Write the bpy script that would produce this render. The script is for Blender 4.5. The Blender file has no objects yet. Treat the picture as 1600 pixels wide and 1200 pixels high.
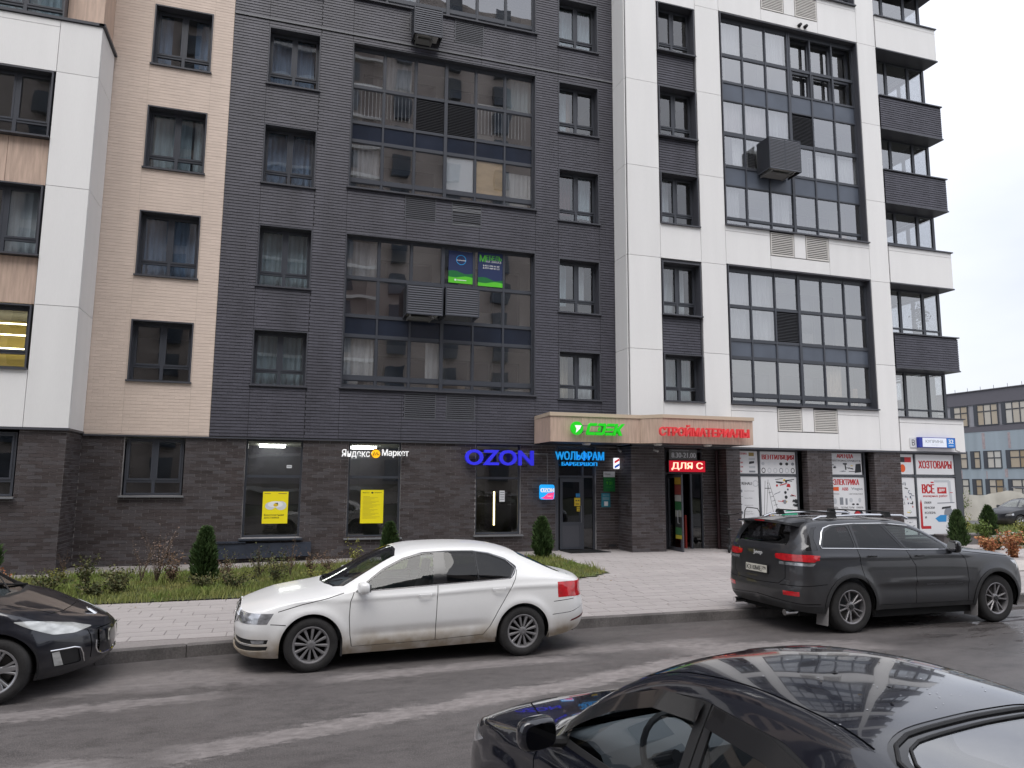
import bpy, math, random
import numpy as np
from mathutils import Vector, Matrix
from mathutils.geometry import delaunay_2d_cdt, tessellate_polygon
random.seed(7); RNG = np.random.default_rng(7)
C = bpy.context.scene.collection
SC = bpy.context.scene

# ------------------------------------------------------------------ camera
def set_camera():
    f, pitch, yaw, roll = 1136.013, 0.1310995, 0.3078036, 0.0069438
    cp, sp, cy, sy, cr, sr = math.cos(pitch), math.sin(pitch), math.cos(yaw), math.sin(yaw), math.cos(roll), math.sin(roll)
    w = Vector((sy*cp, cy*cp, sp)); r = Vector((cy, -sy, 0)); u = r.cross(w)
    r2 = r*cr + u*sr; u2 = -r*sr + u*cr
    cd = bpy.data.cameras.new('camera'); co = bpy.data.objects.new('camera', cd); C.objects.link(co)
    cd.sensor_width = 36; cd.lens = 36*f/1600; cd.clip_start = .1; cd.clip_end = 900
    m = Matrix.Identity(4)
    for i in range(3): m[i][0] = r2[i]; m[i][1] = u2[i]; m[i][2] = -w[i]
    m[0][3], m[1][3], m[2][3] = 0, -20.2518, 2.25
    co.matrix_world = m; SC.camera = co
set_camera()
# ------------------------------------------------------------------ world, sun, exposure
SUN_EL, SUN_ROT = math.radians(62), math.radians(200)
def set_world():
    w = bpy.data.worlds.new('World'); SC.world = w; w.use_nodes = True
    nt = w.node_tree; n = nt.nodes; n.clear(); L = nt.links.new
    out = n.new('ShaderNodeOutputWorld'); bg = n.new('ShaderNodeBackground'); bg.inputs[1].default_value = .10
    sky = n.new('ShaderNodeTexSky'); sky.sky_type = 'NISHITA'; sky.sun_disc = False
    sky.sun_elevation = SUN_EL; sky.sun_rotation = SUN_ROT; sky.air_density = 1.3; sky.dust_density = 3; sky.altitude = 150
    # an overcast lid: the cloud layer hides most of the blue and evens the brightness out
    tc = n.new('ShaderNodeTexCoord'); no = n.new('ShaderNodeTexNoise'); no.inputs['Scale'].default_value = 1.6; no.inputs['Detail'].default_value = 5
    mp = n.new('ShaderNodeMapping'); mp.inputs['Scale'].default_value = (1, 1, 2.6)
    L(tc.outputs['Generated'], mp.inputs[0]); L(mp.outputs[0], no.inputs['Vector'])
    cr = n.new('ShaderNodeValToRGB'); cr.color_ramp.elements[0].position = .3; cr.color_ramp.elements[1].position = .72
    cr.color_ramp.elements[0].color = (5.1, 5.3, 6.0, 1); cr.color_ramp.elements[1].color = (7.4, 7.5, 7.9, 1)
    L(no.outputs[0], cr.inputs[0])
    mx = n.new('ShaderNodeMix'); mx.data_type = 'RGBA'; mx.inputs[0].default_value = .86
    L(sky.outputs[0], mx.inputs[6])
    # an overcast dome is dimmer towards the horizon than overhead
    sp = n.new('ShaderNodeSeparateXYZ'); L(tc.outputs['Generated'], sp.inputs[0]); gr = n.new('ShaderNodeMapRange'); L(sp.outputs[2], gr.inputs[0]); gr.inputs[3].default_value = .76; gr.inputs[4].default_value = 1.34
    vm = n.new('ShaderNodeVectorMath'); vm.operation = 'SCALE'; L(cr.outputs[0], vm.inputs[0]); L(gr.outputs[0], vm.inputs[3]); L(vm.outputs[0], mx.inputs[7])
    L(mx.outputs[2], bg.inputs[0]); L(bg.outputs[0], out.inputs[0])
    s = bpy.data.lights.new('sun', 'SUN'); s.energy = 1.5; s.angle = math.radians(48); s.color = (1, .97, .93)
    so = bpy.data.objects.new('sun', s); C.objects.link(so)
    # the sun stands behind the camera, to its right
    d = Vector((math.sin(SUN_ROT)*math.cos(SUN_EL), math.cos(SUN_ROT)*math.cos(SUN_EL), math.sin(SUN_EL)))
    so.rotation_euler = d.to_track_quat('Z', 'Y').to_euler()
set_world()
vs = SC.view_settings; vs.view_transform = 'Standard'; vs.look = 'None'; vs.gamma = 1; vs.exposure = 0.93
try: vs.use_curve_mapping = False
except Exception: pass

# ------------------------------------------------------------------ helpers
def srgb(h):
    h = h.lstrip('#'); v = [int(h[i:i+2], 16)/255 for i in (0, 2, 4)]
    return tuple(((c/12.92) if c <= .04045 else ((c+.055)/1.055)**2.4) for c in v)+(1,)
MATS = {}
def mat(name, col=(.5, .5, .5), rough=.6, metal=0., var=0., vscale=4., vstretch=(1, 1, 1), col2=None, bump=0., bscale=60., coat=0.,
        tone=0., emit=0., rvar=0., spec=.5, fine=0., fscale=90., alpha=None, trans=0., ior=1.45, tonecol=None, flakes=0.):
    """A Principled material whose colour is broken up by soft noise (var), fine grain (fine) and a tone per piece (tone)."""
    if name in MATS: return MATS[name]
    m = bpy.data.materials.new(name); m.use_nodes = True; MATS[name] = m
    nt = m.node_tree; n = nt.nodes; L = nt.links.new; b = n['Principled BSDF']
    col = tuple(col[:3])+(1,); b.inputs['Roughness'].default_value = rough; b.inputs['Metallic'].default_value = metal
    b.inputs['Specular IOR Level'].default_value = spec; b.inputs['Coat Weight'].default_value = coat; b.inputs['Coat Roughness'].default_value = .03
    b.inputs['IOR'].default_value = ior; b.inputs['Transmission Weight'].default_value = trans
    b.inputs['Base Color'].default_value = col; src = None
    tc = n.new('ShaderNodeTexCoord'); mp = n.new('ShaderNodeMapping'); mp.inputs['Scale'].default_value = vstretch; L(tc.outputs['Object'], mp.inputs[0])
    def noise(scale, detail=4):
        q = n.new('ShaderNodeTexNoise'); q.inputs['Scale'].default_value = scale; q.inputs['Detail'].default_value = detail; L(mp.outputs[0], q.inputs['Vector']); return q
    def mix(fac, a, bb):
        q = n.new('ShaderNodeMix'); q.data_type = 'RGBA'
        if isinstance(fac, float): q.inputs[0].default_value = fac
        else: L(fac, q.inputs[0])
        if isinstance(a, tuple): q.inputs[6].default_value = a
        else: L(a, q.inputs[6])
        if isinstance(bb, tuple): q.inputs[7].default_value = bb
        else: L(bb, q.inputs[7])
        return q.outputs[2]
    def scale_rgb(fac_socket, lo, hi, base):
        mr = n.new('ShaderNodeMapRange'); L(fac_socket, mr.inputs[0]); mr.inputs[3].default_value = lo; mr.inputs[4].default_value = hi
        vm = n.new('ShaderNodeVectorMath'); vm.operation = 'SCALE'; L(mr.outputs[0], vm.inputs[3])
        if isinstance(base, tuple): vm.inputs[0].default_value = base[:3]
        else: L(base, vm.inputs[0])
        return vm.outputs[0]
    if var or col2:
        q = noise(vscale); mr = n.new('ShaderNodeMapRange'); mr.inputs[1].default_value = .3; mr.inputs[2].default_value = .7; L(q.outputs[0], mr.inputs[0])
        c2 = tuple(col2[:3])+(1,) if col2 else tuple(c*(1-var) for c in col[:3])+(1,)
        c1 = col if col2 else tuple(min(1, c*(1+var)) for c in col[:3])+(1,)
        src = mix(mr.outputs[0], c1, c2)
        if rvar:
            r = n.new('ShaderNodeMapRange'); L(mr.outputs[0], r.inputs[0]); r.inputs[3].default_value = max(0, rough-rvar); r.inputs[4].default_value = min(1, rough+rvar); L(r.outputs[0], b.inputs['Roughness'])
    if fine:
        q = noise(fscale, 2); mr = n.new('ShaderNodeMapRange'); mr.inputs[1].default_value = .3; mr.inputs[2].default_value = .7; L(q.outputs[0], mr.inputs[0])
        src = scale_rgb(mr.outputs[0], 1-fine, 1+fine, src or col)
    if tone or tonecol:
        at = n.new('ShaderNodeAttribute'); at.attribute_name = 'tone'; oi = n.new('ShaderNodeObjectInfo')
        ad = n.new('ShaderNodeMath'); ad.operation = 'ADD'; L(at.outputs['Fac'], ad.inputs[0]); L(oi.outputs['Random'], ad.inputs[1])
        fr = n.new('ShaderNodeMath'); fr.operation = 'FRACT'; L(ad.outputs[0], fr.inputs[0])
        if tonecol: src = mix(fr.outputs[0], src or col, tuple(tonecol[:3])+(1,))
        if tone: src = scale_rgb(fr.outputs[0], 1-tone, 1+tone, src or col)
    if src is not None: L(src, b.inputs['Base Color'])
    if bump:
        q = noise(bscale, 3); bp = n.new('ShaderNodeBump'); bp.inputs['Strength'].default_value = bump; bp.inputs['Distance'].default_value = .01
        L(q.outputs[0], bp.inputs['Height']); L(bp.outputs[0], b.inputs['Normal'])
    if emit:
        b.inputs['Emission Strength'].default_value = emit; b.inputs['Emission Color'].default_value = col
    return m
def glass_mat(name, tint=(.75, .8, .82), refl=1.0, ior=1.5, rough=0.0, dirt=0.0, see=1.0):
    """Window glass: fresnel reflection over a tinted clear pane; see = how much of the light the tint film lets through."""
    if name in MATS: return MATS[name]
    m = bpy.data.materials.new(name); m.use_nodes = True; MATS[name] = m
    nt = m.node_tree; n = nt.nodes; L = nt.links.new; n.clear()
    out = n.new('ShaderNodeOutputMaterial'); tr = n.new('ShaderNodeBsdfTransparent'); tr.inputs[0].default_value = tuple(c*see for c in tint)+(1,)
    gl = n.new('ShaderNodeBsdfGlossy'); gl.inputs['Roughness'].default_value = rough; gl.inputs[0].default_value = (refl,)*3+(1,)
    fr = n.new('ShaderNodeFresnel'); fr.inputs[0].default_value = ior
    mx = n.new('ShaderNodeMixShader'); L(fr.outputs[0], mx.inputs[0]); L(tr.outputs[0], mx.inputs[1]); L(gl.outputs[0], mx.inputs[2])
    # slight waviness of big panes
    tc = n.new('ShaderNodeTexCoord'); no = n.new('ShaderNodeTexNoise'); no.inputs['Scale'].default_value = 1.1; no.inputs['Detail'].default_value = 1
    bp = n.new('ShaderNodeBump'); bp.inputs['Strength'].default_value = .25; bp.inputs['Distance'].default_value = .01
    L(tc.outputs['Object'], no.inputs['Vector']); L(no.outputs[0], bp.inputs['Height']); L(bp.outputs[0], gl.inputs['Normal'])
    last = mx
    if dirt:
        df = n.new('ShaderNodeBsdfDiffuse'); df.inputs[0].default_value = (.5, .5, .5, 1)
        n2 = n.new('ShaderNodeTexNoise'); n2.inputs['Scale'].default_value = 1.2; n2.inputs['Detail'].default_value = 2; L(tc.outputs['Object'], n2.inputs['Vector'])
        mr = n.new('ShaderNodeMapRange'); mr.inputs[1].default_value = .35; mr.inputs[2].default_value = .8; mr.inputs[4].default_value = dirt; L(n2.outputs[0], mr.inputs[0])
        m2 = n.new('ShaderNodeMixShader'); L(mr.outputs[0], m2.inputs[0]); L(mx.outputs[0], m2.inputs[1]); L(df.outputs[0], m2.inputs[2]); last = m2
    # light that leaves the pane through its far face is not dimmed a second time
    ge = n.new('ShaderNodeNewGeometry'); t2 = n.new('ShaderNodeBsdfTransparent'); m3 = n.new('ShaderNodeMixShader'); L(ge.outputs['Backfacing'], m3.inputs[0]); L(last.outputs[0], m3.inputs[1]); L(t2.outputs[0], m3.inputs[2]); last = m3
    L(last.outputs[0], out.inputs[0]); return m

def tag(o, label=None, cat=None, group=None, kind=None):
    if label: o['label'] = label
    if cat: o['category'] = cat
    if group: o['group'] = group
    if kind: o['kind'] = kind
    return o
def empty(name, loc=(0, 0, 0), rz=0., label=None, cat=None, group=None, parent=None):
    o = bpy.data.objects.new(name, None); C.objects.link(o); o.location = loc; o.rotation_euler = (0, 0, rz); o.empty_display_size = .2
    if parent: o.parent = parent
    return tag(o, label, cat, group)
BOXF = ((0, 3, 2, 1), (4, 5, 6, 7), (0, 1, 5, 4), (1, 2, 6, 5), (2, 3, 7, 6), (3, 0, 4, 7))
class MB:
    """Collects faces and links them as one mesh object."""
    def __init__(s): s.v = []; s.f = []; s.m = []; s.t = []; s.sm = []
    def poly(s, pts, m=0, t=0.): 
        b = len(s.v); s.v += [tuple(p) for p in pts]; s.f.append(tuple(range(b, b+len(pts)))); s.m.append(m); s.t.append(t); s.sm.append(False); return s
    def mesh(s, vs_, fs, m=0, t=0., smooth=False):
        b = len(s.v); s.v += [tuple(p) for p in vs_]
        for f in fs: s.f.append(tuple(i+b for i in f)); s.m.append(m); s.t.append(t); s.sm.append(smooth)
        return s
    def box(s, x0, x1, y0, y1, z0, z1, m=0, t=0.):
        return s.mesh([(x0, y0, z0), (x1, y0, z0), (x1, y1, z0), (x0, y1, z0), (x0, y0, z1), (x1, y0, z1), (x1, y1, z1), (x0, y1, z1)], BOXF, m, t)
    def hexa(s, p8, m=0, t=0.): return s.mesh(p8, BOXF, m, t)
    def prism(s, pts, d, m=0, t=0., cap=True):
        """pts: polygon in 3-D, d: extrusion vector"""
        n = len(pts); P = [Vector(p) for p in pts]; D = Vector(d); vv = P+[p+D for p in P]
        fs = [(i, (i+1) % n, n+(i+1) % n, n+i) for i in range(n)]
        if cap: fs += [tuple(range(n))[::-1], tuple(range(n, 2*n))]
        return s.mesh(vv, fs, m, t)
    def tube(s, pts, r, n=8, m=0, caps=True, closed=False, t=0.):
        P = [Vector(p) for p in pts]; k = len(P); rr = r if isinstance(r, (list, tuple)) else [r]*k
        vv = []; prev = None
        for i, p in enumerate(P):
            if closed: d = (P[(i+1) % k]-P[i-1])
            else: d = (P[min(i+1, k-1)]-P[max(i-1, 0)])
            d.normalize()
            a = Vector((0, 0, 1)) if abs(d.z) < .9 else Vector((1, 0, 0))
            u = d.cross(a).normalized(); 
            if prev is not None and u.dot(prev) < 0: u = -u
            if prev is not None:
                u = (prev-d*prev.dot(d)); u = u.normalized() if u.length > 1e-6 else d.cross(a).normalized()
            prev = u; w = d.cross(u)
            for j in range(n):
                an = 2*math.pi*j/n; vv.append(p+(u*math.cos(an)+w*math.sin(an))*rr[i])
        fs = []
        for i in range(k if closed else k-1):
            i2 = (i+1) % k
            for j in range(n): fs.append((i*n+j, i*n+(j+1) % n, i2*n+(j+1) % n, i2*n+j))
        if caps and not closed: fs += [tuple(range(n))[::-1], tuple(range((k-1)*n, k*n))]
        return s.mesh(vv, fs, m, t, True)
    def lathe(s, prof, n=24, m=0, axis='z', c=(0, 0, 0), a0=0., a1=2*math.pi, t=0.):
        """prof: (r, h) pairs turned about an axis through c"""
        full = abs(a1-a0-2*math.pi) < 1e-6; N = n if full else n+1; vv = []
        for r, h in prof:
            for j in range(N):
                a = a0+(a1-a0)*j/n; x, y = r*math.cos(a), r*math.sin(a)
                vv.append({'z': (c[0]+x, c[1]+y, c[2]+h), 'y': (c[0]+x, c[1]+h, c[2]+y), 'x': (c[0]+h, c[1]+x, c[2]+y)}[axis])
        fs = []
        for i in range(len(prof)-1):
            for j in range(n):
                j2 = (j+1) % N if full else j+1; fs.append((i*N+j, i*N+j2, (i+1)*N+j2, (i+1)*N+j))
        return s.mesh(vv, fs, m, t, True)
    def data(s, name, mats, org=(0, 0, 0)):
        me = bpy.data.meshes.new(name); o = Vector(org)
        v = np.array(s.v, float).reshape(-1, 3)-np.array(org); me.from_pydata(v.tolist(), [], s.f)
        for mm in (mats if isinstance(mats, (list, tuple)) else [mats]): me.materials.append(mm)
        if len(me.materials) > 1: me.polygons.foreach_set('material_index', s.m)
        if any(s.sm): me.polygons.foreach_set('use_smooth', s.sm); me.set_sharp_from_angle(angle=math.radians(40))
        if any(s.t):
            a = me.attributes.new('tone', 'FLOAT', 'FACE'); a.data.foreach_set('value', s.t)
        me.update(); return me
    def build(s, name, mats, parent=None, org=None, **kw):
        if org is None: org = parent_loc(parent)
        o = bpy.data.objects.new(name, s.data(name, mats, org)); C.objects.link(o)
        if parent: o.parent = parent
        return tag(o, **kw)
def parent_loc(p):
    v = Vector((0, 0, 0))
    while p: v = v+Vector(p.location); p = p.parent
    return tuple(v)
def link(name, me, parent=None, loc=(0, 0, 0), rot=(0, 0, 0)):
    o = bpy.data.objects.new(name, me); C.objects.link(o); o.location = loc; o.rotation_euler = rot
    if parent: o.parent = parent
    return o
def copy_tree(o, parent=None, top=True):
    c = o.copy(); C.objects.link(c)
    if parent: c.parent = parent
    for ch in list(o.children): copy_tree(ch, c, False)
    return c
FONTCACHE = {}
def text_mesh(txt, size=1., ext=0., off=0., shear=0., sx=1.):
    """Flat or extruded letters as (verts, faces), standing in the XZ plane, centred, one unit high per size"""
    key = (txt, ext, off, shear)
    if key not in FONTCACHE:
        cu = bpy.data.curves.new('t', 'FONT'); cu.body = txt; cu.extrude = ext; cu.offset = off; cu.shear = shear; cu.resolution_u = 4
        cu.align_x = 'CENTER'; ob = bpy.data.objects.new('t', cu); C.objects.link(ob)
        dg = bpy.context.evaluated_depsgraph_get(); me = ob.evaluated_get(dg).to_mesh()
        V = [tuple(v.co) for v in me.vertices]; F = [tuple(p.vertices) for p in me.polygons]
        ob.evaluated_get(dg).to_mesh_clear(); bpy.data.objects.remove(ob); bpy.data.curves.remove(cu); FONTCACHE[key] = (V, F)
    V, F = FONTCACHE[key]
    return [(x*size*sx, -z*size, y*size) for x, y, z in V], F
def fit_text(mb, txt, x0, x1, z0, z1, y, m=0, depth=0., off=0., shear=0.):
    """put a word into the rectangle x0..x1, z0..z1 on the plane y (front towards -y)"""
    h0 = .7
    if off and not depth:       # bold print: three strikes, since a swollen outline would fold over itself
        k = (x1-x0)/max(1, len(txt))*min(.12, off*5); 
        for i, dx in enumerate((-k, 0, k)): fit_text(mb, txt, x0+k+dx, x1-k+dx, z0, z1, y-.00002*i, m)
        return
    V, F = text_mesh(txt, 1, .5 if depth else 0., off*.4, shear)
    if not V: return
    a = np.array(V); mn = a.min(0); mxx = a.max(0)
    a[:, 0] = x0+(a[:, 0]-mn[0])/(mxx[0]-mn[0])*(x1-x0); a[:, 2] = z0+(a[:, 2]-mn[2])/(mxx[2]-mn[2])*(z1-z0)
    if depth: a[:, 1] = y+(a[:, 1])*depth
    else: a[:, 1] = y
    mb.mesh([tuple(p) for p in a], F, m)

# ------------------------------------------------------------------ materials
M_white = mat('white_composite_panel', (.75, .745, .74), .45, var=.028, vscale=1.1, vstretch=(2.2, 2.2, .25), tone=.025, fine=.015, fscale=30)
M_cream = M_white
M_joint = mat('panel_joint_shadow_gap', (.09, .09, .1), .8)
M_tile = mat('charcoal_cladding_tile', (.055, .054, .069), .5, tone=.10, var=.20, vscale=.9, vstretch=(1.6, 1.6, .3), bump=.15, bscale=80, spec=.45)
M_beige = mat('beige_cladding_tile', (.60, .495, .425), .7, tone=.035, var=.06, vscale=.7, vstretch=(2, 2, .4), bump=.3, bscale=60)
M_tileback = mat('cladding_back_board', (.013, .013, .016), .7)
M_beigeback = mat('beige_back_board', (.50, .425, .36), .8)
M_brick = mat('dark_clinker_brick', (.066, .050, .049), .62, tone=.42, tonecol=(.052, .047, .050), var=.25, vscale=1.1, bump=.45, bscale=55, fine=.25, fscale=70)
M_mortar = mat('grey_mortar', (.30, .285, .28), .9, var=.45, vscale=1.8, bump=.2)
M_frame = mat('anthracite_window_frame', (.052, .057, .070), .38, tone=.05)
M_trim = mat('dark_metal_trim', (.062, .064, .076), .4)
M_trimlight = mat('grey_metal_flashing', (.17, .175, .185), .4)
M_wood = mat('beige_wood_panel', (.50, .37, .295), .55, var=.16, vscale=3, vstretch=(6, 6, .6), tone=.05)
M_soffit = mat('canopy_soffit', (.045, .04, .045), .6)
M_glass = glass_mat('window_glass', (.7, .76, .8), 1., 2.1, dirt=.04)
M_glassG = glass_mat('balcony_glass', (.66, .68, .70), 1., 2.9, dirt=.05)
M_glassH = glass_mat('sky_lit_balcony_glass', (.66, .68, .70), 1., 3.5, dirt=.05)
M_shopglass = glass_mat('shop_window_glass', (.88, .92, .9), .9, 2.0, dirt=.06)
M_spandrel = mat('spandrel_glass', (.018, .024, .04), .12, spec=.6, var=.2, vscale=1.5)
M_room = mat('room_interior', (.16, .145, .135), .9, var=.3, vscale=.6)
M_roomlight = mat('pale_balcony_wall', (.42, .40, .38), .9, var=.25, vscale=.5)
M_slab = mat('floor_slab', (.2, .2, .2), .9)
M_curtA = mat('teal_grey_curtain', (.38, .44, .46), .9, var=.25, vscale=2, vstretch=(4, 1, .3))
M_curtB = mat('white_curtain', (.6, .6, .6), .9, var=.2, vscale=2, vstretch=(4, 1, .3))
M_curtC = mat('brown_curtain', (.30, .2, .15), .9, var=.2, vscale=2, vstretch=(4, 1, .3))
M_curtD = mat('maroon_curtain', (.12, .03, .03), .9, var=.2, vscale=2, vstretch=(4, 1, .3))
M_black = mat('black_rubber', (.012, .012, .013), .6)
# ================================================================== THE APARTMENT BLOCK
WB = -.88            # front plane of the white block; the charcoal and beige walls stand on y = 0
LB = -1.35           # front plane of the white bay on the left
S = 2.9
BLD = empty('apartment_building', (6, 0, 0), label='tall apartment block with charcoal, beige and white cladding over a dark brick ground floor', cat='apartment building')
def mapy(Y): return lambda u, d, z: (u, Y-d, z)              # a wall facing -y
def mapxp(X): return lambda u, d, z: (X+d, u, z)             # facing +x
def mapxm(X): return lambda u, d, z: (X-d, -u, z)            # facing -x (u = -y)
def mbox(mb, M, u0, u1, d0, d1, z0, z1, m=0, t=0.):
    p = [M(u0, d1, z0), M(u1, d1, z0), M(u1, d0, z0), M(u0, d0, z0), M(u0, d1, z1), M(u1, d1, z1), M(u1, d0, z1), M(u0, d0, z1)]
    mb.hexa(p, m, t)
def cut(x0, x1, z0, z1, holes):
    """rectangle minus rectangular holes -> list of rectangles"""
    zs = sorted({z0, z1, *[z for h in holes for z in h[2:4] if z0 < z < z1]}); out = []
    for za, zb in zip(zs, zs[1:]):
        zc = (za+zb)/2; segs = [(x0, x1)]
        for h in holes:
            if h[2] < zc < h[3]:
                ns = []
                for a, b in segs:
                    if h[1] <= a or h[0] >= b: ns.append((a, b)); continue
                    if h[0] > a: ns.append((a, h[0]))
                    if h[1] < b: ns.append((h[1], b))
                segs = ns
        out += [(a, b, za, zb) for a, b in segs]
    return out
def courses(x0, x1, z0, z1, holes, joints, pitch, ln, gap, g2=None, bond=.5):
    """brick or tile rectangles in running bond, cut at joints and holes"""
    g2 = gap if g2 is None else g2; out = []; n = int(math.ceil((z1-z0)/pitch-1e-6)); js = sorted([j for j in joints if x0 < j < x1])
    for r in range(n):
        za, zb = z0+r*pitch, min(z1, z0+(r+1)*pitch)-gap
        if zb-za < .012: continue
        zc = (za+zb)/2; segs = [(x0, x1)]
        for h in holes:
            if h[2] < zc < h[3]:
                ns = []
                for a, b in segs:
                    if h[1] <= a or h[0] >= b: ns.append((a, b)); continue
                    if h[0] > a: ns.append((a, h[0]))
                    if h[1] < b: ns.append((h[1], b))
                segs = ns
        for j in js:
            ns = []
            for a, b in segs:
                if a < j < b: ns += [(a, j-.004), (j+.004, b)]
                else: ns.append((a, b))
            segs = ns
        off = (r % 2)*ln*bond
        for a, b in segs:
            k = math.floor((a-off)/ln)
            while True:
                xa, xb = max(a, off+k*ln), min(b, off+(k+1)*ln)-g2; k += 1
                if xa >= b-.02: break
                if xb-xa > .02: out.append((xa, xb, za, zb))
    return out
def face5(mb, M, x0, x1, z0, z1, d0, dt, db, m=0, t=0.):
    """a tile: back plane d0, front top proud dt, front bottom proud db; no back face"""
    v = [M(x0, d0, z0), M(x1, d0, z0), M(x1, d0, z1), M(x0, d0, z1), M(x0, db, z0), M(x1, db, z0), M(x1, dt, z1), M(x0, dt, z1)]
    mb.mesh(v, [(4, 5, 6, 7), (0, 1, 5, 4), (1, 2, 6, 5), (2, 3, 7, 6), (3, 0, 4, 7)], m, t)
def lay(parent, name, stuffname, material, items, dt, db, jit, nmax=300, focus=(4, -20, 2), stufflabel=None, singles=True):
    """items: (M, x0, x1, z0, z1). The nearest nmax become single parts sharing a few meshes, the others one stuff mesh."""
    def dist(it): 
        p = it[0]((it[1]+it[2])/2, 0, (it[3]+it[4])/2); a = (it[2]-it[1])*(it[4]-it[3]); q = (p[0]-focus[0])**2+(p[1]-focus[1])**2+(p[2]-focus[2])**2
        return q/max(a, 1e-4)
    items = sorted(items, key=dist); near, far = (items[:nmax], items[nmax:]) if singles else ([], items); org = parent_loc(parent); cache = {}
    mb = MB()
    for it in far:
        j = RNG.uniform(-jit, jit); face5(mb, *it, -.006, dt+j, db+j, 0, RNG.random())
    if far: mb.build(stuffname, material, parent, kind='stuff')
    for M, x0, x1, z0, z1 in near:
        key = (round(x1-x0, 3), round(z1-z0, 3), M(1, 0, 0)[0] == M(0, 0, 0)[0])
        c = M((x0+x1)/2, 0, (z0+z1)/2)
        if key not in cache:
            b = MB(); w, h = (x1-x0)/2, (z1-z0)/2; M0 = M((x0+x1)/2, 0, 0)
            MM = lambda u, d, z: tuple(np.array(M(u+(x0+x1)/2, d, z))-np.array(M0))
            face5(b, MM, -w, w, -h, h, -.006, dt, db); cache[key] = b.data(name, material)
        j = RNG.uniform(-jit, jit); o = M(0, j, 0); o0 = M(0, 0, 0)
        link(name, cache[key], parent, (c[0]-org[0]+o[0]-o0[0], c[1]-org[1]+o[1]-o0[1], c[2]-org[2]))
# ---- openings (x0, x1, z0, z1)
A = [(-.82, .6, 4.70, 6.21)]+[(-.82, .6, 4.5+S*k, 6.21+S*k) for k in (1, 2, 3, 4)]
Bw = [(-3.75, -2.28, 4.68, 6.25)]+[(-3.75, -2.28, 4.52+S*k, 6.25+S*k) for k in (1, 2, 3, 4)]
Cw = [(7.91, 9.3, 4.67, 6.15)]+[(7.91, 9.3, 4.45+S*k, 6.15+S*k) for k in (1, 2, 3, 4)]
Ew = [(11.0, 12.36, 4.65, 6.11)]+[(11.0, 12.36, 4.43+S*k, 6.11+S*k) for k in (1, 2, 3, 4)]
G = [(1.5, 7.16, 4.73, 9.12), (1.5, 7.16, 10.47, 14.9), (1.5, 7.16, 16.3, 20.7)]
Hh = [(13.35, 19.0, 4.66, 9.12), (13.35, 19.0, 10.44, 17.84), (13.35, 19.0, 19.28, 21.2)]
ZT = 20.9
TP, TL = .0828, .25
# ---- charcoal and beige tiles on y = 0
JX = [-.82, .6, 1.5, 3.2, 5.38, 7.16, 7.91, 9.3]
ZJ = 15.13
backs = MB(); tl_dark = []; tl_beige = []
VENTS = [(3.14, 4.06, 9.7, 10.45), (4.53, 5.44, 9.7, 10.42), (3.27, 4.17, 3.91, 4.65), (4.46, 5.32, 3.91, 4.65), (3.14, 4.06, 15.5, 16.25), (4.52, 5.44, 15.5, 16.25)]
holesD = A+G+Cw+VENTS
for a, b, z0, z1 in cut(-1.75, 9.82, 3.3, ZT, [h for h in holesD if h not in VENTS]): backs.box(a, b, 0, .12, z0, z1, 0)
for z0, z1 in ((3.33, 15.10), (15.16, ZT)):
    tl_dark += [(mapy(0),)+t for t in courses(-1.74, 9.81, z0, z1, holesD, JX, TP, TL, .011, .003)]
for a, b, z0, z1 in cut(-4.7, -1.75, 3.3, 17.0, Bw): backs.box(a, b, 0, .12, z0, z1, 1)
tl_beige += [(mapy(0),)+t for t in courses(-4.69, -1.76, 3.33, 17.0, Bw, [-3.78, -2.25], TP, TL, .0035, .0015)]
# ---- dark tile fields in the white block: between the windows of the narrow column and on the corner boxes
EF = [(11.0, 12.36, 6.11, 7.33), (11.0, 12.36, 11.91, 13.13), (11.0, 12.36, 14.81, 16.03)]
for f in EF:
    backs.box(f[0], f[1], WB+.1, WB+.2, f[2], f[3], 0); tl_dark += [(mapy(WB+.08),)+t for t in courses(f[0]+.02, f[1]-.02, f[2]+.03, f[3]-.05, [], [], TP, TL, .011, .003)]
CX0, CX1 = 19.9, 22.72
BOXD = [(6.13, 7.35), (12.0, 13.24), (14.76, 16.04)]; BOXW = [(3.3, 4.46), (9.1, 10.47), (17.83, 19.14)]
for z0, z1 in BOXD:
    backs.box(CX0+.01, CX1-.02, WB+.02, -.1, z0+.03, z1-.03, 0)
    tl_dark += [(mapy(WB),)+t for t in courses(CX0+.01, CX1, z0+.04, z1-.05, [], [], TP, TL, .011, .003)]
    tl_dark += [(mapxp(CX1),)+t for t in courses(WB, 5, z0+.04, z1-.05, [], [], TP, TL, .011, .003)]
o_ = backs.build('cladding_backing', [M_tileback, M_beigeback], BLD, kind='stuff')
lay(BLD, 'cladding_tile', 'cladding_tiles', M_tile, tl_dark, .002, .013, .0015)
BEI = empty('beige_wall', (0, 0, 0), parent=BLD); BEI.location = (-9, 0, 0)
lay(BEI, 'beige_tile', 'beige_tiles', M_beige, tl_beige, .003, .006, .0008)
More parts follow.
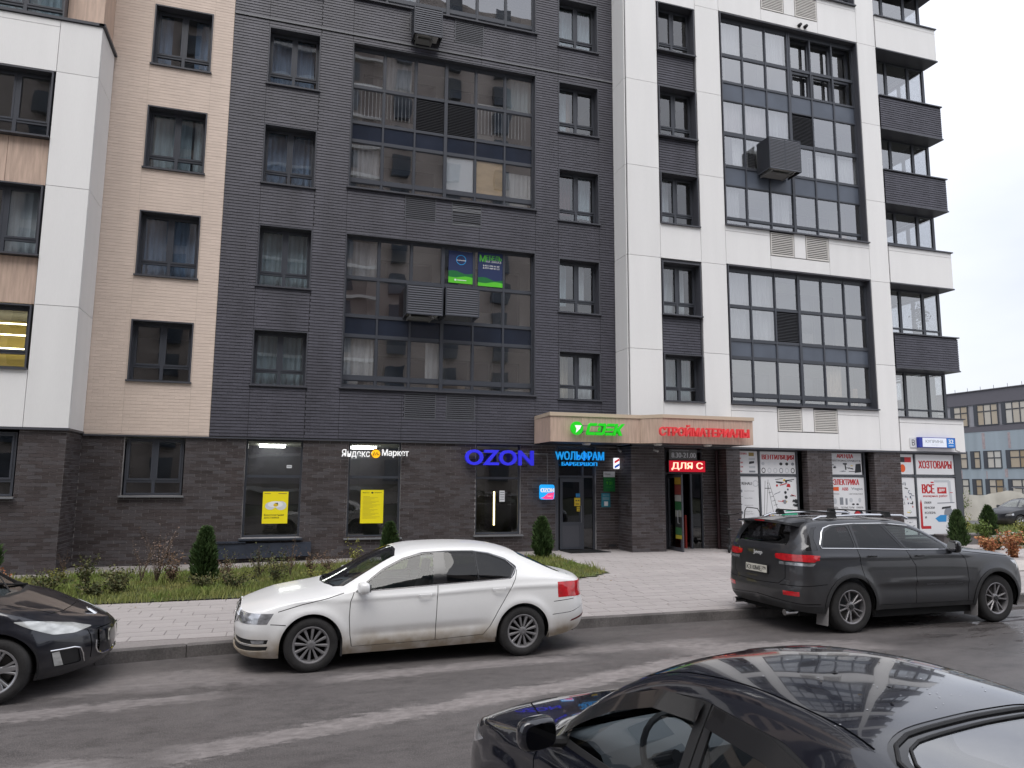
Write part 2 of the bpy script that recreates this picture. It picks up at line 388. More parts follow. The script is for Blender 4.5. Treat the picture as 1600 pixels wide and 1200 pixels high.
# ---- white composite panels
wp = []
def wpan(x0, x1, z0, z1, Y=WB, th=.05, M=None, gap=.006):
    b = MB(); MM = M or mapy(Y); mbox(b, MM, x0+gap, x1-gap, -th, 0, z0+gap, z1-gap); o = b.build('white_panel', M_white, BLD); return o
wback = MB()
ZH = [3.3, 6.2, 9.1, 12.0, 14.85, 17.88, ZT]
for i in range(6):
    z0, z1 = ZH[i], ZH[i+1]
    zl = 3.3
    wpan(9.86, 10.96, z0, z1)                      # left pier of the white block
    wpan(WB+.05, 0, z0, z1, M=lambda u, d, z: (9.81-d, u, z))     # its side face
    wpan(12.4, 13.31, z0, z1); wpan(19.04, 19.86, z0, z1)
for z0, z1 in ((3.3, 4.65), (9.1, 10.23), (17.71, 18.93-2.9+2.9)): wpan(10.96, 12.4, z0, z1)
for (z0, z1, v0) in ((3.3, 4.62, 3.84), (9.14, 10.42, 9.6), (17.88, 19.26, 18.33)):
    # bands under the balcony glazing, split by the vent pair
    wpan(13.31, 15.0, z0, z1-.18); wpan(13.31, 15.0, z1-.18, z1); wpan(17.35, 19.04, z0, z1-.18); wpan(17.35, 19.04, z1-.18, z1)
    wpan(15.0, 17.35, z0, v0-.02); wpan(15.95, 16.4, v0, z1); 
for z0, z1 in BOXW:
    wpan(CX0, CX1, z0, z1-.2); wpan(CX0, CX1, z1-.2, z1-.03)
    wpan(WB, 4, z0, z1-.03, M=mapxp(CX1))
wbk = [(9.82, 13.31, 3.3, ZT), (19.04, 19.86, 3.3, ZT)]
for a, b, z0, z1 in cut(9.84, 13.33, 3.3, ZT, Ew+[(e[0], e[1], e[2], e[3]) for e in EF])+cut(19.02, 19.88, 3.3, ZT, [])+cut(13.33, 19.02, 3.3, ZT, Hh): wback.box(a, b, WB+.052, WB+.2, z0, z1)
wback.box(9.83, 9.88, WB+.06, .1, 3.3, ZT)
for z0, z1 in BOXW: wback.box(CX0+.02, CX1-.052, WB+.052, -.2, z0+.02, z1-.05)
wback.build('panel_backing', M_joint, BLD)
# left bay
for i, (z0, z1) in enumerate(((3.35, 6.18), (6.18, 9.05), (9.05, 11.9), (11.9, 13.22))):
    wpan(-5.53, -4.62, z0, z1, LB); wpan(LB+.05, -.02, z0, z1, M=lambda u, d, z: (-4.62+.0+d-.0, u, z))
wpan(-9.0, -5.53, 3.35, 4.66, LB); wpan(-9.0, -5.53, 11.9, 13.05, LB); wpan(-9.0, -5.53, 13.05, 13.22, LB)
bb = MB(); bb.box(-5.55, -4.68, LB+.06, 0, 3.36, 13.2); bb.box(-9, -5.55, LB+.06, LB+.2, 3.36, 4.66); bb.box(-9, -5.55, LB+.06, LB+.2, 11.9, 13.2)
bb.build('bay_backing', M_joint, BLD)
for z0, z1 in ((6.18, 7.32), (9.05, 10.21)):          # wood-look infill between the bay windows
    for x in range(4): b = MB(); b.box(-9+x*.87, -9+x*.87+.862, LB+.09, LB+.14, z0+.02, z1-.02, 0, random.random()); b.build('wood_panel', M_wood, BLD)
b = MB(); b.box(-5.5, -4.75, LB+.35, LB+.4, 13.3, 17); b.box(-4.75, -4.7, LB+.35, 0, 13.3, 17); b.build('wood_panel', M_wood, BLD)
# ---- metal trims
class Trims:
    def box(s, *a): b = MB(); b.box(*a); b.build('metal_trim', M_trim, BLD)
tr = Trims()
def rect_trim(mb, x0, x1, z0, z1, Y, w=.035, p=.02, dep=.3, sill=True, m=0):
    """metal reveal round an opening: four linings running back dep from the wall face, with a thin proud edge"""
    mb.box(x0, x0+w, Y-p, Y+dep, z0, z1, m); mb.box(x1-w, x1, Y-p, Y+dep, z0, z1, m); mb.box(x0+w, x1-w, Y-p, Y+dep, z1-w, z1, m)
    if sill: mb.box(x0-.03, x1+.03, Y-p-.05, Y+dep, z0-.03, z0+.012, m)
for (x0, x1, z0, z1, Y, mm) in [(-1.78, -1.72, 3.3, 17, 0, 0)]: pass
tr.box(-9, -4.58, LB-.04, LB+.4, 13.23, 13.3); tr.box(-4.7, -4.56, LB-.04, 0, 13.232, 13.302)
tr.box(-9, -4.6, LB-.02, 0, 3.3, 3.352); tr.box(-4.62, 9.8, -.03, .1, 3.262, 3.30); tr.box(9.8, CX1+.02, WB-.03, -.1, 3.25, 3.298)
tr.box(9.8, 9.86, WB-.03, .1, 3.252, 3.299)
for z0, z1 in BOXD+BOXW:
    tr.box(CX0-.01, CX1+.05, WB-.05, WB+.55, z1-.028, z1+.01); tr.box(CX1-.05, CX1+.05, WB+.5, 5, z1-.027, z1+.009)
    if z0 > 4: tr.box(CX0, CX1+.03, WB-.03, -.28, z0-.012, z0+.03)

b = MB(); b.box(-1.74, 9.8, -.03, .02, ZJ-.018, ZJ+.018); b.build('metal_flashing', M_trimlight, BLD)

# ---- windows
def pane(parent, x0, x1, z0, z1, Y, mtl, name='pane', tilt=None):
    b = MB(); b.box(x0, x1, Y-.006, Y+.006, z0, z1); o = b.build(name, mtl, parent); return o
def curtain(parent, x0, x1, z0, z1, Y, mtl, amp=.03, wl=.16, gather=0.):
    n = max(8, int((x1-x0)/.03)); V = []; F = []
    ph = random.random()*6
    for i in range(n+1):
        for z, k in ((z0, 1), ((z0+z1)/2, .9), (z1, .5)):
            x = x0+(x1-x0)*i/n; V.append((x+gather*(z1-z)*math.sin(i*.7), Y+amp*k*math.sin(x/wl*6.28+ph+.3*k)+.3*amp*math.sin(x/wl*2.1+1.3), z))
    for i in range(n):
        for j in range(2): F.append((i*3+j, (i+1)*3+j, (i+1)*3+j+1, i*3+j+1))
    b = MB(); b.mesh(V, F, 0, 0., True); return b.build('curtain', mtl, parent)
def casement(x0, x1, z0, z1, Y, dep=.26, transom=.40, split=.5, gl=None, curt=None, open_=None, parent=BLD, sill=True, lining=True):
    gl = gl or M_glass
    w = empty('window', ((x0+x1)/2, Y, z0), parent=parent); w.location = Vector(((x0+x1)/2, Y, z0))-Vector(parent_loc(parent))
    if lining:
        b = MB(); rect_trim(b, x0, x1, z0, z1, Y, dep=dep, sill=False); b.build('reveal_lining', M_trim, w)
        b = MB(); b.box(x0-.03, x1+.03, Y-.06, Y+dep, z0-.03, z0+.012); b.build('window_sill', M_trim, w)
    fy0, fy1 = Y+dep, Y+dep+.08; a, c = x0+.035, x1-.035; bz, tz = z0+.012, z1-.035; xm = a+(c-a)*split
    b = MB(); f = .05
    b.box(a, a+f, fy0, fy1, bz, tz); b.box(c-f, c, fy0, fy1, bz, tz); b.box(a+f, c-f, fy0, fy1, bz, bz+f); b.box(a+f, c-f, fy0, fy1, tz-f, tz)
    b.box(xm-.04, xm+.04, fy0-.006, fy1, bz+f, tz-f); zt = z0+transom
    b.box(a+f, xm-.04, fy0, fy1, zt-.03, zt+.03); b.box(xm+.04, c-f, fy0, fy1, zt-.03, zt+.03)
    # sash rims
    for (p, q) in ((a+f, xm-.04), (xm+.04, c-f)):
        for (u, v) in ((zt+.03, tz-f),):
            b.box(p, p+.04, fy0-.015, fy0+.03, u, v); b.box(q-.04, q, fy0-.015, fy0+.03, u, v); b.box(p+.04, q-.04, fy0-.015, fy0+.03, u, u+.045); b.box(p+.04, q-.04, fy0-.015, fy0+.03, v-.045, v)
    b.build('window_frame', M_frame, w)
    for (p, q) in ((a+f, xm-.04), (xm+.04, c-f)):
        pane(w, p, q, bz+f, zt-.03, Y+dep+.04, gl); pane(w, p, q, zt+.03, tz-f, Y+dep+.04, gl)
    if curt:
        for (m_, u0, u1, lo) in curt: curtain(w, x0+.08+(x1-x0-.16)*u0, x0+.08+(x1-x0-.16)*u1, z0+lo, z1-.05, Y+dep+.22, m_)
    return w
T, Wc, Br, Mr = M_curtA, M_curtB, M_curtC, M_curtD
blue = mat('blue_grey_curtain', (.22, .28, .38), .9, var=.3, vscale=2, vstretch=(4, 1, .4))
for k, o in enumerate(A): casement(*o, 0, curt=[[(T, 0, 1, .03)], [(T, 0, 1, .03)], [(blue, 0, .45, .03), (blue, .55, 1, .03)], [(blue, 0, .95, .03)], None][k])
for k, o in enumerate(Bw): casement(*o, 0, curt=[None, [(blue, 0, 1, .03)], [(T, 0, .75, .03), (T, .8, 1, .03)], [(blue, 0, .25, .3), (blue, .7, 1, .3)], None][k], parent=BLD)
for k, o in enumerate(Cw): casement(*o, 0, curt=[[(mat('cream_curtain', (.55, .45, .33), .9, var=.2, vstretch=(4, 1, .3)), 0, .33, .03), (Wc, .5, .95, .03)], [(T, .0, .3, .3), (Wc, .6, .8, .5)], [(Mr, 0, .42, .35), (T, .5, .95, .3)], [(T, 0, .3, .1), (Br, .3, .42, .1)], [(T, 0, 1, .03)]][k])
for k, o in enumerate(Ew): casement(*o, WB, dep=.3, curt=[[(T, 0, .9, .03)], [(Wc, .05, .45, .03), (Wc, .55, .8, .1)], [(Wc, 0, .4, .2)], None, None][k])
# bay windows on the far left
for k, (z0, z1) in enumerate(((4.68, 6.16), (7.34, 9.03), (10.23, 11.88))):
    casement(-7.3, -5.57, z0, z1, LB, dep=.2, transom=.38, split=.55, curt=[None, [(Wc, .55, 1, .05)], None][k]); 
casement(-7.3, -5.5, 13.32, 15.0, LB+.1, dep=.2, transom=.3, curt=[(T, 0, 1, .02)])
# the lit room behind the lowest bay window
b = MB(); b.box(-8.5, -5.3, 1.2, 1.25, 4.6, 6.3); b.box(-5.3, -5.25, LB+.4, 1.2, 4.6, 6.3); b.build('lit_room_wall', mat('ochre_wall', (.42, .33, .1), .8), BLD)
b = MB()
for i, z in enumerate((5.45, 5.75, 5.98)): b.box(-8.2, -5.4, .9-.3*i, .93-.3*i, z, z+.03)
b.build('strip_lamp', mat('warm_strip_light', (1, .85, .5), .5, emit=6), BLD)

def glazing(x0, x1, z0, z1, Y, rows, ncol, dep=.2, gl=None, fills=None, midwide=True, special=None, label=None):
    """a balcony front of aluminium: rows = [(za, zb, kind)] with kind g (glass) or s (spandrel)"""
    g = empty('balcony_glazing', parent=BLD); g.location = Vector(((x0+x1)/2, Y, z0))-Vector(parent_loc(BLD)); gl = gl or (M_glassG if Y > -.5 else M_glassH)
    b = MB(); rect_trim(b, x0, x1, z0, z1, Y, w=.03, dep=dep+.05, sill=False); b.build('reveal_lining', M_trim, g)
    b = MB(); b.box(x0-.04, x1+.04, Y-.08, Y+dep, z0-.03, z0+.015); b.build('window_sill', M_trim, g)
    a, c = x0+.03, x1-.03; y0, y1 = Y+dep-.05, Y+dep+.05; xs = [a+(c-a)*i/ncol for i in range(ncol+1)]
    b = MB()
    for i, x in enumerate(xs):
        h = .05 if i == ncol//2 and midwide else .026
        if i == 0: b.box(a, a+.05, y0, y1, z0+.015, z1-.03)
        elif i == ncol: b.box(c-.05, c, y0, y1, z0+.015, z1-.03)
        else: b.box(x-h, x+h, y0-.01*(h > .03), y1, z0+.015, z1-.03)
    b.build('mullion', M_frame, g)
    b = MB(); zz = sorted({q for r in rows for q in (r[0],)}); prev = z0+.015
    for (za, zb, kd) in sorted(rows):
        if za-prev > .01: b.box(a+.05, c-.05, y0+.012, y1-.01, prev, za)
        prev = zb
    b.box(a+.05, c-.05, y0+.012, y1-.01, prev, z1-.03); b.build('transom', M_frame, g)
    for r, (za, zb, kd) in enumerate(sorted(rows, reverse=True)):
        for i in range(ncol):
            xa, xb = xs[i]+.026, xs[i+1]-.026; key = (r, i); sp = (special or {}).get(key)
            if sp == 'skip': continue
            if sp == 'louvre':
                q = MB(); q.box(xa, xb, Y+dep+.03, Y+dep+.04, za, zb, 1); nl = int((zb-za)/.05)
                for j in range(nl): z = za+j*.05; q.hexa([(xa, Y+dep-.03, z), (xb, Y+dep-.03, z), (xb, Y+dep+.02, z+.02), (xa, Y+dep+.02, z+.02), (xa, Y+dep-.03, z+.008), (xb, Y+dep-.03, z+.008), (xb, Y+dep+.02, z+.03), (xa, Y+dep+.02, z+.03)])
                q.build('louvre_panel', [mat('grey_vent_slat', (.085, .088, .10), .4), M_tileback], g); continue
            if kd == 's' or sp == 's':
                q = MB(); q.box(xa, xb, Y+dep-.012, Y+dep+.012, za, zb); q.build('spandrel_panel', sp if sp and sp != 's' else M_spandrel if Y > -.5 else M_spanG, g); continue
            if isinstance(sp, bpy.types.Material): q = MB(); q.box(xa, xb, Y+dep+.012, Y+dep+.02, za, zb); q.build('window_film', sp, g)
            # slim sash rim + pane
            q = MB(); q.box(xa, xa+.025, Y+dep-.02, Y+dep+.02, za, zb); q.box(xb-.025, xb, Y+dep-.02, Y+dep+.02, za, zb); q.box(xa+.025, xb-.025, Y+dep-.02, Y+dep+.02, za, za+.025); q.box(xa+.025, xb-.025, Y+dep-.02, Y+dep+.02, zb-.025, zb)
            q.build('sash', M_frame, g)
            pane(g, xa+.02, xb-.02, za+.02, zb-.02, Y+dep, gl)
    return g
M_spanG = mat('grey_spandrel_panel', (.085, .10, .13), .3, var=.15, vscale=1.2)
rG = lambda o: [(o+2.47+2.25-2.25+.0, 0, 0)]
def rowsG(b0): return [(b0+.10, b0+.24, 'g'), (b0+.36, b0+1.45, 'g'), (b0+1.55, b0+2.02, 's'), (b0+2.1, b0+3.12, 'g'), (b0+3.2, b0+4.3, 'g')]
white_film = mat('white_window_film', (.8, .82, .84), .7); tan_film = mat('tan_paper_blind', (.68, .5, .3), .7, var=.12, vscale=3, vstretch=(1, 1, 3))
maroon = mat('dark_maroon_film', (.03, .012, .014), .35)
glazing(*G[0], 0, rowsG(4.73), 6, special={(1, 0): maroon, (1, 1): maroon})
glazing(*G[1], 0, rowsG(10.47), 6, special={(1, 2): 'louvre', (1, 3): 'louvre', (3, 3): white_film, (3, 4): tan_film})
glazing(*G[2], 0, rowsG(16.3), 6, special={(3, 1): white_film})
glazing(*Hh[0], WB, rowsG(4.66), 6, dep=.22, special={(1, 2): 'louvre'})
rH = [(10.49, 10.71, 'g'), (10.78, 11.86, 'g'), (11.9, 12.5, 's'), (12.57, 13.6, 'g'), (13.72, 14.82, 'g'), (14.86, 15.45, 's'), (15.52, 16.4, 'g'), (16.5, 17.66, 'g')]
glazing(*Hh[1], WB, rH, 6, dep=.22, special={(3, 3): 'louvre', **{(r, c): 'skip' for r in (0, 1) for c in (3, 4, 5)}})
glazing(*Hh[2], WB, [(19.4, 19.6, 'g'), (19.7, 20.7, 'g')], 6, dep=.22)
# the recessed upper half with sashes standing behind the opening
g = empty('recessed_window', parent=BLD); g.location = Vector((17.6, WB+.6, 15.5))-Vector(parent_loc(BLD))
b = MB(); xs = [16.3, 17.2, 18.1, 18.9]
for x in xs: b.box(x-.05, x+.05, WB+.4, WB+.5, 15.5, 17.75)
for z in (15.5, 16.42, 17.62): b.box(16.3, 18.9, WB+.385, WB+.5, z, z+.1)
b.build('window_frame', M_frame, g)
for i in range(3):
    for z0, z1 in ((15.6, 16.42), (16.52, 17.62)): pane(g, xs[i]+.05, xs[i+1]-.05, z0, z1, WB+.45, M_glassH)
b = MB(); b.box(16.26, 18.95, WB+.25, WB+.4, 15.44, 15.5); b.box(16.2, 16.26, WB+.15, WB+.5, 15.5, 17.8)
for x in (16.32, 17.2, 18.08, 18.92): b.box(x-.025, x+.025, WB+.2, WB+.24, 15.5, 16.45)
b.box(16.3, 18.95, WB+.2, WB+.24, 16.42, 16.48); b.build('reveal_lining', M_frame, g)

# corner windows between the boxes
for k, (z0, z1) in enumerate(((4.46, 6.13), (7.35, 9.1), (10.47, 12.0), (13.24, 14.76), (16.04, 17.83), (19.14, 20.9))):
    w = empty('corner_window', parent=BLD); w.location = Vector((21.3, -.28, z0))-Vector(parent_loc(BLD)); Y = -.28
    low = k in (0, 1, 2, 3); zt = z0+.32
    b = MB(); xs = [CX0+.0, 20.88, 21.93, 22.66]
    b.box(CX0, CX0+.05, WB+.1, Y, z0, z1)
    for i, x in enumerate(xs): h = .055; b.box(x-h*(i > 0), x+h, Y, Y+.09, z0, z1)
    for i in range(3):
        p, q = xs[i]+.055, xs[i+1]-.055
        b.box(p, q, Y+.005, Y+.08, z0, z0+.07); b.box(p, q, Y+.005, Y+.08, z1-.07, z1)
        if low: b.box(p, q, Y+.005, Y+.08, zt-.03, zt+.03)
    b.box(22.62, 22.71, Y+.09, 2, z0, z0+.07); b.box(22.62, 22.71, 2, 2.1, z0, z1); b.box(22.62, 22.71, .8, .9, z0+.07, z1); b.box(22.62, 22.71, Y+.09, 2, z1-.07, z1)
    b.build('window_frame', M_frame, w)
    for i in range(3):
        p, q = xs[i]+.055, xs[i+1]-.055
        if low: pane(w, p, q, z0+.07, zt-.03, Y+.04, M_glassH); pane(w, p, q, zt+.03, z1-.07, Y+.04, M_glassH)
        else: pane(w, p, q, z0+.07, z1-.07, Y+.04, M_glassH)
    b = MB(); b.box(22.66, 22.672, Y+.09, 2, z0+.07, z1-.07); b.build('pane', M_glassH, w)
    if k in (0,): curtain(w, 20.9, 22.5, z0+.05, z1-.1, Y+.25, T)
# things hung and stored behind the balcony glass
def behind(x0, x1, z0, z1, Y, m, name='curtain'):
    if name == 'curtain': return curtain(BLD, x0, x1, z0, z1, Y, m, amp=.025, wl=.14)
    b = MB(); b.box(x0, x1, Y, Y+.2, z0, z1); return b.build(name, m, BLD)
pinkish = mat('pinkish_net_curtain', (.50, .45, .45), .9, var=.15, vscale=2, vstretch=(4, 1, .4)); greyc = mat('grey_net_curtain', (.42, .42, .43), .9, var=.2, vscale=2, vstretch=(4, 1, .4))
for (x0, x1, z0, z1, m_) in ((13.45, 14.3, 13.7, 14.85, pinkish), (14.35, 15.3, 13.7, 14.85, pinkish), (15.4, 16.1, 13.7, 14.85, greyc), (13.9, 15.2, 12.55, 13.62, Wc), (17.2, 19.0, 12.5, 13.5, Wc), (13.45, 15.2, 6.7, 9.0, greyc), (17.2, 17.9, 4.8, 6.2, mat('cream_curtain', (.55, .45, .33), .9, var=.2, vstretch=(4, 1, .3))), (15.4, 16.1, 10.8, 11.9, Wc), (13.45, 14.1, 10.8, 11.8, greyc), (13.45, 14.3, 16.5, 17.7, greyc), (15.3, 16.1, 16.5, 17.7, greyc)): behind(x0, x1, z0, z1, WB+.34, m_)
for (x0, x1, z0, z1, m_) in ((1.6, 2.4, 5.1, 6.2, Wc), (3.9, 4.3, 5.0, 6.2, Wc), (1.6, 2.5, 7.9, 9.0, greyc), (6.3, 7.1, 13.7, 14.8, T), (2.5, 3.3, 13.7, 14.8, greyc), (6.25, 7.1, 10.8, 11.7, Wc), (1.65, 2.4, 10.9, 12.0, greyc)): behind(x0, x1, z0, z1, .34, m_)
card = mat('cardboard', (.36, .25, .16), .9, var=.15); 
for (x0, x1, z0, z1, m_) in ((4.0, 4.3, 4.78, 5.0, card), (4.45, 5.1, 4.78, 4.96, card), (6.3, 6.9, 4.78, 4.93, Wc), (1.7, 2.0, 4.78, 5.05, Wc), (2.6, 2.9, 4.78, 5.02, M_frame), (4.5, 5.2, 10.5, 10.75, card), (5.4, 5.7, 10.5, 10.9, blue), (6.2, 7.0, 10.5, 11.0, Wc)): behind(x0, x1, z0, z1, .36, m_, 'stored_box')
for (x0, x1, z0, z1, m_) in ((17.3, 17.6, 4.75, 5.1, Wc), (18.4, 18.6, 4.75, 5.4, card), (14.6, 15.0, 10.5, 11.0, M_frame), (17.8, 18.5, 10.5, 10.8, card)): behind(x0, x1, z0, z1, WB+.42, m_, 'stored_box')
# a bushy pot plant inside the third corner window
e_ = empty('pot_plant', (22.2, .15, 7.5), label='bushy pot plant behind the glass of the corner window under the second white box', cat='plant')
rg_ = np.random.default_rng(12); V_ = []; n_ = 260
for i in range(n_):
    c_ = rg_.normal(0, 1, 3); c_ /= np.linalg.norm(c_); c_ = c_*rg_.uniform(.1, .42)*np.array([1, .6, 1.4])+np.array([0, 0, .85]); d_ = rg_.normal(0, 1, 3); d_ /= np.linalg.norm(d_); w_ = np.cross(d_, rg_.normal(0, 1, 3)); w_ /= np.linalg.norm(w_); V_ += [c_, c_+d_*.05+w_*.03, c_+d_*.11, c_+d_*.05-w_*.03]
me_ = bpy.data.meshes.new('foliage'); me_.from_pydata([tuple(v) for v in V_], [], [(4*i, 4*i+1, 4*i+2, 4*i+3) for i in range(n_)]); me_.materials.append(mat('indoor_leaf', (.03, .06, .02), .6)); link('foliage', me_, e_)
b = MB(); b.lathe([(0, 0), (.12, 0), (.16, .28), (.13, .28), (0, .25)], 14, 0, 'z', (22.2, .15, 7.5)); b.build('pot', M_white, e_)
# ---- vent grilles
def vent(x0, x1, z0, z1, Y, m, mb_, broken=False):
    g = MB(); g.box(x0, x1, Y+.05, Y+.06, z0, z1, 1); g.box(x0, x0+.025, Y-.012, Y+.05, z0, z1); g.box(x1-.025, x1, Y-.012, Y+.05, z0, z1); g.box(x0+.025, x1-.025, Y-.012, Y+.05, z0, z0+.025); g.box(x0+.025, x1-.025, Y-.012, Y+.05, z1-.025, z1)
    n = 12; h = (z1-z0-.05)/n
    for j in range(n):
        z = z0+.025+j*h; dz = random.uniform(-.02, .02) if broken else 0; dz2 = random.uniform(-.025, .025) if broken else 0
        g.hexa([(x0+.025, Y-.01, z+dz), (x1-.025, Y-.01, z+dz2), (x1-.025, Y+.04, z+.02+dz2), (x0+.025, Y+.04, z+.02+dz), (x0+.025, Y-.01, z+h*.52+dz), (x1-.025, Y-.01, z+h*.52+dz2), (x1-.025, Y+.04, z+h*.52+.02+dz2), (x0+.025, Y+.04, z+h*.52+.02+dz)], 2 if broken and random.random() < .45 else 0)
    return g.build('vent_grille', [m, mb_, M_trimlight], BLD)
M_ventslat = mat('grey_vent_slat', (.085, .088, .10), .4)
for i, v in enumerate(VENTS): vent(*v, 0, M_ventslat, M_tileback, broken=(i == 1))
Mwl = mat('white_louvre', (.62, .60, .57), .5)
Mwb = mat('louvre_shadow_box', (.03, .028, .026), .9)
for (x0, x1, z0, z1) in ((15.03, 15.92, 3.84, 4.56), (16.42, 17.32, 3.84, 4.56), (15.03, 15.92, 9.6, 10.37), (16.42, 17.32, 9.6, 10.39), (15.03, 15.92, 18.33, 19.1), (16.42, 17.32, 18.33, 19.1)): vent(x0, x1, z0, z1, WB, Mwl, Mwb)
b = MB()
for x in (16.55, 16.8): b.lathe([(0, -.12), (.05, -.12), (.065, -.02), (.065, 0)], 14, 0, 'y', (x, WB, 18.0))
b.build('exhaust_pipe', M_black, BLD)

# ---- brick ground floor
def gz(x, y):
    """height of the paving: a gentle rise from the kerb to the wall"""
    k = min(1, max(0, (y+9.6)/9.6)); s = min(1, max(0, (x+2)/9)); return .14+k*(-.06+.12*s)
GWIN = [(-.84, .6, .72, 3.27), (1.8, 3.24, .68, 3.27), (5.38, 6.74, .7, 3.27), (-3.7, -2.3, 1.8, 3.27)]
BP, BL = .082, .29
br = []; bm = MB()
def bwall(M, u0, u1, z0, z1, holes=()):
    for t in courses(u0, u1, z0, z1, holes, [], BP, BL, .009, .009): br.append((M,)+t)
    for a, b_, za, zb in cut(u0, u1, z0, z1, holes): mbox(bm, M, a, b_, -.1, -.004, za, zb)
bwall(mapy(.04), -4.66, 7.82, -.02, 3.262, GWIN)
bwall(mapy(LB+.06), -9, -4.66, -.02, 3.3, [(-7.5, -5.6, 1.8, 3.3)])
bwall(mapxp(-4.66), LB+.06, .04, -.02, 3.3)
bwall(mapy(.04), 9.13, 9.86, .05, 3.26); bwall(lambda u, d, z: (9.86-d, u, z), WB+.03, .04, .05, 3.25)
bwall(mapy(WB+.03), 9.86, 10.96, .05, 3.25)
bwall(mapxp(10.96), WB+.03, -.3, .05, 3.25)
bwall(mapy(-.3), 12.6, 13.1, .05, 3.25); bwall(lambda u, d, z: (13.1-d, u, z), WB+.03, -.3, .05, 3.25)
bwall(mapy(WB+.03), 13.1, 13.58, .05, 3.25); bwall(mapxp(13.58), WB+.03, -.58, .05, 3.25)
SF = -.58
for x0, x1 in ((15.93, 17.05), (18.6, 19.86)):
    bwall(mapy(WB+.03), x0+.17, x1, .05, 3.25); bwall(lambda u, d, z, X=x0: (X+.17-d, u, z), WB+.03, SF, .05, 3.25); bwall(mapxp(x1), WB+.03, SF, .05, 3.25)
for x0, x1, zt in ((13.58, 16.1, .52), (17.05, 18.77, .62), (19.86, 22.6, .45)): bwall(mapy(WB+.03 if x0 > 19 else SF), x0, x1, .05, zt)
bwall(mapxp(22.6), WB+.03, 3, .05, .45)
BRK = empty('brick_ground_floor', parent=BLD)
bm.build('mortar_backing', M_mortar, BRK)
lay(BRK, 'brick', 'brickwork', M_brick, br, .006, .006, .002, focus=(7, -20, 1.5))
# ---- ground floor windows with sills
def shopwin(x0, x1, z0, z1, Y, zt=None, sill=True):
    w = empty('shop_window', parent=BLD); w.location = Vector(((x0+x1)/2, Y, z0))-Vector(parent_loc(BLD)); y0, y1 = Y+.1, Y+.17; f = .055; b = MB()
    b.box(x0, x0+f, y0, y1, z0, z1); b.box(x1-f, x1, y0, y1, z0, z1); b.box(x0+f, x1-f, y0, y1, z0, z0+f); b.box(x0+f, x1-f, y0, y1, z1-f, z1)
    if zt: b.box(x0+f, x1-f, y0, y1, zt-.035, zt+.035)
    b.build('window_frame', M_frame, w)
    if zt: pane(w, x0+f, x1-f, z0+f, zt-.035, y0+.03, M_shopglass); pane(w, x0+f, x1-f, zt+.035, z1-f, y0+.03, M_shopglass)
    else: pane(w, x0+f, x1-f, z0+f, z1-f, y0+.03, M_shopglass)
    b = MB(); b.box(x0-.06, x1+.06, Y-.1, y0, z0-.05, z0-.01); b.build('window_sill', M_trimlight, w); return w
shopwin(*GWIN[0], .04, 2.3); shopwin(*GWIN[1], .04, 2.3); shopwin(*GWIN[2], .04, 2.3)
w = casement(*GWIN[3], .04, dep=.1, transom=.35, lining=False); b = MB(); b.box(-3.74, -2.26, -.06, .14, 1.755, 1.795); b.build('window_sill', M_trimlight, w)
w = casement(-7.5, -5.62, 1.8, 3.28, LB+.06, dep=.1, transom=.35, lining=False); b = MB(); b.box(-7.5, -5.58, LB-.04, LB+.16, 1.755, 1.795); b.build('window_sill', M_trimlight, w)
# loose metal apron hanging under the first shop window
b = MB(); b.hexa([(-1.45, -.13, .2), (.9, -.16, .25), (.9, .0, .25), (-1.45, .0, .2), (-1.45, -.1, .58), (.9, -.12, .6), (.9, .0, .6), (-1.45, .0, .58)]); b.box(-1.6, -.72, -.14, 0, .6, .64); b.box(-.9, .68, -.16, 0, .66, .7)
b.build('metal_apron', mat('dented_dark_sheet', (.03, .036, .05), .35, var=.2, bump=.3, bscale=6), BLD)
# ---- interiors: back walls, slabs, shop rooms with tube lamps
b = MB(); b.box(-9.2, 22.6, 2.6, 2.7, 3.5, 21.5); b.build('interior_wall', M_room, BLD)
b = MB(); 
for x in (-4.66, -1.75, 1.2, 7.5, 9.75, 12.75, 19.45): b.box(x-.06, x+.06, .25, 2.6, 3.5, 21.5, 0)
for k in range(7):
    z = 3.3+2.93*k; b.box(-9, 22.5, .2 if k else .3, 2.6, z, z+.22, 1); b.box(9.9, 22.6, WB+.32, .2, z, z+.22, 1); b.box(-9, -4.7, LB+.4, .2, z, z+.22, 1)
b.build('floor_slab', [M_room, M_slab], BLD)
# inner walls of the glazed balconies, with a door and a window each
for (x0, x1, z0, n, Y) in ((1.2, 7.5, 3.55, 6, 1.25), (12.8, 19.4, 3.55, 6, .55)):
    for k in range(n):
        z = z0+2.93*k; b = MB(); b.box(x0, x1, Y, Y+.1, z, z+2.68)
        b.build('balcony_wall', M_roomlight, BLD)
        b = MB()
        for cx, w_, lo in ((x0+1.2, .8, .1), (x0+2.3, 1.3, .95), (x0+4.2, 1.3, .95), (x0+5.4, .8, .1)):
            b.box(cx-w_/2, cx+w_/2, Y-.03, Y-.006, z+lo, z+2.25, 1); b.box(cx-w_/2-.05, cx-w_/2, Y-.05, Y, z+lo, z+2.25); b.box(cx+w_/2, cx+w_/2+.05, Y-.05, Y, z+lo, z+2.25); b.box(cx-w_/2-.05, cx+w_/2+.05, Y-.05, Y, z+2.25, z+2.31); b.box(cx-.03, cx+.03, Y-.05, Y-.03, z+lo, z+2.25)
        b.build('balcony_door', [M_frame, M_spandrel], BLD)
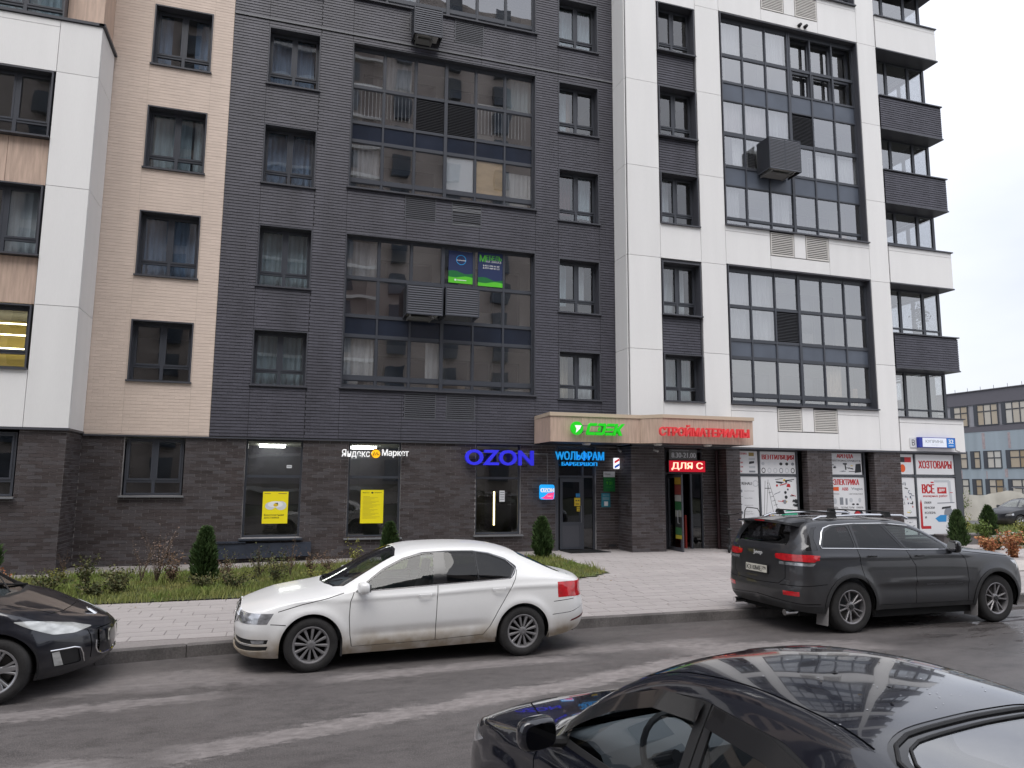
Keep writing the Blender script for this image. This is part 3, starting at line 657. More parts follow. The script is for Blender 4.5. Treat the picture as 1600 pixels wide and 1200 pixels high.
for (x0, x1, z, Y) in ((1.6, 3.4, 12.9, .42), (5.4, 7.1, 12.9, .42), (17.1, 19, 12.5, -.35), (1.6, 3.2, 6.9, .45)):
    b = MB(); b.box(x0, x1, Y, Y+.03, z+.95, z+.98); n = int((x1-x0)/.11)
    for i in range(n): b.box(x0+i*.11, x0+i*.11+.018, Y+.005, Y+.02, z, z+.95)
    b.build('balcony_railing', mat('white_railing', (.62, .63, .65), .5), BLD)
M_shopwall = mat('pale_shop_wall', (.72, .72, .66), .9, var=.08); M_shopdark = mat('dark_shop_fittings', (.03, .032, .035), .6, var=.4, vscale=1.5)
b = MB()
b.box(-4.6, 9.7, 4.0, 4.1, 0, 3.3, 0); b.box(-4.6, 9.7, .4, 4.0, 3.2, 3.28, 0); b.box(-4.6, 9.7, .2, 4, .02, .06, 2); b.box(-1.2, 4.3, 2.2, 2.3, .06, 2.1, 1); b.box(-4.6, 9.7, 3.0, 3.1, 2.1, 3.2, 0); b.box(.95, 1.05, .5, 4, .06, 3.2, 0)
b.box(4.3, 4.4, .3, 4, .06, 3.2, 1); b.box(7.3, 7.4, .3, 4, .06, 3.2, 1); b.box(4.5, 6.2, 2.0, 2.1, .06, 3.2, 1); b.box(-1.6, -1.5, .3, 4, .06, 3.2, 1)
b.build('shop_interior', [M_shopwall, M_shopdark, M_slab], BLD)
b = MB()
for x, y in ((-.2, 1.4), (-.2, 2.2), (2.35, 1.3), (2.35, 2.0), (2.5, 2.8)): b.box(x-.35, x+.35, y, y+.07, 3.14, 3.19)
b.build('tube_lamp', mat('tube_light', (1, 1, .97), .5, emit=9), BLD)
b = MB(); b.box(6.2, 6.24, 1.0, 1.03, .9, 1.9); b.build('lit_shelf_edge', mat('warm_shelf_light', (1, .8, .35), .5, emit=3), BLD)
# ---- upper storeys, above the picture but mirrored in car roofs and panes
up = MB()
up.box(-9, 9.8, .06, 3, ZT, 52, 0); up.box(9.8, CX1, WB+.04, 3, ZT, 52, 0)
for x0, x1 in ((9.8, 10.97), (12.4, 13.3), (19.05, 19.9)): up.box(x0, x1, WB-.01, WB+.03, ZT, 52, 1)
for k in range(6, 17):
    z = 3.3+2.93*k
    for x0, x1, Y in ((-.82, .6, .05), (7.9, 9.3, .05), (11, 12.36, WB+.03), (-3.7, -2.3, .05)): up.box(x0, x1, Y-.03, Y, z+1.2, z+2.8, 2)
    for i in range(6):
        up.box(1.5+i*.93, 2.38+i*.93, .02, .05, z+1.0, z+2.7, 2); up.box(13.4+i*.93, 14.28+i*.93, WB, WB+.03, z+1, z+2.7, 2)
    up.box(19.9, CX1+.6, WB-.02, 2.9, z, z+1.2, 1 if k % 2 else 0); up.box(13.3, 19.05, WB-.012, WB+.03, z-.05, z+.9, 1 if k % 2 else 0)
up.build('upper_storeys', [M_tile, M_white, M_spandrel], BLD)
b = MB(); b.box(-9, 22.6, 2.7, 14, 0, 52); b.build('building_core', M_tile, BLD)
# the same block carries on to the left of the picture
up = MB(); up.box(-42, -9.02, LB+.3, 14, 0, 3.3, 0); up.box(-42, -9.02, .1, 14, 3.3, 52, 0); up.box(-16, -9.02, LB+.25, .1, 3.3, 13.3, 1)
for x0, x1, m in ((-20.5, -16, 3), (-32, -20.5, 0), (-36.5, -32, 3), (-41, -39.6, 1), (-30.2, -28.9, 1), (-23.4, -22.1, 1)): up.box(x0, x1, .02, .1, 3.3, 52, m)
up.box(-9, -4.7, .05, 2.9, 17.0, 52, 3); up.box(-4.7, -1.75, .02, 2.9, 17.0, 52, 3)
for k in range(17):
    z = 3.3+2.93*k
    for x in (-40, -38, -35, -33.5, -27, -25, -19, -17.6): up.box(x, x+1.3, -.03, .02, z+1.2, z+2.8, 2)
    if k < 4:
        for x in (-15.2, -12.4): up.box(x, x+1.9, LB+.2, LB+.25, z+1.2, z+2.7, 2)
    up.box(-28.8, -23.5, -.01, .02, z-.1, z+.8, 1 if k % 2 else 0)
for x in (-39, -33, -27, -21, -15): up.box(x, x+1.6, LB+.25, LB+.3, .8, 3.2, 2)
up.build('left_wing', [M_tile, M_white, M_spandrel, M_beige], BLD)
# ------------------------------------------------------------------ canopy over the two entrances (part of the block)
can = empty('entrance_canopy', (4.2, -1.5, 3.3), parent=BLD)
zc0, zc1 = 3.31, 4.12
plan = [(7.14, .0), (7.08, -1.5), (9.83, -1.5), (10.27, -2.0), (13.26, -2.0), (13.26, WB)]
cmid = [(7.08, 8.45), (8.45, 9.83)], [(10.27, 11.27), (11.27, 12.27), (12.27, 13.26)]
def cwall(p, q, z0, z1, th, m, name, out=0.):
    d = Vector((q[0]-p[0], q[1]-p[1])).normalized(); n = Vector((d.y, -d.x)); g = .003
    a = Vector(p)+d*g+n*out; b_ = Vector(q)-d*g+n*out; c = b_-n*th; e = a-n*th; mb = MB()
    mb.hexa([(a.x, a.y, z0), (b_.x, b_.y, z0), (c.x, c.y, z0), (e.x, e.y, z0), (a.x, a.y, z1), (b_.x, b_.y, z1), (c.x, c.y, z1), (e.x, e.y, z1)], m, random.random())
    return mb.build(name, M_wood, can)
for p, q in zip(plan, plan[1:]):
    L = math.dist(p, q); n = max(1, round(L/.98))
    for i in range(n):
        a = (p[0]+(q[0]-p[0])*i/n, p[1]+(q[1]-p[1])*i/n); b_ = (p[0]+(q[0]-p[0])*(i+1)/n, p[1]+(q[1]-p[1])*(i+1)/n)
        cwall(a, b_, zc0, zc1-.1, .04, 0, 'wood_panel')
b = MB(); o = [(7.14, .0), (7.05, -1.53), (9.84, -1.53), (10.28, -2.03), (13.29, -2.03), (13.29, WB)]; i_ = [(7.3, .0), (7.25, -1.3), (9.9, -1.3), (10.35, -1.8), (13.1, -1.8), (13.1, WB)]
for k in range(5):
    b.hexa([(o[k][0], o[k][1], zc1-.1), (o[k+1][0], o[k+1][1], zc1-.1), (i_[k+1][0], i_[k+1][1], zc1-.1), (i_[k][0], i_[k][1], zc1-.1), (o[k][0], o[k][1], zc1), (o[k+1][0], o[k+1][1], zc1), (i_[k+1][0], i_[k+1][1], zc1), (i_[k][0], i_[k][1], zc1)])
b.build('canopy_cap', mat('pale_beige_cap', (.52, .42, .32), .5), can)
b = MB(); b.prism([(7.16, .0, zc0+.01), (7.12, -1.46, zc0+.01), (9.84, -1.46, zc0+.01), (10.28, -1.96, zc0+.01), (13.22, -1.96, zc0+.01), (13.22, WB+.02, zc0+.01), (9.8, WB+.02, zc0+.01), (9.8, .0, zc0+.01)], (0, 0, .7)); b.build('canopy_soffit', M_soffit, can)
b = MB()
for x, y in ((8.5, -.7), (10.5, -1.3), (12.1, -1.4)): b.lathe([(0, -.05), (.11, -.05), (.13, 0)], 16, 0, 'z', (x, y, zc0+.01))
b.build('ceiling_lamp', mat('lamp_glass_off', (.6, .58, .54), .3), can)
# ------------------------------------------------------------------ entrances
def door_frame(parent, x0, x1, z0, z1, Y, xs=(), zs=(), f=.06):
    b = MB(); b.box(x0, x0+f, Y, Y+.09, z0, z1); b.box(x1-f, x1, Y, Y+.09, z0, z1); b.box(x0+f, x1-f, Y, Y+.09, z1-f, z1)
    for x in xs: b.box(x-f/2, x+f/2, Y+.003, Y+.087, z0, z1-f)
    prev = [x0+f]+[v for x in xs for v in (x-f/2, x+f/2)]+[x1-f]
    for z in zs:
        for i in range(0, len(prev), 2): b.box(prev[i], prev[i+1], Y+.006, Y+.084, z-f/2, z+f/2)
    return b.build('door_frame', M_frame, parent)
d1 = empty('entrance_door', parent=BLD, label='dark glazed entrance door with a grey bottom panel'); d1.location = (8.5-6, .14, .2)
zf = .2
door_frame(d1, 7.9, 9.13, zf, 3.24, .14, xs=(8.74,), zs=(2.36,))
b = MB(); b.box(7.99, 8.08, .12, .17, zf+.03, 2.31); b.box(8.62, 8.7, .12, .17, zf+.03, 2.31); b.box(8.08, 8.62, .12, .17, 2.2, 2.31); b.box(8.08, 8.62, .12, .17, .92, 1.02); b.box(8.08, 8.62, .125, .165, zf+.03, .3); b.build('door_leaf', M_frame, d1)
b = MB(); b.box(8.08, 8.62, .13, .155, .3, .92); b.build('kick_panel', mat('grey_kick_panel', (.07, .072, .085), .35), d1)
M_doorglass = glass_mat('door_glass', (.35, .38, .4), 1, 1.7)
pane(d1, 8.08, 8.62, 1.02, 2.2, .145, M_doorglass); pane(d1, 8.77, 9.07, zf+.05, 2.32, .18, M_doorglass); pane(d1, 7.97, 8.7, 2.4, 3.18, .18, M_doorglass); pane(d1, 8.77, 9.07, 2.4, 3.18, .18, M_doorglass)
b = MB(); b.tube([(8.66, .12, 1.0), (8.66, .06, 1.03), (8.66, .06, 1.47), (8.66, .12, 1.5)], .012); b.build('door_handle', M_trimlight, d1)
b = MB(); b.box(7.82, 7.9, .04, .3, 0.05, 3.26); b.build('door_jamb', M_trim, d1)
b = MB(); b.box(7.8, 9.9, .2, 3, .0, .17); b.box(7.85, 9.2, 1.6, 1.7, .2, 3.2); b.build('entrance_hall', [M_shopdark], BLD)
d2 = empty('shop_door', parent=BLD, label='dark shop door standing open with a strip of coloured stickers'); d2.location = (11.8-6, -.25, .2)
door_frame(d2, 11.3, 12.62, .14, 3.2, -.27, xs=(12.2,), zs=(2.5,))
pane(d2, 12.25, 12.56, .2, 2.46, -.22, M_doorglass); pane(d2, 11.36, 12.17, 2.54, 3.13, -.22, M_doorglass)
lf = empty('door_leaf', parent=d2); lf.location = (11.38-11.8, .0, 0)   # hinged on the left, swung out towards the street
b = MB(); x, X0 = 0, 11.37; b.box(X0-.02, X0+.03, -1.12, -1.02, .18, 2.44); b.box(X0-.02, X0+.03, -.36, -.28, .18, 2.44); b.box(X0-.02, X0+.03, -1.02, -.36, .18, .3); b.box(X0-.02, X0+.03, -1.02, -.36, 2.34, 2.44)
b.build('door_stile', M_trim, d2)
b = MB(); b.box(X0-.002, X0+.012, -1.02, -.36, .3, 2.34); b.build('pane', M_doorglass, d2)
bpy.data.objects.remove(lf)
cols = ['#a88430', '#7c3a34', '#9a9a94', '#2c5a36', '#8c8c86', '#303030', '#3a6340', '#a89a38']
b = MB(); zz = 2.36
mats_st = [mat('sticker_%s' % ['amber', 'red', 'white', 'green', 'grey', 'black', 'leaf', 'yellow'][i], srgb(c)[:3], .5) for i, c in enumerate(cols)]
for i, h in enumerate((.22, .3, .2, .25, .2, .3, .22, .12)): b.box(X0-.03, X0-.024, -1.1, -.75, zz-h+.01, zz, i); zz -= h
b.build('sticker_strip', mats_st, d2)
b = MB(); b.tube([(X0-.02, -1.0, 1.0), (X0-.09, -1.0, 1.02), (X0-.09, -1.0, 1.38), (X0-.02, -1.0, 1.4)], .013); b.build('door_handle', M_trimlight, d2)
b = MB(); b.box(11.0, 13.1, 1.9, 2.0, .1, 3.2, 0); b.box(11.7, 12.2, .9, 1.4, .1, .9, 1); b.box(11.4, 11.7, .8, 1.5, .1, 2.2, 0)
for i in range(9): b.box(11.72, 12.18, .86, .9, .15+i*.08, .2+i*.08, 2)
b.box(12.06, 12.12, -.1, .5, .1, 1.2, 3)
b.build('shop_stock', [M_shopdark, M_slab, M_wood, mat('dull_red_post', (.35, .04, .03), .5)], BLD)
b = MB(); b.box(13.55, 13.6, .0, .05, 0, .1); 
b = MB(); b.tube([(13.04, -.42, .1), (13.04, -.42, 3.2)], .05, 10); b.build('downpipe', mat('dark_red_pipe', (.035, .015, .018), .4), BLD)
# ------------------------------------------------------------------ shop fronts with printed film
FR = mat('shopfront_frame', (.06, .066, .078), .4)
P_white = mat('white_print_film', (.66, .67, .69), .35, var=.03, vscale=1)
INK = {k: mat('ink_'+k, srgb(c)[:3], .5) for k, c in dict(red='#b01c22', dark='#24262b', grey='#7d8188', lightgrey='#b4b8bd', green='#2fa37e', yellow='#d9b92c', orange='#d5561f', blue='#2a85c0', tan='#8f7a3e', pale='#cfd2d6', navy='#1d2c55', lime='#58c12b', deepgreen='#136b34', teal='#2a7f92', white='#e8e8e8', pink='#d9407a', cyan='#1ea0e8').items()}
def printed(name, x0, x1, z0, z1, Y, items, base=None, parent=None, th=.008, **kw):
    """a printed sheet: base panel plus flat ink shapes 1.5 mm proud, u and v in 0..1 from the lower left"""
    keys = []; b = MB(); bm_ = base or P_white; b.box(x0, x1, Y, Y+th, z0, z1, 0)
    def mi(k):
        if k not in keys: keys.append(k)
        return keys.index(k)+1
    W_, H_ = x1-x0, z1-z0
    for n, it in enumerate(items):
        y = Y-.0015-n*.00012; k = it[1]; m = mi(k)
        if it[0] == 't': _, _, s, u0, u1, v0, v1 = it[:7]; fit_text(b, s, x0+u0*W_, x0+u1*W_, z0+v0*H_, z0+v1*H_, y, m, 0, it[7] if len(it) > 7 else .0)
        elif it[0] == 'r': _, _, u0, u1, v0, v1 = it; b.poly([(x0+u0*W_, y, z0+v0*H_), (x0+u1*W_, y, z0+v0*H_), (x0+u1*W_, y, z0+v1*H_), (x0+u0*W_, y, z0+v1*H_)], m)
        elif it[0] == 'e':
            _, _, cu, cv, ru, rv = it; b.poly([(x0+cu*W_+ru*W_*math.cos(a*math.pi/9), y, z0+cv*H_+rv*H_*math.sin(a*math.pi/9)) for a in range(18)], m)
        elif it[0] == 'ring':
            _, _, cu, cv, ru, rv, w = it
            for a in range(18):
                c0, s0, c1, s1 = math.cos(a*math.pi/9), math.sin(a*math.pi/9), math.cos((a+1)*math.pi/9), math.sin((a+1)*math.pi/9)
                P_ = lambda c, s, q: (x0+(cu+ru*q*c)*W_, y, z0+(cv+rv*q*s)*H_); b.poly([P_(c0, s0, 1), P_(c1, s1, 1), P_(c1, s1, 1-w), P_(c0, s0, 1-w)], m)
        elif it[0] == 'p': b.poly([(x0+u*W_, y, z0+v*H_) for u, v in it[2]], m)
        elif it[0] == 'l':
            _, _, u0, v0, u1, v1, w = it; d = Vector((u1-u0)*W_*1.0 for _ in [0]) if 0 else Vector(((u1-u0)*W_, (v1-v0)*H_)); nn = Vector((-d.y, d.x)).normalized()*w/2
            a = Vector((x0+u0*W_, z0+v0*H_)); c = a+d; b.poly([(a.x+nn.x, y, a.y+nn.y), (a.x-nn.x, y, a.y-nn.y), (c.x-nn.x, y, c.y-nn.y), (c.x+nn.x, y, c.y+nn.y)], m)
    return b.build(name, [bm_]+[INK[k] if k in INK else MATS[k] for k in keys], parent, **kw)
def rnd_tools(n, u0, u1, v0, v1, seed, cols=('dark', 'grey', 'dark', 'lightgrey', 'red', 'yellow')):
    r = random.Random(seed); out = []
    for i in range(n):
        u, v, a, l = r.uniform(u0, u1), r.uniform(v0, v1), r.uniform(-.5, .5), r.uniform(.05, .12); c = r.choice(cols)
        k = r.choice('lleep')
        if k == 'l': out.append(('l', c, u-l*math.cos(a), v-l*.6*math.sin(a), u+l*math.cos(a), v+l*.6*math.sin(a), r.uniform(.012, .035)))
        elif k == 'e': out.append(('e', c, u, v, l*.4, l*.3))
        else: out.append(('p', c, [(u-l*.5, v-l*.2), (u+l*.5, v-l*.25), (u+l*.4, v+l*.2), (u-l*.2, v+l*.3)]))
    return out
def storefront(x0, x1, z0, xm, zt, prints, Yp=SF, more=()):
    w = empty('shopfront', parent=BLD); w.location = Vector(((x0+x1)/2, Yp, z0))-Vector(parent_loc(BLD)); f = .06; b = MB(); z1 = 3.24
    b.box(x0, x0+f*.6, Yp-.02, Yp+.06, z0, z1); b.box(x1-f, x1, Yp-.02, Yp+.06, z0, z1)
    for a, c in ([(x0+f*.6, x1-f)] if not xm else [(x0+f*.6, xm-f/2), (xm+f/2, x1-f)]):
        for z in (z0, zt-f/2, z1-f*.6): b.box(a, c, Yp-.015, Yp+.055, z, z+f*(.6 if z > 3 else 1))
    if xm: b.box(xm-f/2, xm+f/2, Yp-.02, Yp+.06, z0, z1)
    for a, c, z in more: b.box(a, c, Yp-.014, Yp+.054, z-.025, z+.025)
    b.build('shopfront_frame', FR, w)
    b = MB(); b.box(x0+.02, x1-.02, Yp+.045, Yp+.058, z0+.02, z1-.01); b.build('pane', M_shopglass, w)
    b = MB(); b.box(x0-.03, x1+.05, Yp-.12, Yp-.02, z0-.05, z0-.01); b.build('window_sill', M_trimlight, w)
    for pr in prints: printed('printed_film', *pr[:4], Yp+.012, pr[4], parent=w)
    return w
pipes = [('t', 'grey', s, .3, u, v, v+.016) for s, u, v in (('Канализация', .78, .745), ('Кронштейны', .7, .625), ('Водосток', .72, .505), ('Тёплый пол', .66, .40), ('трубы', .74, .36), ('Вентили', .66, .26), ('Фитинги', .7, .14))]
pipes = [(a, 'dark', c, d, e, f, g) for a, b_, c, d, e, f, g in pipes]
icons = [('p', 'grey', [(.05, .73), (.2, .73), (.2, .765), (.12, .79), (.05, .765)]), ('l', 'grey', .08, .66, .22, .66, .015), ('l', 'grey', .09, .6, .09, .66, .015), ('p', 'grey', [(.07, .49), (.2, .535), (.06, .54)]), ('e', 'grey', .14, .39, .075, .03), ('e', 'dark', .14, .4, .03, .014), ('e', 'grey', .12, .27, .03, .01), ('ring', 'lightgrey', .86, .88, .15, .055, .25), ('e', 'lightgrey', .12, .9, .04, .02), ('e', 'pale', .85, .22, .25, .14), ('r', 'red', .08, .2, .155, .175)]
p1 = (13.62, 14.43, 2.5, 3.2, [('t', 'red', 'САНТЕХНИКА', -.0, .52, .84, .93, .01), ('t', 'red', 'КРАНЫ', .0, .25, .64, .72, .01), ('t', 'red', 'ТРУБЫ', .0, .33, .45, .53, .01), ('t', 'red', 'ДЮБЕЛИ', .0, .33, .25, .33, .01), ('t', 'red', 'БОЛТЫ', .0, .28, .06, .14, .01), ('r', 'tan', .6, .84, .78, .94), ('r', 'lightgrey', .6, .88, .6, .7), ('p', 'dark', [(.6, .42), (.84, .46), (.84, .56), (.62, .54)]), ('r', 'lightgrey', .6, .88, .24, .34), ('r', 'grey', .6, .88, .05, .13)])
p2 = (13.68, 14.43, .57, 2.41, [('t', 'dark', 'REHAU', .18, .68, .855, .905, .01)]+pipes+icons)
vent_ic = [('e', c, .08+.168*i, .45, .045, .07) for i, c in enumerate(('lightgrey', 'pale', 'pale', 'dark', 'dark', 'grey'))]+[('ring', c, .09+.165*i, .15, .055, .12, .3) for i, c in enumerate(('dark', 'lightgrey', 'lightgrey', 'grey', 'lightgrey', 'dark'))]
p3 = (14.52, 15.86, 2.5, 3.2, [('t', 'red', 'ВЕНТИЛЯЦИЯ', .05, .97, .6, .86, .02)]+vent_ic)
ladder = [('l', 'dark', .12, .93, .06, .3, .012), ('l', 'dark', .2, .95, .12, .3, .012), ('l', 'dark', .22, .9, .5, .3, .012), ('l', 'dark', .18, .9, .36, .22, .012), ('l', 'dark', .1, .8, .26, .8, .02)]+[('l', 'dark', .2+.045*i, .72-.07*i, .3+.045*i, .74-.07*i, .012) for i in range(7)]
p4 = (14.52, 15.9, .57, 2.41, ladder+rnd_tools(26, .42, .95, .5, .97, 5, ('dark', 'grey', 'dark', 'lightgrey', 'dark', 'red', 'yellow'))+[('p', 'green', [(.52, .34), (.66, .42), (.95, .42), (.98, .3), (.55, .24)]), ('p', 'dark', [(.6, .22), (.7, .26), (.9, .2), (.7, .16)])]+rnd_tools(40, .05, .36, .12, .36, 9, ('red', 'dark', 'orange', 'navy', 'yellow', 'grey')))
storefront(13.58, 15.93, .5, 14.475, 2.46, [p1, p2, p3, p4])
p5 = (17.14, 18.5, 2.5, 3.2, [('r', 'pale', .0, 1., .7, 1.), ('t', 'red', 'АРЕНДА', .26, .76, .74, .96, .02), ('t', 'dark', 'ЭЛЕКТРОИНСТРУМЕНТА', .04, .97, .6, .69, .005)]+rnd_tools(10, .1, .7, .12, .5, 21, ('dark', 'grey', 'yellow', 'dark'))+[('p', 'dark', [(.78, .08), (.98, .12), (.97, .52), (.82, .5)]), ('l', 'dark', .5, .5, .52, .22, .05), ('l', 'dark', .44, .5, .56, .5, .05)])
p6 = (17.14, 18.56, .92, 2.41, [('t', 'red', 'ЭЛЕКТРИКА', .12, .86, .83, .96, .02), ('p', 'orange', [(.02, .71), (.27, .7), (.27, .79), (.02, .78)]), ('t', 'red', 'ABB', .35, .54, .71, .78, .01), ('t', 'grey', 'Vegas', .62, .95, .71, .78, .01), ('t', 'dark', 'ПРОВОДА', .04, .28, .62, .65), ('t', 'dark', 'СВЕТИЛЬНИКИ', .55, .94, .62, .65), ('r', 'grey', .28, .38, .4, .56), ('r', 'grey', .44, .5, .4, .54), ('e', 'lightgrey', .15, .48, .05, .07), ('e', 'lightgrey', .6, .5, .05, .05), ('e', 'dark', .66, .41, .04, .02), ('e', 'dark', .78, .41, .04, .02), ('e', 'lightgrey', .85, .5, .04, .05), ('t', 'dark', 'ЛАМПЫ', .04, .22, .32, .36), ('t', 'dark', 'ТЕПЛЫЕ ПОЛЫ', .3, .68, .32, .36), ('t', 'dark', 'КАБЕЛЬ', .75, .94, .32, .36), ('l', 'grey', .1, .08, .12, .28, .01), ('l', 'grey', .1, .08, .05, .26, .01), ('l', 'grey', .1, .08, .18, .26, .01), ('p', 'dark', [(.32, .08), (.52, .14), (.56, .22), (.42, .29), (.3, .2)]), ('e', 'dark', .8, .17, .14, .12), ('e', 'red', .77, .16, .1, .1), ('e', 'dark', .77, .16, .04, .04)])
p7 = (17.14, 18.6, .62, .88, [('t', 'red', 'ЭЛЕКТРОМАТЕРИАЛЫ', .02, .98, .2, .95, .02)])
storefront(17.05, 18.62, .55, None, 2.46, [p5, p6, p7], more=[(17.1, 18.56, .9)])
p8 = (19.9, 20.5, 2.53, 3.2, [('p', 'dark', [(.05, .6), (.4, .6), (.4, .86), (.0, .86)]), ('p', 'red', [(.4, .6), (.86, .6), (.86, .86), (.4, .86)]), ('r', 'pale', .3, .85, .1, .6), ('e', 'orange', .22, .3, .2, .2), ('r', 'orange', .05, .4, .2, .4)])
p9 = (19.9, 20.5, 1.12, 2.42, rnd_tools(26, .1, .85, .1, .92, 33, ('grey', 'dark', 'yellow', 'lime', 'red', 'navy', 'lightgrey')))
p10 = (19.95, 20.5, .52, 1.06, rnd_tools(9, .15, .85, .2, .85, 3, ('grey', 'lightgrey', 'dark')))
p11 = (20.6, 22.28, 2.53, 3.2, [('t', 'red', 'ХОЗТОВАРЫ', .07, .95, .3, .7, .02)])
p12 = (20.6, 22.28, .52, 2.42, [('t', 'red', 'ВСЁ', .12, .45, .72, .93, .03), ('r', 'red', .52, .76, .72, .83), ('t', 'white', 'для', .56, .72, .745, .805, .01), ('t', 'red', 'малярных работ', .14, .78, .645, .7, .01), ('p', 'red', [(.04, .12), (.1, .12), (.1, .55), (.08, .62), (.05, .55)]), ('r', 'red', .05, .3, .1, .15), ('t', 'dark', 'ЛАКИ', .16, .34, .54, .58, .01), ('t', 'dark', 'КРАСКИ', .16, .42, .45, .49, .01), ('t', 'dark', 'КОЛЕРА', .16, .44, .36, .4, .01), ('t', 'dark', 'И', .16, .2, .28, .32, .01), ('r', 'lightgrey', .45, .85, .92, .96), ('p', 'lightgrey', [(.8, .92), (.88, .95), (.9, .55), (.84, .55)]), ('l', 'grey', .5, .55, .95, .56, .03), ('e', 'grey', .78, .36, .12, .12), ('e', 'lightgrey', .78, .28, .14, .05), ('p', 'blue', [(.42, .28), (.56, .34), (.72, .34), (.7, .22), (.5, .22)]), ('p', 'dark', [(.6, .44), (.85, .47), (.85, .5), (.62, .48)]), ('e', 'lightgrey', .8, .14, .12, .05), ('l', 'red', .84, .74, .92, .735, .02)])
storefront(19.86, 22.35, .45, 20.55, 2.475, [p8, p9, p10, p11, p12], Yp=WB+.12, more=[(19.9, 20.52, 1.09)])
b = MB(); b.box(22.35, 22.6, WB+.12, WB+.2, .45, 3.24); b.box(22.5, 22.6, WB+.2, 3, .45, 3.24); b.build('shopfront_corner', FR, BLD)
b = MB(); b.box(21.2, 22.95, WB-.25, WB+.1, .12, .5); b.box(21.15, 23.0, WB-.3, WB+.1, .5, .54); b.build('stone_plinth', mat('grey_plinth', (.13, .12, .12), .8, var=.2), BLD)
# ------------------------------------------------------------------ signs (each a thing of its own)
def letters_sign(name, words, mats_, loc, label, cat, group=None, rail=None, parts=None):
    e = empty(name, loc, label=label, cat=cat, group=group)
    for (txt, x0, x1, z0, z1, y, m, dep, off, shr) in words:
        # every letter a part of its own: cut the fitted word into letters
        V, F = text_mesh(txt, 1, .5, off*.45, shr); a = np.array(V); mn, mx = a.min(0), a.max(0)
        a[:, 0] = x0+(a[:, 0]-mn[0])/(mx[0]-mn[0])*(x1-x0); a[:, 2] = z0+(a[:, 2]-mn[2])/(mx[2]-mn[2])*(z1-z0); a[:, 1] = y+a[:, 1]*dep
        # islands
        par = list(range(len(V)))
        def fd(i):
            while par[i] != i: par[i] = par[par[i]]; i = par[i]
            return i
        for f in F:
            r0 = fd(f[0])
            for q in f[1:]: par[fd(q)] = r0
        groups = {}
        for i in range(len(V)): groups.setdefault(fd(i), []).append(i)
        # join islands whose x ranges overlap (accents, dots)
        isl = sorted(([min(a[g, 0]), max(a[g, 0]), g] for g in groups.values()), key=lambda t: t[0]); merged = []
        for t in isl:
            if merged and t[0] < merged[-1][1]-.35*min(t[1]-t[0], merged[-1][1]-merged[-1][0]): merged[-1][1] = max(merged[-1][1], t[1]); merged[-1][2] += t[2]
            else: merged.append(t)
        for t in merged:
            ids = {v: i for i, v in enumerate(t[2])}; b = MB(); b.mesh([tuple(a[v]) for v in t[2]], [tuple(ids[v] for v in f) for f in F if f[0] in ids], 0); b.build('letter', mats_[m], e)
    return e
L_blue = mat('lit_blue_letters', srgb('#2b2ad6')[:3], .5, emit=0.22); L_white = mat('lit_white_letters', (.85, .85, .85), .5, emit=0.22); L_green = mat('lit_green_letters', srgb('#14b814')[:3], .5, emit=0.28)
L_red = mat('red_plastic_letters', srgb('#c83a3e')[:3], .4, emit=0.175); L_cyan = mat('lit_sky_blue_letters', srgb('#1f9be6')[:3], .5, emit=0.38); L_side = mat('letter_side', (.05, .05, .4), .5)
letters_sign('lit_sign', [('OZON', 5.01, 7.06, 2.66, 3.10, -.15, 0, .1, .045, 0)], [L_blue], (6, -.15, 2.66), 'wide glowing blue letters mounted above the third shop window', 'sign')
b = MB(); b.box(5.05, 7.55, -.07, -.05, 3.0, 3.03); b.box(5.05, 6.95, -.07, -.05, 2.72, 2.74)
for x in (5.1, 6.0, 6.9): b.box(x-.01, x+.01, -.07, .04, 2.7, 3.03)
b.build('sign_rail', M_trimlight, bpy.data.objects['lit_sign'])
e = letters_sign('lit_sign', [('Яндекс', 1.6, 2.35, 2.80, 3.04, -.12, 0, .05, .018, 0), ('Маркет', 2.68, 3.41, 2.83, 3.06, -.12, 0, .05, .018, 0)], [L_white], (2.5, -.12, 2.8), 'small white glowing lettering with a round yellow emblem over the second shop window', 'sign')
b = MB(); b.lathe([(0, 0), (.115, 0), (.115, .04), (0, .04)], 24, 0, 'y', (2.51, -.14, 2.93)); b.build('round_emblem', mat('emblem_yellow', srgb('#f2b01a')[:3], .4, emit=0.42), e)
b = MB(); b.tube([(2.43, -.147, 2.88), (2.47, -.147, 2.98), (2.49, -.147, 2.89), (2.54, -.147, 2.98), (2.56, -.147, 2.9), (2.60, -.147, 2.93)], .012, 6); b.build('emblem_mark', INK['dark'], e)
b = MB(); b.box(1.65, 3.35, -.08, -.05, 2.88, 2.9); b.box(1.7, 1.73, -.08, .04, 2.86, 2.92); b.box(3.3, 3.33, -.08, .04, 2.86, 2.92); b.build('sign_rail', M_trim, e)
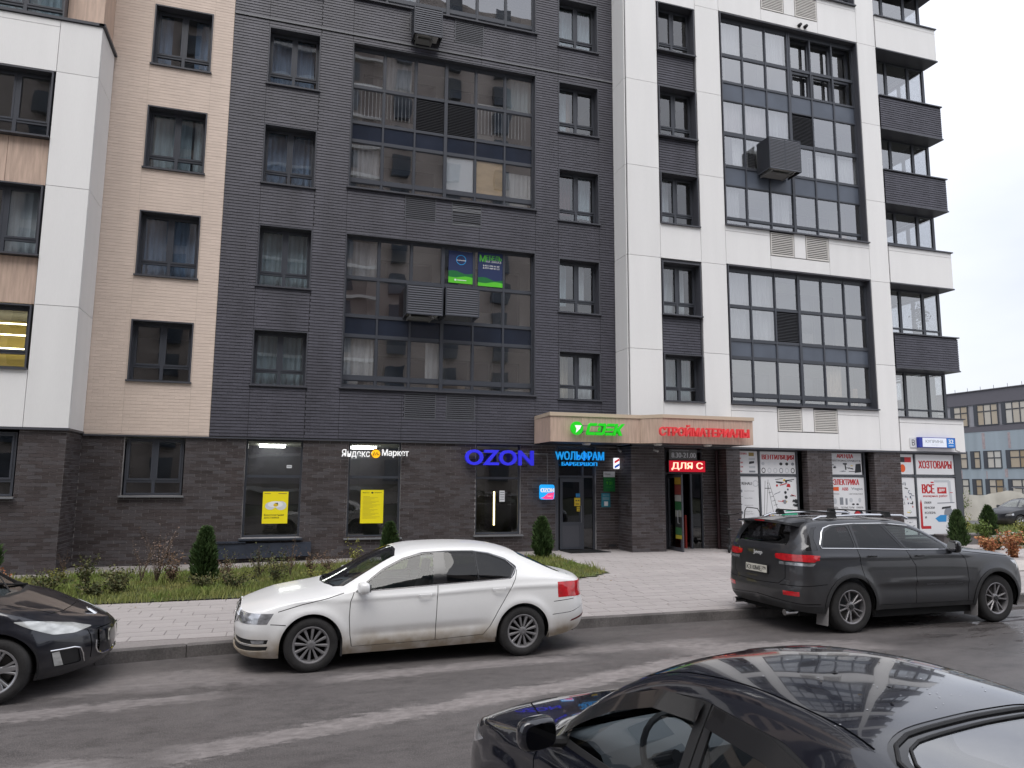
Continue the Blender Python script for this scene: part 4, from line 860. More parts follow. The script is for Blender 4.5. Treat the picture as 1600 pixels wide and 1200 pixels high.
# courier sign: disc with a white bird-like mark and slanted square letters
e = empty('lit_sign', (8.5, -1.6, 3.5), label='glowing green slanted letters with a green disc on the beige canopy', cat='sign')
b = MB(); b.lathe([(0, 0), (.185, 0), (.185, .06), (0, .06)], 28, 0, 'y', (7.8, -1.68, 3.68)); b.build('disc', L_green, e)
b = MB(); b.prism([(7.73, -1.69, 3.76), (7.93, -1.69, 3.76), (7.88, -1.69, 3.66), (7.76, -1.69, 3.55), (7.78, -1.69, 3.66)], (0, .01, 0)); b.build('disc_mark', L_white, e)
def slant(pts, x, w, z=3.5, h=.33): return [(x+u*w+v*.09, -1.72, z+v*h) for u, v in pts]
GL = {'c': [[(0, .12), (.12, 0), (1, 0), (1, .24), (.3, .24), (.26, .3), (.26, .74), (.3, .78), (1.04, .78), (1.04, 1), (.14, 1), (0, .86)]],
      'd': [[(.0, .0), (.8, 0), (1, .16), (1, .84), (.84, 1), (.1, 1), (.1, .78), (.72, .78), (.76, .74), (.76, .28), (.7, .24), (.0, .24)], [(.22, .34), (.44, .34), (.44, .68), (.22, .68)]],
      'e': [[(0, 0), (1, 0), (1, .22), (0, .22)], [(0, .39), (.95, .39), (.95, .6), (0, .6)], [(0, .78), (1, .78), (1, 1), (0, 1)]],
      'k': [[(0, 0), (.26, 0), (.26, .38), (.4, .38), (.74, 0), (1.06, 0), (.62, .5), (1.06, 1), (.74, 1), (.4, .62), (.26, .62), (.26, 1), (0, 1)]]}
for ch, x, w in (('c', 8.06, .24), ('d', 8.34, .26), ('e', 8.64, .2), ('k', 8.88, .26)):
    b = MB()
    for poly in GL[ch]:
        P3 = slant(poly, x, w); tri = tessellate_polygon([[Vector(p) for p in P3]]); n = len(P3)
        vv = P3+[(p[0], p[1]+.08, p[2]) for p in P3]; b.mesh(vv, [tuple(t) for t in tri]+[(i, (i+1) % n, n+(i+1) % n, n+i) for i in range(n)])
    b.build('letter', L_green, e)
b = MB(); b.box(7.9, 9.1, -1.63, -1.6, 3.75, 3.77); b.box(7.9, 9.1, -1.63, -1.6, 3.58, 3.6)
for x in (8.0, 8.6, 9.05): b.box(x-.01, x+.01, -1.63, -1.505, 3.56, 3.78)
b.build('sign_rail', M_trimlight, e)
e = letters_sign('shop_sign', [('СТРОЙМАТЕРИАЛЫ', 10.08, 13.0, 3.5, 3.82, -2.16, 0, .09, .05, 0)], [L_red], (11.5, -2.16, 3.5), 'red raised plastic letters along the right half of the beige canopy', 'sign')
b = MB(); b.box(10.3, 12.9, -2.1, -2.07, 3.6, 3.62); 
for x in (10.5, 11.6, 12.7): b.box(x-.01, x+.01, -2.1, -2.0, 3.59, 3.63)
b.build('sign_rail', M_trimlight, e)
letters_sign('lit_sign', [('WОЛЬФРАМ', 7.80, 9.37, 2.84, 3.12, -.02, 0, .05, .03, 0), ('БАРБЕРШОП', 8.0, 9.14, 2.68, 2.79, -.02, 0, .05, .022, 0)], [L_cyan], (8.6, -.02, 2.68), 'two lines of glowing sky-blue letters above the glazed entrance door', 'sign')
b = MB(); b.box(8.0, 9.1, .02, .04, 2.94, 2.96); b.box(8.3, 8.32, .04, .14, 2.7, 3.1); b.box(8.9, 8.92, .04, .14, 2.7, 3.1); b.build('sign_rail', M_trim, bpy.data.objects['lit_sign.003'] if 'lit_sign.003' in bpy.data.objects else None)
# square plaque on its bracket
e = empty('projecting_sign', (7.47, -.12, 1.68), label='rounded blue and pink square plaque on a thin bracket left of the entrance door', cat='sign')
def rrect(x0, x1, z0, z1, r, y, n=5):
    pts = []
    for cx, cz, a0 in ((x1-r, z1-r, 0), (x0+r, z1-r, 90), (x0+r, z0+r, 180), (x1-r, z0+r, 270)):
        for i in range(n+1): a = math.radians(a0+90*i/n); pts.append((cx+r*math.cos(a), y, cz+r*math.sin(a)))
    return pts
b = MB(); b.prism(rrect(7.25, 7.70, 1.69, 2.12, .07, -.2), (0, .07, 0), 0); b.build('plaque_box', mat('plaque_blue', srgb('#169be8')[:3], .4, emit=0.42), e)
b = MB(); b.poly([(7.27, -.2015, 1.74), (7.4, -.2015, 1.70), (7.66, -.2015, 1.70), (7.69, -.2015, 1.9), (7.5, -.2015, 1.87), (7.36, -.2015, 1.76)], 0); b.build('pink_corner', mat('plaque_pink', srgb('#e8407f')[:3], .4, emit=0.42), e)
b = MB(); fit_text(b, 'OZON', 7.26, 7.69, 1.9, 2.02, -.203, 0, 0, .03); fit_text(b, 'пункт', 7.46, 7.64, 1.77, 1.8, -.203, 0); b.build('lettering', L_white, e)
b = MB(); b.tube([(7.1, -.06, 2.98), (7.49, -.06, 2.98), (7.49, -.16, 2.98), (7.49, -.16, 2.12)], .008, 6); b.build('bracket', M_trimlight, e)
# barber lamp
e = empty('barber_lamp', (10.0, -.02, 2.58), label='small lit red, white and blue striped barber lamp beside the brick pier', cat='barber lamp')
b = MB(); b.prism(rrect(9.66, 9.83, 2.6, 2.93, .03, -.14), (0, .08, 0)); b.build('lamp_box', mat('lamp_white', (.9, .9, .95), .4, emit=0.56), e)
for nm, c, z in (('red_stripe', '#c8202a', 2.83), ('blue_stripe', '#1c4fae', 2.68)):
    b = MB(); b.poly([(9.665, -.142, z-.07), (9.825, -.142, z+.02), (9.825, -.142, min(z+.09, 2.92)), (9.665, -.142, z+.0)]); b.build(nm, mat(nm, srgb(c)[:3], .4, emit=0.42), e)
b = MB(); b.box(9.83, 9.858, -.12, -.08, 2.65, 2.88); b.build('lamp_bracket', M_trim, e)
# scrolling display and hours board
e = empty('led_display', (12, -.4, 2.5), label='red scrolling LED text display above the open shop door', cat='display')
b = MB(); b.box(11.36, 12.62, -.42, -.31, 2.53, 2.87); b.build('display_case', mat('display_red_glow', (.28, .0, .008), .4, emit=0.84), e)
b = MB(); fit_text(b, 'ДЛЯ С', 11.44, 12.54, 2.58, 2.82, -.423, 0, 0, .01); b.build('display_text', mat('display_text_glow', (1, .42, .3), .4, emit=1.12), e)
b = MB(); b.box(11.33, 11.36, -.425, -.3, 2.51, 2.89); b.box(12.62, 12.65, -.425, -.3, 2.51, 2.89); b.box(11.36, 12.62, -.425, -.3, 2.505, 2.53); b.box(11.36, 12.62, -.425, -.3, 2.87, 2.89); b.build('display_frame', M_black, e)
tag(printed('hours_board', 11.38, 12.35, 2.9, 3.22, -.4, [('t', 'pale', '8.30-21.00', .08, .96, .2, .68, .015), ('t', 'pale', 'РЕЖИМ РАБОТЫ', .1, .7, .84, .93)], base=mat('grey_hours_plate', (.13, .13, .135), .35), th=.02), 'grey opening-hours plate above the red display', 'notice')
# notices by the barber door
tag(printed('notice_board', 9.36, 9.74, 1.92, 2.52, .01, [('r', 'pale', 0, 1, .72, 1), ('t', 'dark', 'Ozon', .1, .6, .84, .92, .01), ('t', 'grey', 'Пункт выдачи', .2, .8, .76, .8), ('t', 'lime', '9 21', .25, .75, .35, .5, .005), ('t', 'lime', 'ежедневно', .2, .7, .58, .62), ('t', 'lime', 'часы работы', .2, .8, .2, .24)], base=INK['deepgreen'], th=.015), 'white-topped green notice board on the brick right of the entrance door', 'notice')
tag(printed('notice_board', 9.29, 9.58, 1.46, 1.87, .01, [('t', 'pale', 'МАГАЗИН', .15, .85, .84, .9), ('r', 'pale', .12, .88, .7, .715), ('r', 'pale', .12, .88, .62, .635), ('r', 'pale', .12, .88, .54, .555), ('r', 'white', .3, .72, .08, .4)], base=INK['teal'], th=.015), 'pale teal notice board below the green notice board', 'notice')
for nm, (x0, x1, z0, z1), c, lb in (('door_sticker', (8.50, 8.63, 1.75, 1.86), 'blue', 'small blue square sticker on the glazed entrance door'), ('door_sticker', (8.45, 8.64, 1.49, 1.73), 'yellow', 'larger yellow rounded sticker in the middle of the entrance door'), ('door_sticker', (8.53, 8.63, 1.33, 1.47), 'yellow', 'smaller yellow sticker lowest on the entrance door')):
    tag(printed(nm, x0, x1, z0, z1, .108, [('r', 'dark', .2, .45, .6, .72), ('r', 'dark', .6, .85, .6, .72), ('r', 'dark', .2, .8, .2, .3)], base=INK[c], th=.004), lb, 'sticker')
# yellow posters in the shop windows
M_py = mat('poster_yellow', srgb('#f2e01c')[:3], .5, emit=0)
tag(printed('window_poster', -.36, .28, 1.07, 1.9, .125, [('r', 'tan', .06, .3, .93, .95), ('r', 'tan', .6, .94, .93, .95), ('e', 'pale', .3, .55, .2, .12), ('e', 'pale', .72, .56, .22, .14), ('e', 'white', .5, .6, .3, .1), ('e', 'yellow', .52, .58, .1, .05), ('p', 'dark', [(.46, .64), (.6, .65), (.6, .58), (.55, .62)]), ('t', 'dark', 'Бесплатная', .08, .85, .24, .3, .0), ('t', 'dark', 'доставка', .08, .66, .15, .21, .0)], base=M_py, th=.004), 'yellow poster with a pale picture in the leftmost tall shop window', 'poster')
tag(printed('window_poster', 2.17, 2.79, 1.05, 1.95, .125, [('t', 'dark', 'Яндекс', .08, .38, .9, .935, .005), ('e', 'dark', .5, .915, .05, .025), ('t', 'dark', 'Маркет', .6, .92, .9, .935, .005)]+[('r', 'tan', .1, .4+.5*((i*37 % 10)/10), .8-.036*i, .806-.036*i) for i in range(19)], base=M_py, th=.004), 'yellow poster full of small print in the second tall shop window', 'poster')
tag(printed('paper_notice', .2, .33, 2.52, 2.6, .125, [('r', 'grey', .1, .9, .4, .6)], th=.003), 'small white paper slip high in the first tall shop window', 'notice')
tag(printed('paper_notice', 6.12, 6.28, 1.62, 1.94, .125, [('r', 'grey', .1, .9, .2, .26), ('r', 'grey', .1, .9, .4, .46), ('r', 'grey', .1, .9, .6, .66), ('r', 'grey', .1, .9, .8, .86)], th=.003), 'white paper sheet in the third shop window', 'notice')
# adverts in the lower balcony glazing
hill = lambda c, h, s: ('p', c, [(0, 0), (1, 0), (1, h)]+[(u/6, h+s*math.sin(u*1.1)) for u in range(5, 0, -1)]+[(0, h+s*.5)])
tag(printed('advert_poster', 4.5, 5.26, 8.0, 8.98, .165, [hill('deepgreen', .34, .05), hill('lime', .2, -.03), ('ring', 'cyan', .5, .73, .2, .155, .1), ('t', 'white', 'КУХНИ', .33, .68, .7, .73, .01), ('e', 'white', .28, .1, .045, .03), ('r', 'white', .35, .72, .09, .11)], base=INK['navy'], th=.004), 'navy and green advert with a thin blue ring in the lower balcony glazing', 'poster')
tag(printed('advert_poster', 5.4, 6.18, 7.98, 9.02, .165, [hill('deepgreen', .22, .05), hill('lime', .12, -.03), ('t', 'lime', 'М', .06, .3, .72, .92, .004), ('t', 'lime', 'ЕБЕЛЬ', .32, .94, .78, .92, .004), ('t', 'white', 'НА ЗАКАЗ', .32, .92, .71, .77, .0), ('t', 'white', '8-921-394-41-02', .2, .85, .59, .635, .005), ('t', 'white', '8-937-469-61-21', .2, .85, .52, .565, .005)], base=INK['navy'], th=.004), 'navy and green advert with large lime lettering in the lower balcony glazing', 'poster')
# street plate and index plate on the white box
e = empty('street_sign', (21.2, WB-.1, 3.43), label='blue-edged street name plate with a house number on the white corner box', cat='street sign')
b = MB(); b.box(20.55, 22.12, WB-.14, WB-.02, 3.43, 3.78); b.build('lamp_box', mat('navy_sign_box', srgb('#2b3a9a')[:3], .4), e)
printed('name_plate', 20.68, 21.72, 3.45, 3.76, WB-.15, [('t', 'grey', 'КУПРИНА', .12, .86, .45, .78, .0), ('t', 'lightgrey', 'проспект', .35, .65, .2, .28)], base=mat('sign_white', (.72, .76, .85), .4, emit=0.084), parent=e)
printed('number_plate', 21.75, 22.08, 3.45, 3.76, WB-.15, [('t', 'white', '32', .15, .85, .42, .88, .02), ('r', 'white', .2, .8, .15, .22)], base=mat('sign_blue', srgb('#1f78c8')[:3], .4, emit=0.07), parent=e)
tag(printed('letter_plate', 20.27, 20.53, 3.43, 3.76, WB-.03, [('t', 'dark', 'В', .25, .75, .2, .8, .0)], th=.02), 'small square plate with one letter at the left of the street sign', 'sign')
tag(printed('small_plate', 22.15, 22.27, 3.58, 3.8, WB-.03, [('r', 'pink', .2, .8, .5, .8), ('r', 'grey', .2, .8, .2, .35)], th=.02), 'tiny pale plate at the right of the street sign', 'sign')
def camera_unit(x, y, z, lab, rx=0):
    e = empty('security_camera', (x, y, z), label=lab, cat='security camera')
    b = MB(); b.tube([(x, y, z), (x, y, z-.08), (x+.02, y-.06, z-.1)], .012, 6); b.build('camera_bracket', M_trimlight, e)
    b = MB(); b.tube([(x+.0, y-.02, z-.08), (x+.07*rx, y-.14, z-.13)], .03, 10); b.build('camera_body', mat('camera_white', (.5, .5, .5), .4), e)
camera_unit(10.55, -.95, 3.24, 'white security camera under the canopy above the brick pier', 1)
camera_unit(9.72, -.3, 3.24, 'small security camera under the canopy near the barber lamp', 0)
camera_unit(22.2, WB-.06, 3.45, 'small dark camera hanging below the right end of the street sign', 0)
# ------------------------------------------------------------------ air conditioner baskets on the facade
def basket(x0, x1, z0, z1, yb, yf, label, full_mid=False, unit=True, broken=False, perf=False, group='air conditioner baskets on the facade'):
    e = empty('air_conditioner_basket', ((x0+x1)/2, yb, z0), label=label, cat='air conditioner basket', group=group)
    b = MB(); r = .02
    for x in ([x0, x1-.03]+([(x0+x1)/2-.015] if full_mid else [])): b.box(x, x+.03, yf, yf+.03, z0, z1)
    for x in (x0, x1-.03): b.box(x, x+.03, yf+.03, yb, z0, z0+.03); b.box(x, x+.03, yf+.03, yb, z1-.03, z1)
    b.box(x0+.03, x1-.03, yf+.002, yf+.028, z0, z0+.03); b.box(x0+.03, x1-.03, yf+.002, yf+.028, z1-.03, z1)
    b.build('basket_frame', M_frame, e)
    n = 12 if not perf else 20; h = (z1-z0-.06)/n
    sl = MB(); 
    for j in range(n):
        z = z0+.03+j*h; k = 1 if (broken and j in (9, 10, 11) ) else 0
        if k: sl.hexa([(x0+.05, yf+.005, z+.01), (x0+.6, yf+.005, z+.0), (x0+.6, yf+.03, z+.0), (x0+.05, yf+.03, z), (x0+.05, yf+.005, z+h*.5), (x0+.6, yf+.005, z+h*.4), (x0+.6, yf+.03, z+h*.4), (x0+.05, yf+.03, z+h*.5)], 1)
        m_ = link('slat', slatmesh(x1-x0-.06, h, perf), e, ((x0+x1)/2-e.location[0], yf+.004-e.location[1], z-e.location[2]))
        for xs_, s_ in ((x0+.004, 1), (x1-.012, -1)): sl.box(xs_, xs_+.008, yf+.03, yb, z, z+h*.5)
    q_ = MB(); q_.box(x0+.035, x1-.035, yf+.055, yf+.065, z0+.02, z1-.02); q_.box(x0+.016, x0+.022, yf+.06, yb, z0+.01, z1-.01); q_.box(x1-.022, x1-.016, yf+.06, yb, z0+.01, z1-.01); q_.build('basket_inner_shade', M_tileback, e)  # black sheets added behind the slats stand in for the shaded inside
    sl.build('side_slats', [M_frame, M_trimlight], e, kind='stuff')
    if unit:
        b = MB(); b.box(x0+.08, x1-.1, yf+.1, yb-.04, z0+.06, z1-.12, 0); b.lathe([(.0, -.01), (.2, -.01), (.22, .0)], 20, 1, 'y', (x0+.38, yf+.1, (z0+z1)/2)); b.build('outdoor_unit', [mat('unit_white', (.45, .45, .44), .5), M_black], e)
        b = MB(); b.box(x0+.1, x0+.14, yf+.06, yb, z0-.07, z0); b.box(x1-.3, x1-.26, yf+.06, yb, z0-.07, z0); b.box(x0+.14, x1-.3, yf+.2, yb-.05, z0-.055, z0-.02); b.build('bracket', M_slab, e)
    return e
SLM = {}
def slatmesh(w, h, perf):
    k = (round(w, 3), round(h, 3))
    if k not in SLM: b = MB(); b.hexa([(-w/2, 0, 0), (w/2, 0, 0), (w/2, .03, .015), (-w/2, .03, .015), (-w/2, 0, h*.55), (w/2, 0, h*.55), (w/2, .03, h*.55+.015), (-w/2, .03, h*.55+.015)]); SLM[k] = b.data('slat', mat('basket_slat_grey', (.13, .135, .155), .35))
    return SLM[k]
basket(3.18, 4.22, 6.82, 7.68, .15, -.5, 'left of the two slatted black baskets side by side on the lower balcony glazing')
basket(4.29, 5.28, 6.86, 7.70, .15, -.5, 'right of the two slatted black baskets, with bent bright slats', unit=False, broken=True)
basket(3.19, 4.04, 15.24, 16.12, -.0, -.5, 'black basket with an outdoor unit at the top edge of the charcoal wall')
basket(14.72, 15.95, 12.34, 13.42, WB+.15, -1.4, 'dark mesh basket standing out from the tall glazing of the white block', full_mid=True, perf=True)
for x, z, lab in ((14.25, 12.75, 'wall'),): pass
e = empty('outdoor_unit', (14.5, -.4, 12.7), label='white air conditioner unit seen through the balcony glass left of the mesh basket', cat='air conditioner')
b = MB(); b.box(14.4, 15.2, -.55, -.3, 12.65, 13.25); b.build('unit_case', mat('unit_white', (.45, .45, .44), .5), e)
b = MB()
for i in range(9): b.box(14.45, 14.85, -.565, -.55, 12.7+i*.055, 12.73+i*.055)
b.build('unit_grille', M_black, e)
# ================================================================== THE GROUND
def yc(x): return -9.6-.0105*max(0, 4.6-x)**2 if x > -8 else -9.6-.0105*12.6**2+.2646*(x+8)
def asphalt_mat():
    m = bpy.data.materials.new('wet_and_dry_asphalt'); m.use_nodes = True; nt = m.node_tree; n = nt.nodes; L = nt.links.new; b = n['Principled BSDF']
    tc = n.new('ShaderNodeTexCoord')
    def noise(scale, sc, det=5, rough=.55, dist=0.):
        mp = n.new('ShaderNodeMapping'); mp.inputs['Scale'].default_value = sc; L(tc.outputs['Object'], mp.inputs[0]); mp.inputs['Rotation'].default_value = (0, 0, 0)
        q = n.new('ShaderNodeTexNoise'); q.inputs['Scale'].default_value = scale; q.inputs['Detail'].default_value = det; q.inputs['Roughness'].default_value = rough; q.inputs['Distortion'].default_value = dist; L(mp.outputs[0], q.inputs['Vector']); return q.outputs[0]
    def mr(s, a, b_, c=0., d=1.):
        q = n.new('ShaderNodeMapRange'); q.interpolation_type = 'SMOOTHSTEP'; L(s, q.inputs[0]); q.inputs[1].default_value = a; q.inputs[2].default_value = b_; q.inputs[3].default_value = c; q.inputs[4].default_value = d; return q.outputs[0]
    def math_(op, a, b_):
        q = n.new('ShaderNodeMath'); q.operation = op; q.use_clamp = True
        for i, v in enumerate((a, b_)):
            if isinstance(v, (int, float)): q.inputs[i].default_value = v
            else: L(v, q.inputs[i])
        return q.outputs[0]
    def mix(f, a, b_):
        q = n.new('ShaderNodeMix'); q.data_type = 'RGBA'
        for i, v in ((0, f), (6, a), (7, b_)):
            if isinstance(v, (tuple, float)): q.inputs[i].default_value = v
            else: L(v, q.inputs[i])
        return q.outputs[2]
    sx = n.new('ShaderNodeSeparateXYZ'); L(tc.outputs['Object'], sx.inputs[0]); X, Y = sx.outputs[0], sx.outputs[1]
    # dusty dry bands that run along the road between darker damp tyre tracks; their centre lines wander
    warp = n.new('ShaderNodeMath'); warp.operation = 'MULTIPLY_ADD'; L(noise(.9, (.6, 1.3, 1), 5), warp.inputs[0]); warp.inputs[1].default_value = .55; L(Y, warp.inputs[2]); yy = warp.outputs[0]
    ragged = noise(3.6, (1.3, 3.6, 1), 10, .82)
    def band(c0, c1, hw, soft, xa, xb, k=1.):
        """a strip y = c0 + c1 x (the warp adds .275 on average), fading in at xa and out at xb, with a torn edge"""
        a = n.new('ShaderNodeMath'); a.operation = 'MULTIPLY_ADD'; L(X, a.inputs[0]); a.inputs[1].default_value = -c1; L(yy, a.inputs[2])
        d = n.new('ShaderNodeMath'); d.operation = 'SUBTRACT'; L(a.outputs[0], d.inputs[0]); d.inputs[1].default_value = c0+.275; e = n.new('ShaderNodeMath'); e.operation = 'ABSOLUTE'; L(d.outputs[0], e.inputs[0])
        t = n.new('ShaderNodeMath'); t.operation = 'MULTIPLY_ADD'; L(ragged, t.inputs[0]); t.inputs[1].default_value = -1.9*min(1., hw*2.2+.12); L(e.outputs[0], t.inputs[2])
        w = mr(t.outputs[0], -.95*min(1., hw*2.2+.12)+hw+soft, -.95*min(1., hw*2.2+.12)+hw-soft)
        w = math_('MULTIPLY', w, mr(X, xa, xa+.7)); w = math_('MULTIPLY', w, mr(X, xb, xb-.9)); return math_('MULTIPLY', w, k)
    bl = [(-13.22, .262, .20, .05, -1.1, 7.5, 1.), (-13.45, .05, .16, .05, -12, -.7, .95), (-11.72, .10, .13, .05, -12, -.1, .9), (-11.0, .0, .34, .12, -12, .6, .62), (-11.42, .03, .15, .07, .3, 4.2, .85), (-10.75, -.03, .20, .08, 3.2, 6.6, .7), (-10.45, -.16, .30, .08, 4.9, 8.6, .9), (-12.3, .05, .10, .08, 3.5, 8.5, .5), (-15.3, .1, .3, .1, -8, 6, .8), (-16.8, .05, .3, .1, -8, 9, .8)]
    f = band(*bl[0])
    for q in bl[1:]: f = math_('ADD', f, band(*q))
    f = math_('MULTIPLY', f, mr(noise(9, (.8, 1.8, 1), 7, .8), .32, .52, .35, 1.)); f = math_('MULTIPLY', f, mr(X, 9.2, 7.6))
    base = mix(mr(noise(.8, (1, 2.5, 1), 6), .3, .7), (.066, .060, .059, 1), (.112, .102, .100, 1))
    mot = noise(5, (.9, 1.7, 1), 10, .8); base = mix(mr(mot, .42, .62, 0, .65), base, (.135, .122, .119, 1)); base = mix(mr(mot, .46, .34, 0, .6), base, (.045, .039, .037, 1))
    speck = noise(95, (1, 1, 1), 3); base = mix(mr(speck, .54, .68, 0, .75), base, (.24, .22, .215, 1)); base = mix(mr(speck, .46, .32, 0, .6), base, (.02, .018, .018, 1))
    dust = mix(mr(noise(6, (1, 2, 1), 6), .3, .7), (.185, .167, .162, 1), (.265, .24, .234, 1))
    col = mix(f, base, dust)
    # standing water towards the right
    pud = math_('MULTIPLY', mr(noise(.9, (.55, 2.2, 1), 4), .50, .56), mr(X, 8.6, 10.2)); pud = math_('MULTIPLY', pud, mr(Y, -13.2, -12.2))
    wet = mr(noise(.5, (.6, 1.4, 1), 4), .4, .62)
    wr = math_('ADD', mr(X, 6, 12, 0, .75), math_('MULTIPLY', wet, .3))
    col = mix(math_('MULTIPLY', wr, .35), col, (.02, .019, .02, 1)); L(col, b.inputs['Base Color'])
    r1 = mr(f, 0, 1, .55, .85); q = n.new('ShaderNodeMix'); L(wr, q.inputs[0]); L(r1, q.inputs[2]); q.inputs[3].default_value = .32
    q2 = n.new('ShaderNodeMix'); L(pud, q2.inputs[0]); L(q.outputs[0], q2.inputs[2]); q2.inputs[3].default_value = .03; L(q2.outputs[0], b.inputs['Roughness'])
    bp = n.new('ShaderNodeBump'); bp.inputs['Distance'].default_value = .006; L(mr(pud, 0, 1, .7, 0.), bp.inputs['Strength']); L(noise(110, (1, 1, 1), 3), bp.inputs['Height']); L(bp.outputs[0], b.inputs['Normal'])
    return m
M_asph = asphalt_mat()
M_soil = mat('far_ground', (.06, .065, .04), .95, var=.3, vscale=.3)
b = MB(); b.poly([(-300, -300, -.06), (400, -300, -.06), (400, 400, -.06), (-300, 400, -.06)]); b.build('ground', M_soil, kind='structure')
b = MB(); xs = [-120, -60, -30, -20, -14]+[x*.5 for x in range(-24, 60)]+[40, 60, 120]
for x0, x1 in zip(xs, xs[1:]): b.poly([(x0, -24.5, 0), (x1, -24.5, 0), (x1, yc(x1)+.02, 0), (x0, yc(x0)+.02, 0)])
b.build('road', M_asph, kind='structure')
# kerb stones
M_kerb = mat('concrete_kerb', (.125, .115, .112), .85, var=.3, vscale=2.5, bump=.4, bscale=40, fine=.2, fscale=60, tone=.12)
kerb = tag(empty('kerb', (5, -9.6, 0)), kind='structure')
x = -9.0; kd = {}
while x < 34:
    a = math.atan2(yc(x+1)-yc(x), 1); h = .14+random.uniform(-.004, .004)
    if 'k' not in kd:
        q = MB(); q.hexa([(0, 0, -.05), (1.0, 0, -.05), (1.0, .15, -.05), (0, .15, -.05), (0, .012, .14), (1.0, .012, .14), (1.0, .15, .14), (0, .15, .14)])
        q.hexa([(0, .012, .14), (1.0, .012, .14), (1.0, .15, .14), (0, .15, .14), (.02, .028, .149), (.975, .028, .149), (.975, .148, .149), (.02, .148, .149)]); kd['k'] = q.data('kerb_stone', M_kerb)
    link('kerb_stone', kd['k'], kerb, (x-5, yc(x)+9.6, random.uniform(-.003, .003)), (0, 0, a+random.uniform(-.004, .004))); x += 1.0
# paving slabs
def in_lawn(x, y, m=0.):
    """lawn between the footpath and the wall strip, rounded off at its right end"""
    yf = -6.2+.03*(x+3) if x < 3 else -6.02+.12*(x-3)**1.2*1.0
    yb = -2.15+.16*(x+5) if x < 2 else -1.03-.02*(x-2)
    if x > 5.6: 
        dx = (x-5.6)/1.55; yb = yb-.55*dx*dx; yf = yf+.5*dx*dx
    return x < 7.15-m and yf+m < y < yb-m
M_slabp = mat('grey_paving_slab', (.345, .318, .312), .8, tone=.04, var=.10, vscale=.7, bump=.2, bscale=90, fine=.08, fscale=60)
M_slabj = mat('paving_joint_sand', (.235, .215, .21), .95, fine=.3)
pv = tag(empty('pavement', (8, -5, 0)), kind='structure')
NX = 1
b = MB(); xs = [-14+.5*i for i in range(90)]; ys = [0]*1
for x0, x1 in zip(xs, xs[1:]):
    rows_ = [yc(x0)+.15, -8, -6, -4, -2, 0, 2.0]; r1 = [yc(x1)+.15, -8, -6, -4, -2, 0, 2.0]
    for j in range(6): b.poly([(x0, rows_[j], gz(x0, rows_[j])-.008), (x1, r1[j], gz(x1, r1[j])-.008), (x1, r1[j+1], gz(x1, r1[j+1])-.008), (x0, rows_[j+1], gz(x0, rows_[j+1])-.008)])
b.build('slab_bed', M_slabj, pv)
slabs = []; y = -9.42; r = 0
while y < 2.2:
    x = -9-(r % 3)*.2
    while x < 31:
        cx, cy = x+.3, y+.15
        ok = cy > yc(cx)+.29 and not in_lawn(cx, cy, -.05) and not (cx > 22.9 and cy > -5.2) and not (cy > .15 and not (7.9 < cx < 13)) and not (cx < 7.2 and cy > -2.4 and not in_lawn(cx, cy)) and not (cy > WB+.1 and cx > 9.8 and not (11 < cx < 13)) and cy < .3
        if ok: slabs.append((x, y))
        x += .602
    y += .302; r += 1
slabs.sort(key=lambda s: ((s[0]-2)**2*.6+(s[1]+20)**2) if s[0] > -3.2 else 999)
me = {}; far = MB()
def slabgeo(q, x, y, z, sl=0., t=0.): w, d, e = .597, .297, .004; q.mesh([(x, y, z-.02), (x+w, y, z-.02), (x+w, y+d, z-.02+sl), (x, y+d, z-.02+sl), (x+e, y+e, z), (x+w-e, y+e, z), (x+w-e, y+d-e, z+sl), (x+e, y+d-e, z+sl)], [(4, 5, 6, 7), (0, 1, 5, 4), (1, 2, 6, 5), (2, 3, 7, 6), (3, 0, 4, 7)], 0, t)
q = MB(); slabgeo(q, -.3, -.15, 0); sm = q.data('paving_slab', M_slabp)
for i, (x, y) in enumerate(slabs):
    z = gz(x+.3, y+.15)+random.uniform(-.0015, .0015); sx_ = math.atan((gz(x+.3, y+.3)-gz(x+.3, y))/.3)
    if i < 300: link('paving_slab', sm, pv, (x+.3-8, y+.15+5, z), (sx_, 0, 0))
    else: slabgeo(far, x, y, z-.15*math.tan(sx_), .3*math.tan(sx_), random.random())
far.build('paving_slabs', M_slabp, pv, kind='stuff')
b = MB(); M_strip = mat('grey_concrete_strip', (.23, .21, .2), .9, var=.2, vscale=1.5, fine=.1)
for i in range(30):
    x0 = -9+i*.55; x1 = x0+.55
    f0 = -2.3+.16*(x0+5) if x0 < 2 else -1.2; f1 = -2.3+.16*(x1+5) if x1 < 2 else -1.2
    b.poly([(x0, f0, gz(x0, f0)+.004), (x1, f1, gz(x1, f1)+.004), (x1, .05, gz(x1, 0)+.006), (x0, .05, gz(x0, 0)+.006)])
b.build('wall_path', M_strip, kind='structure')
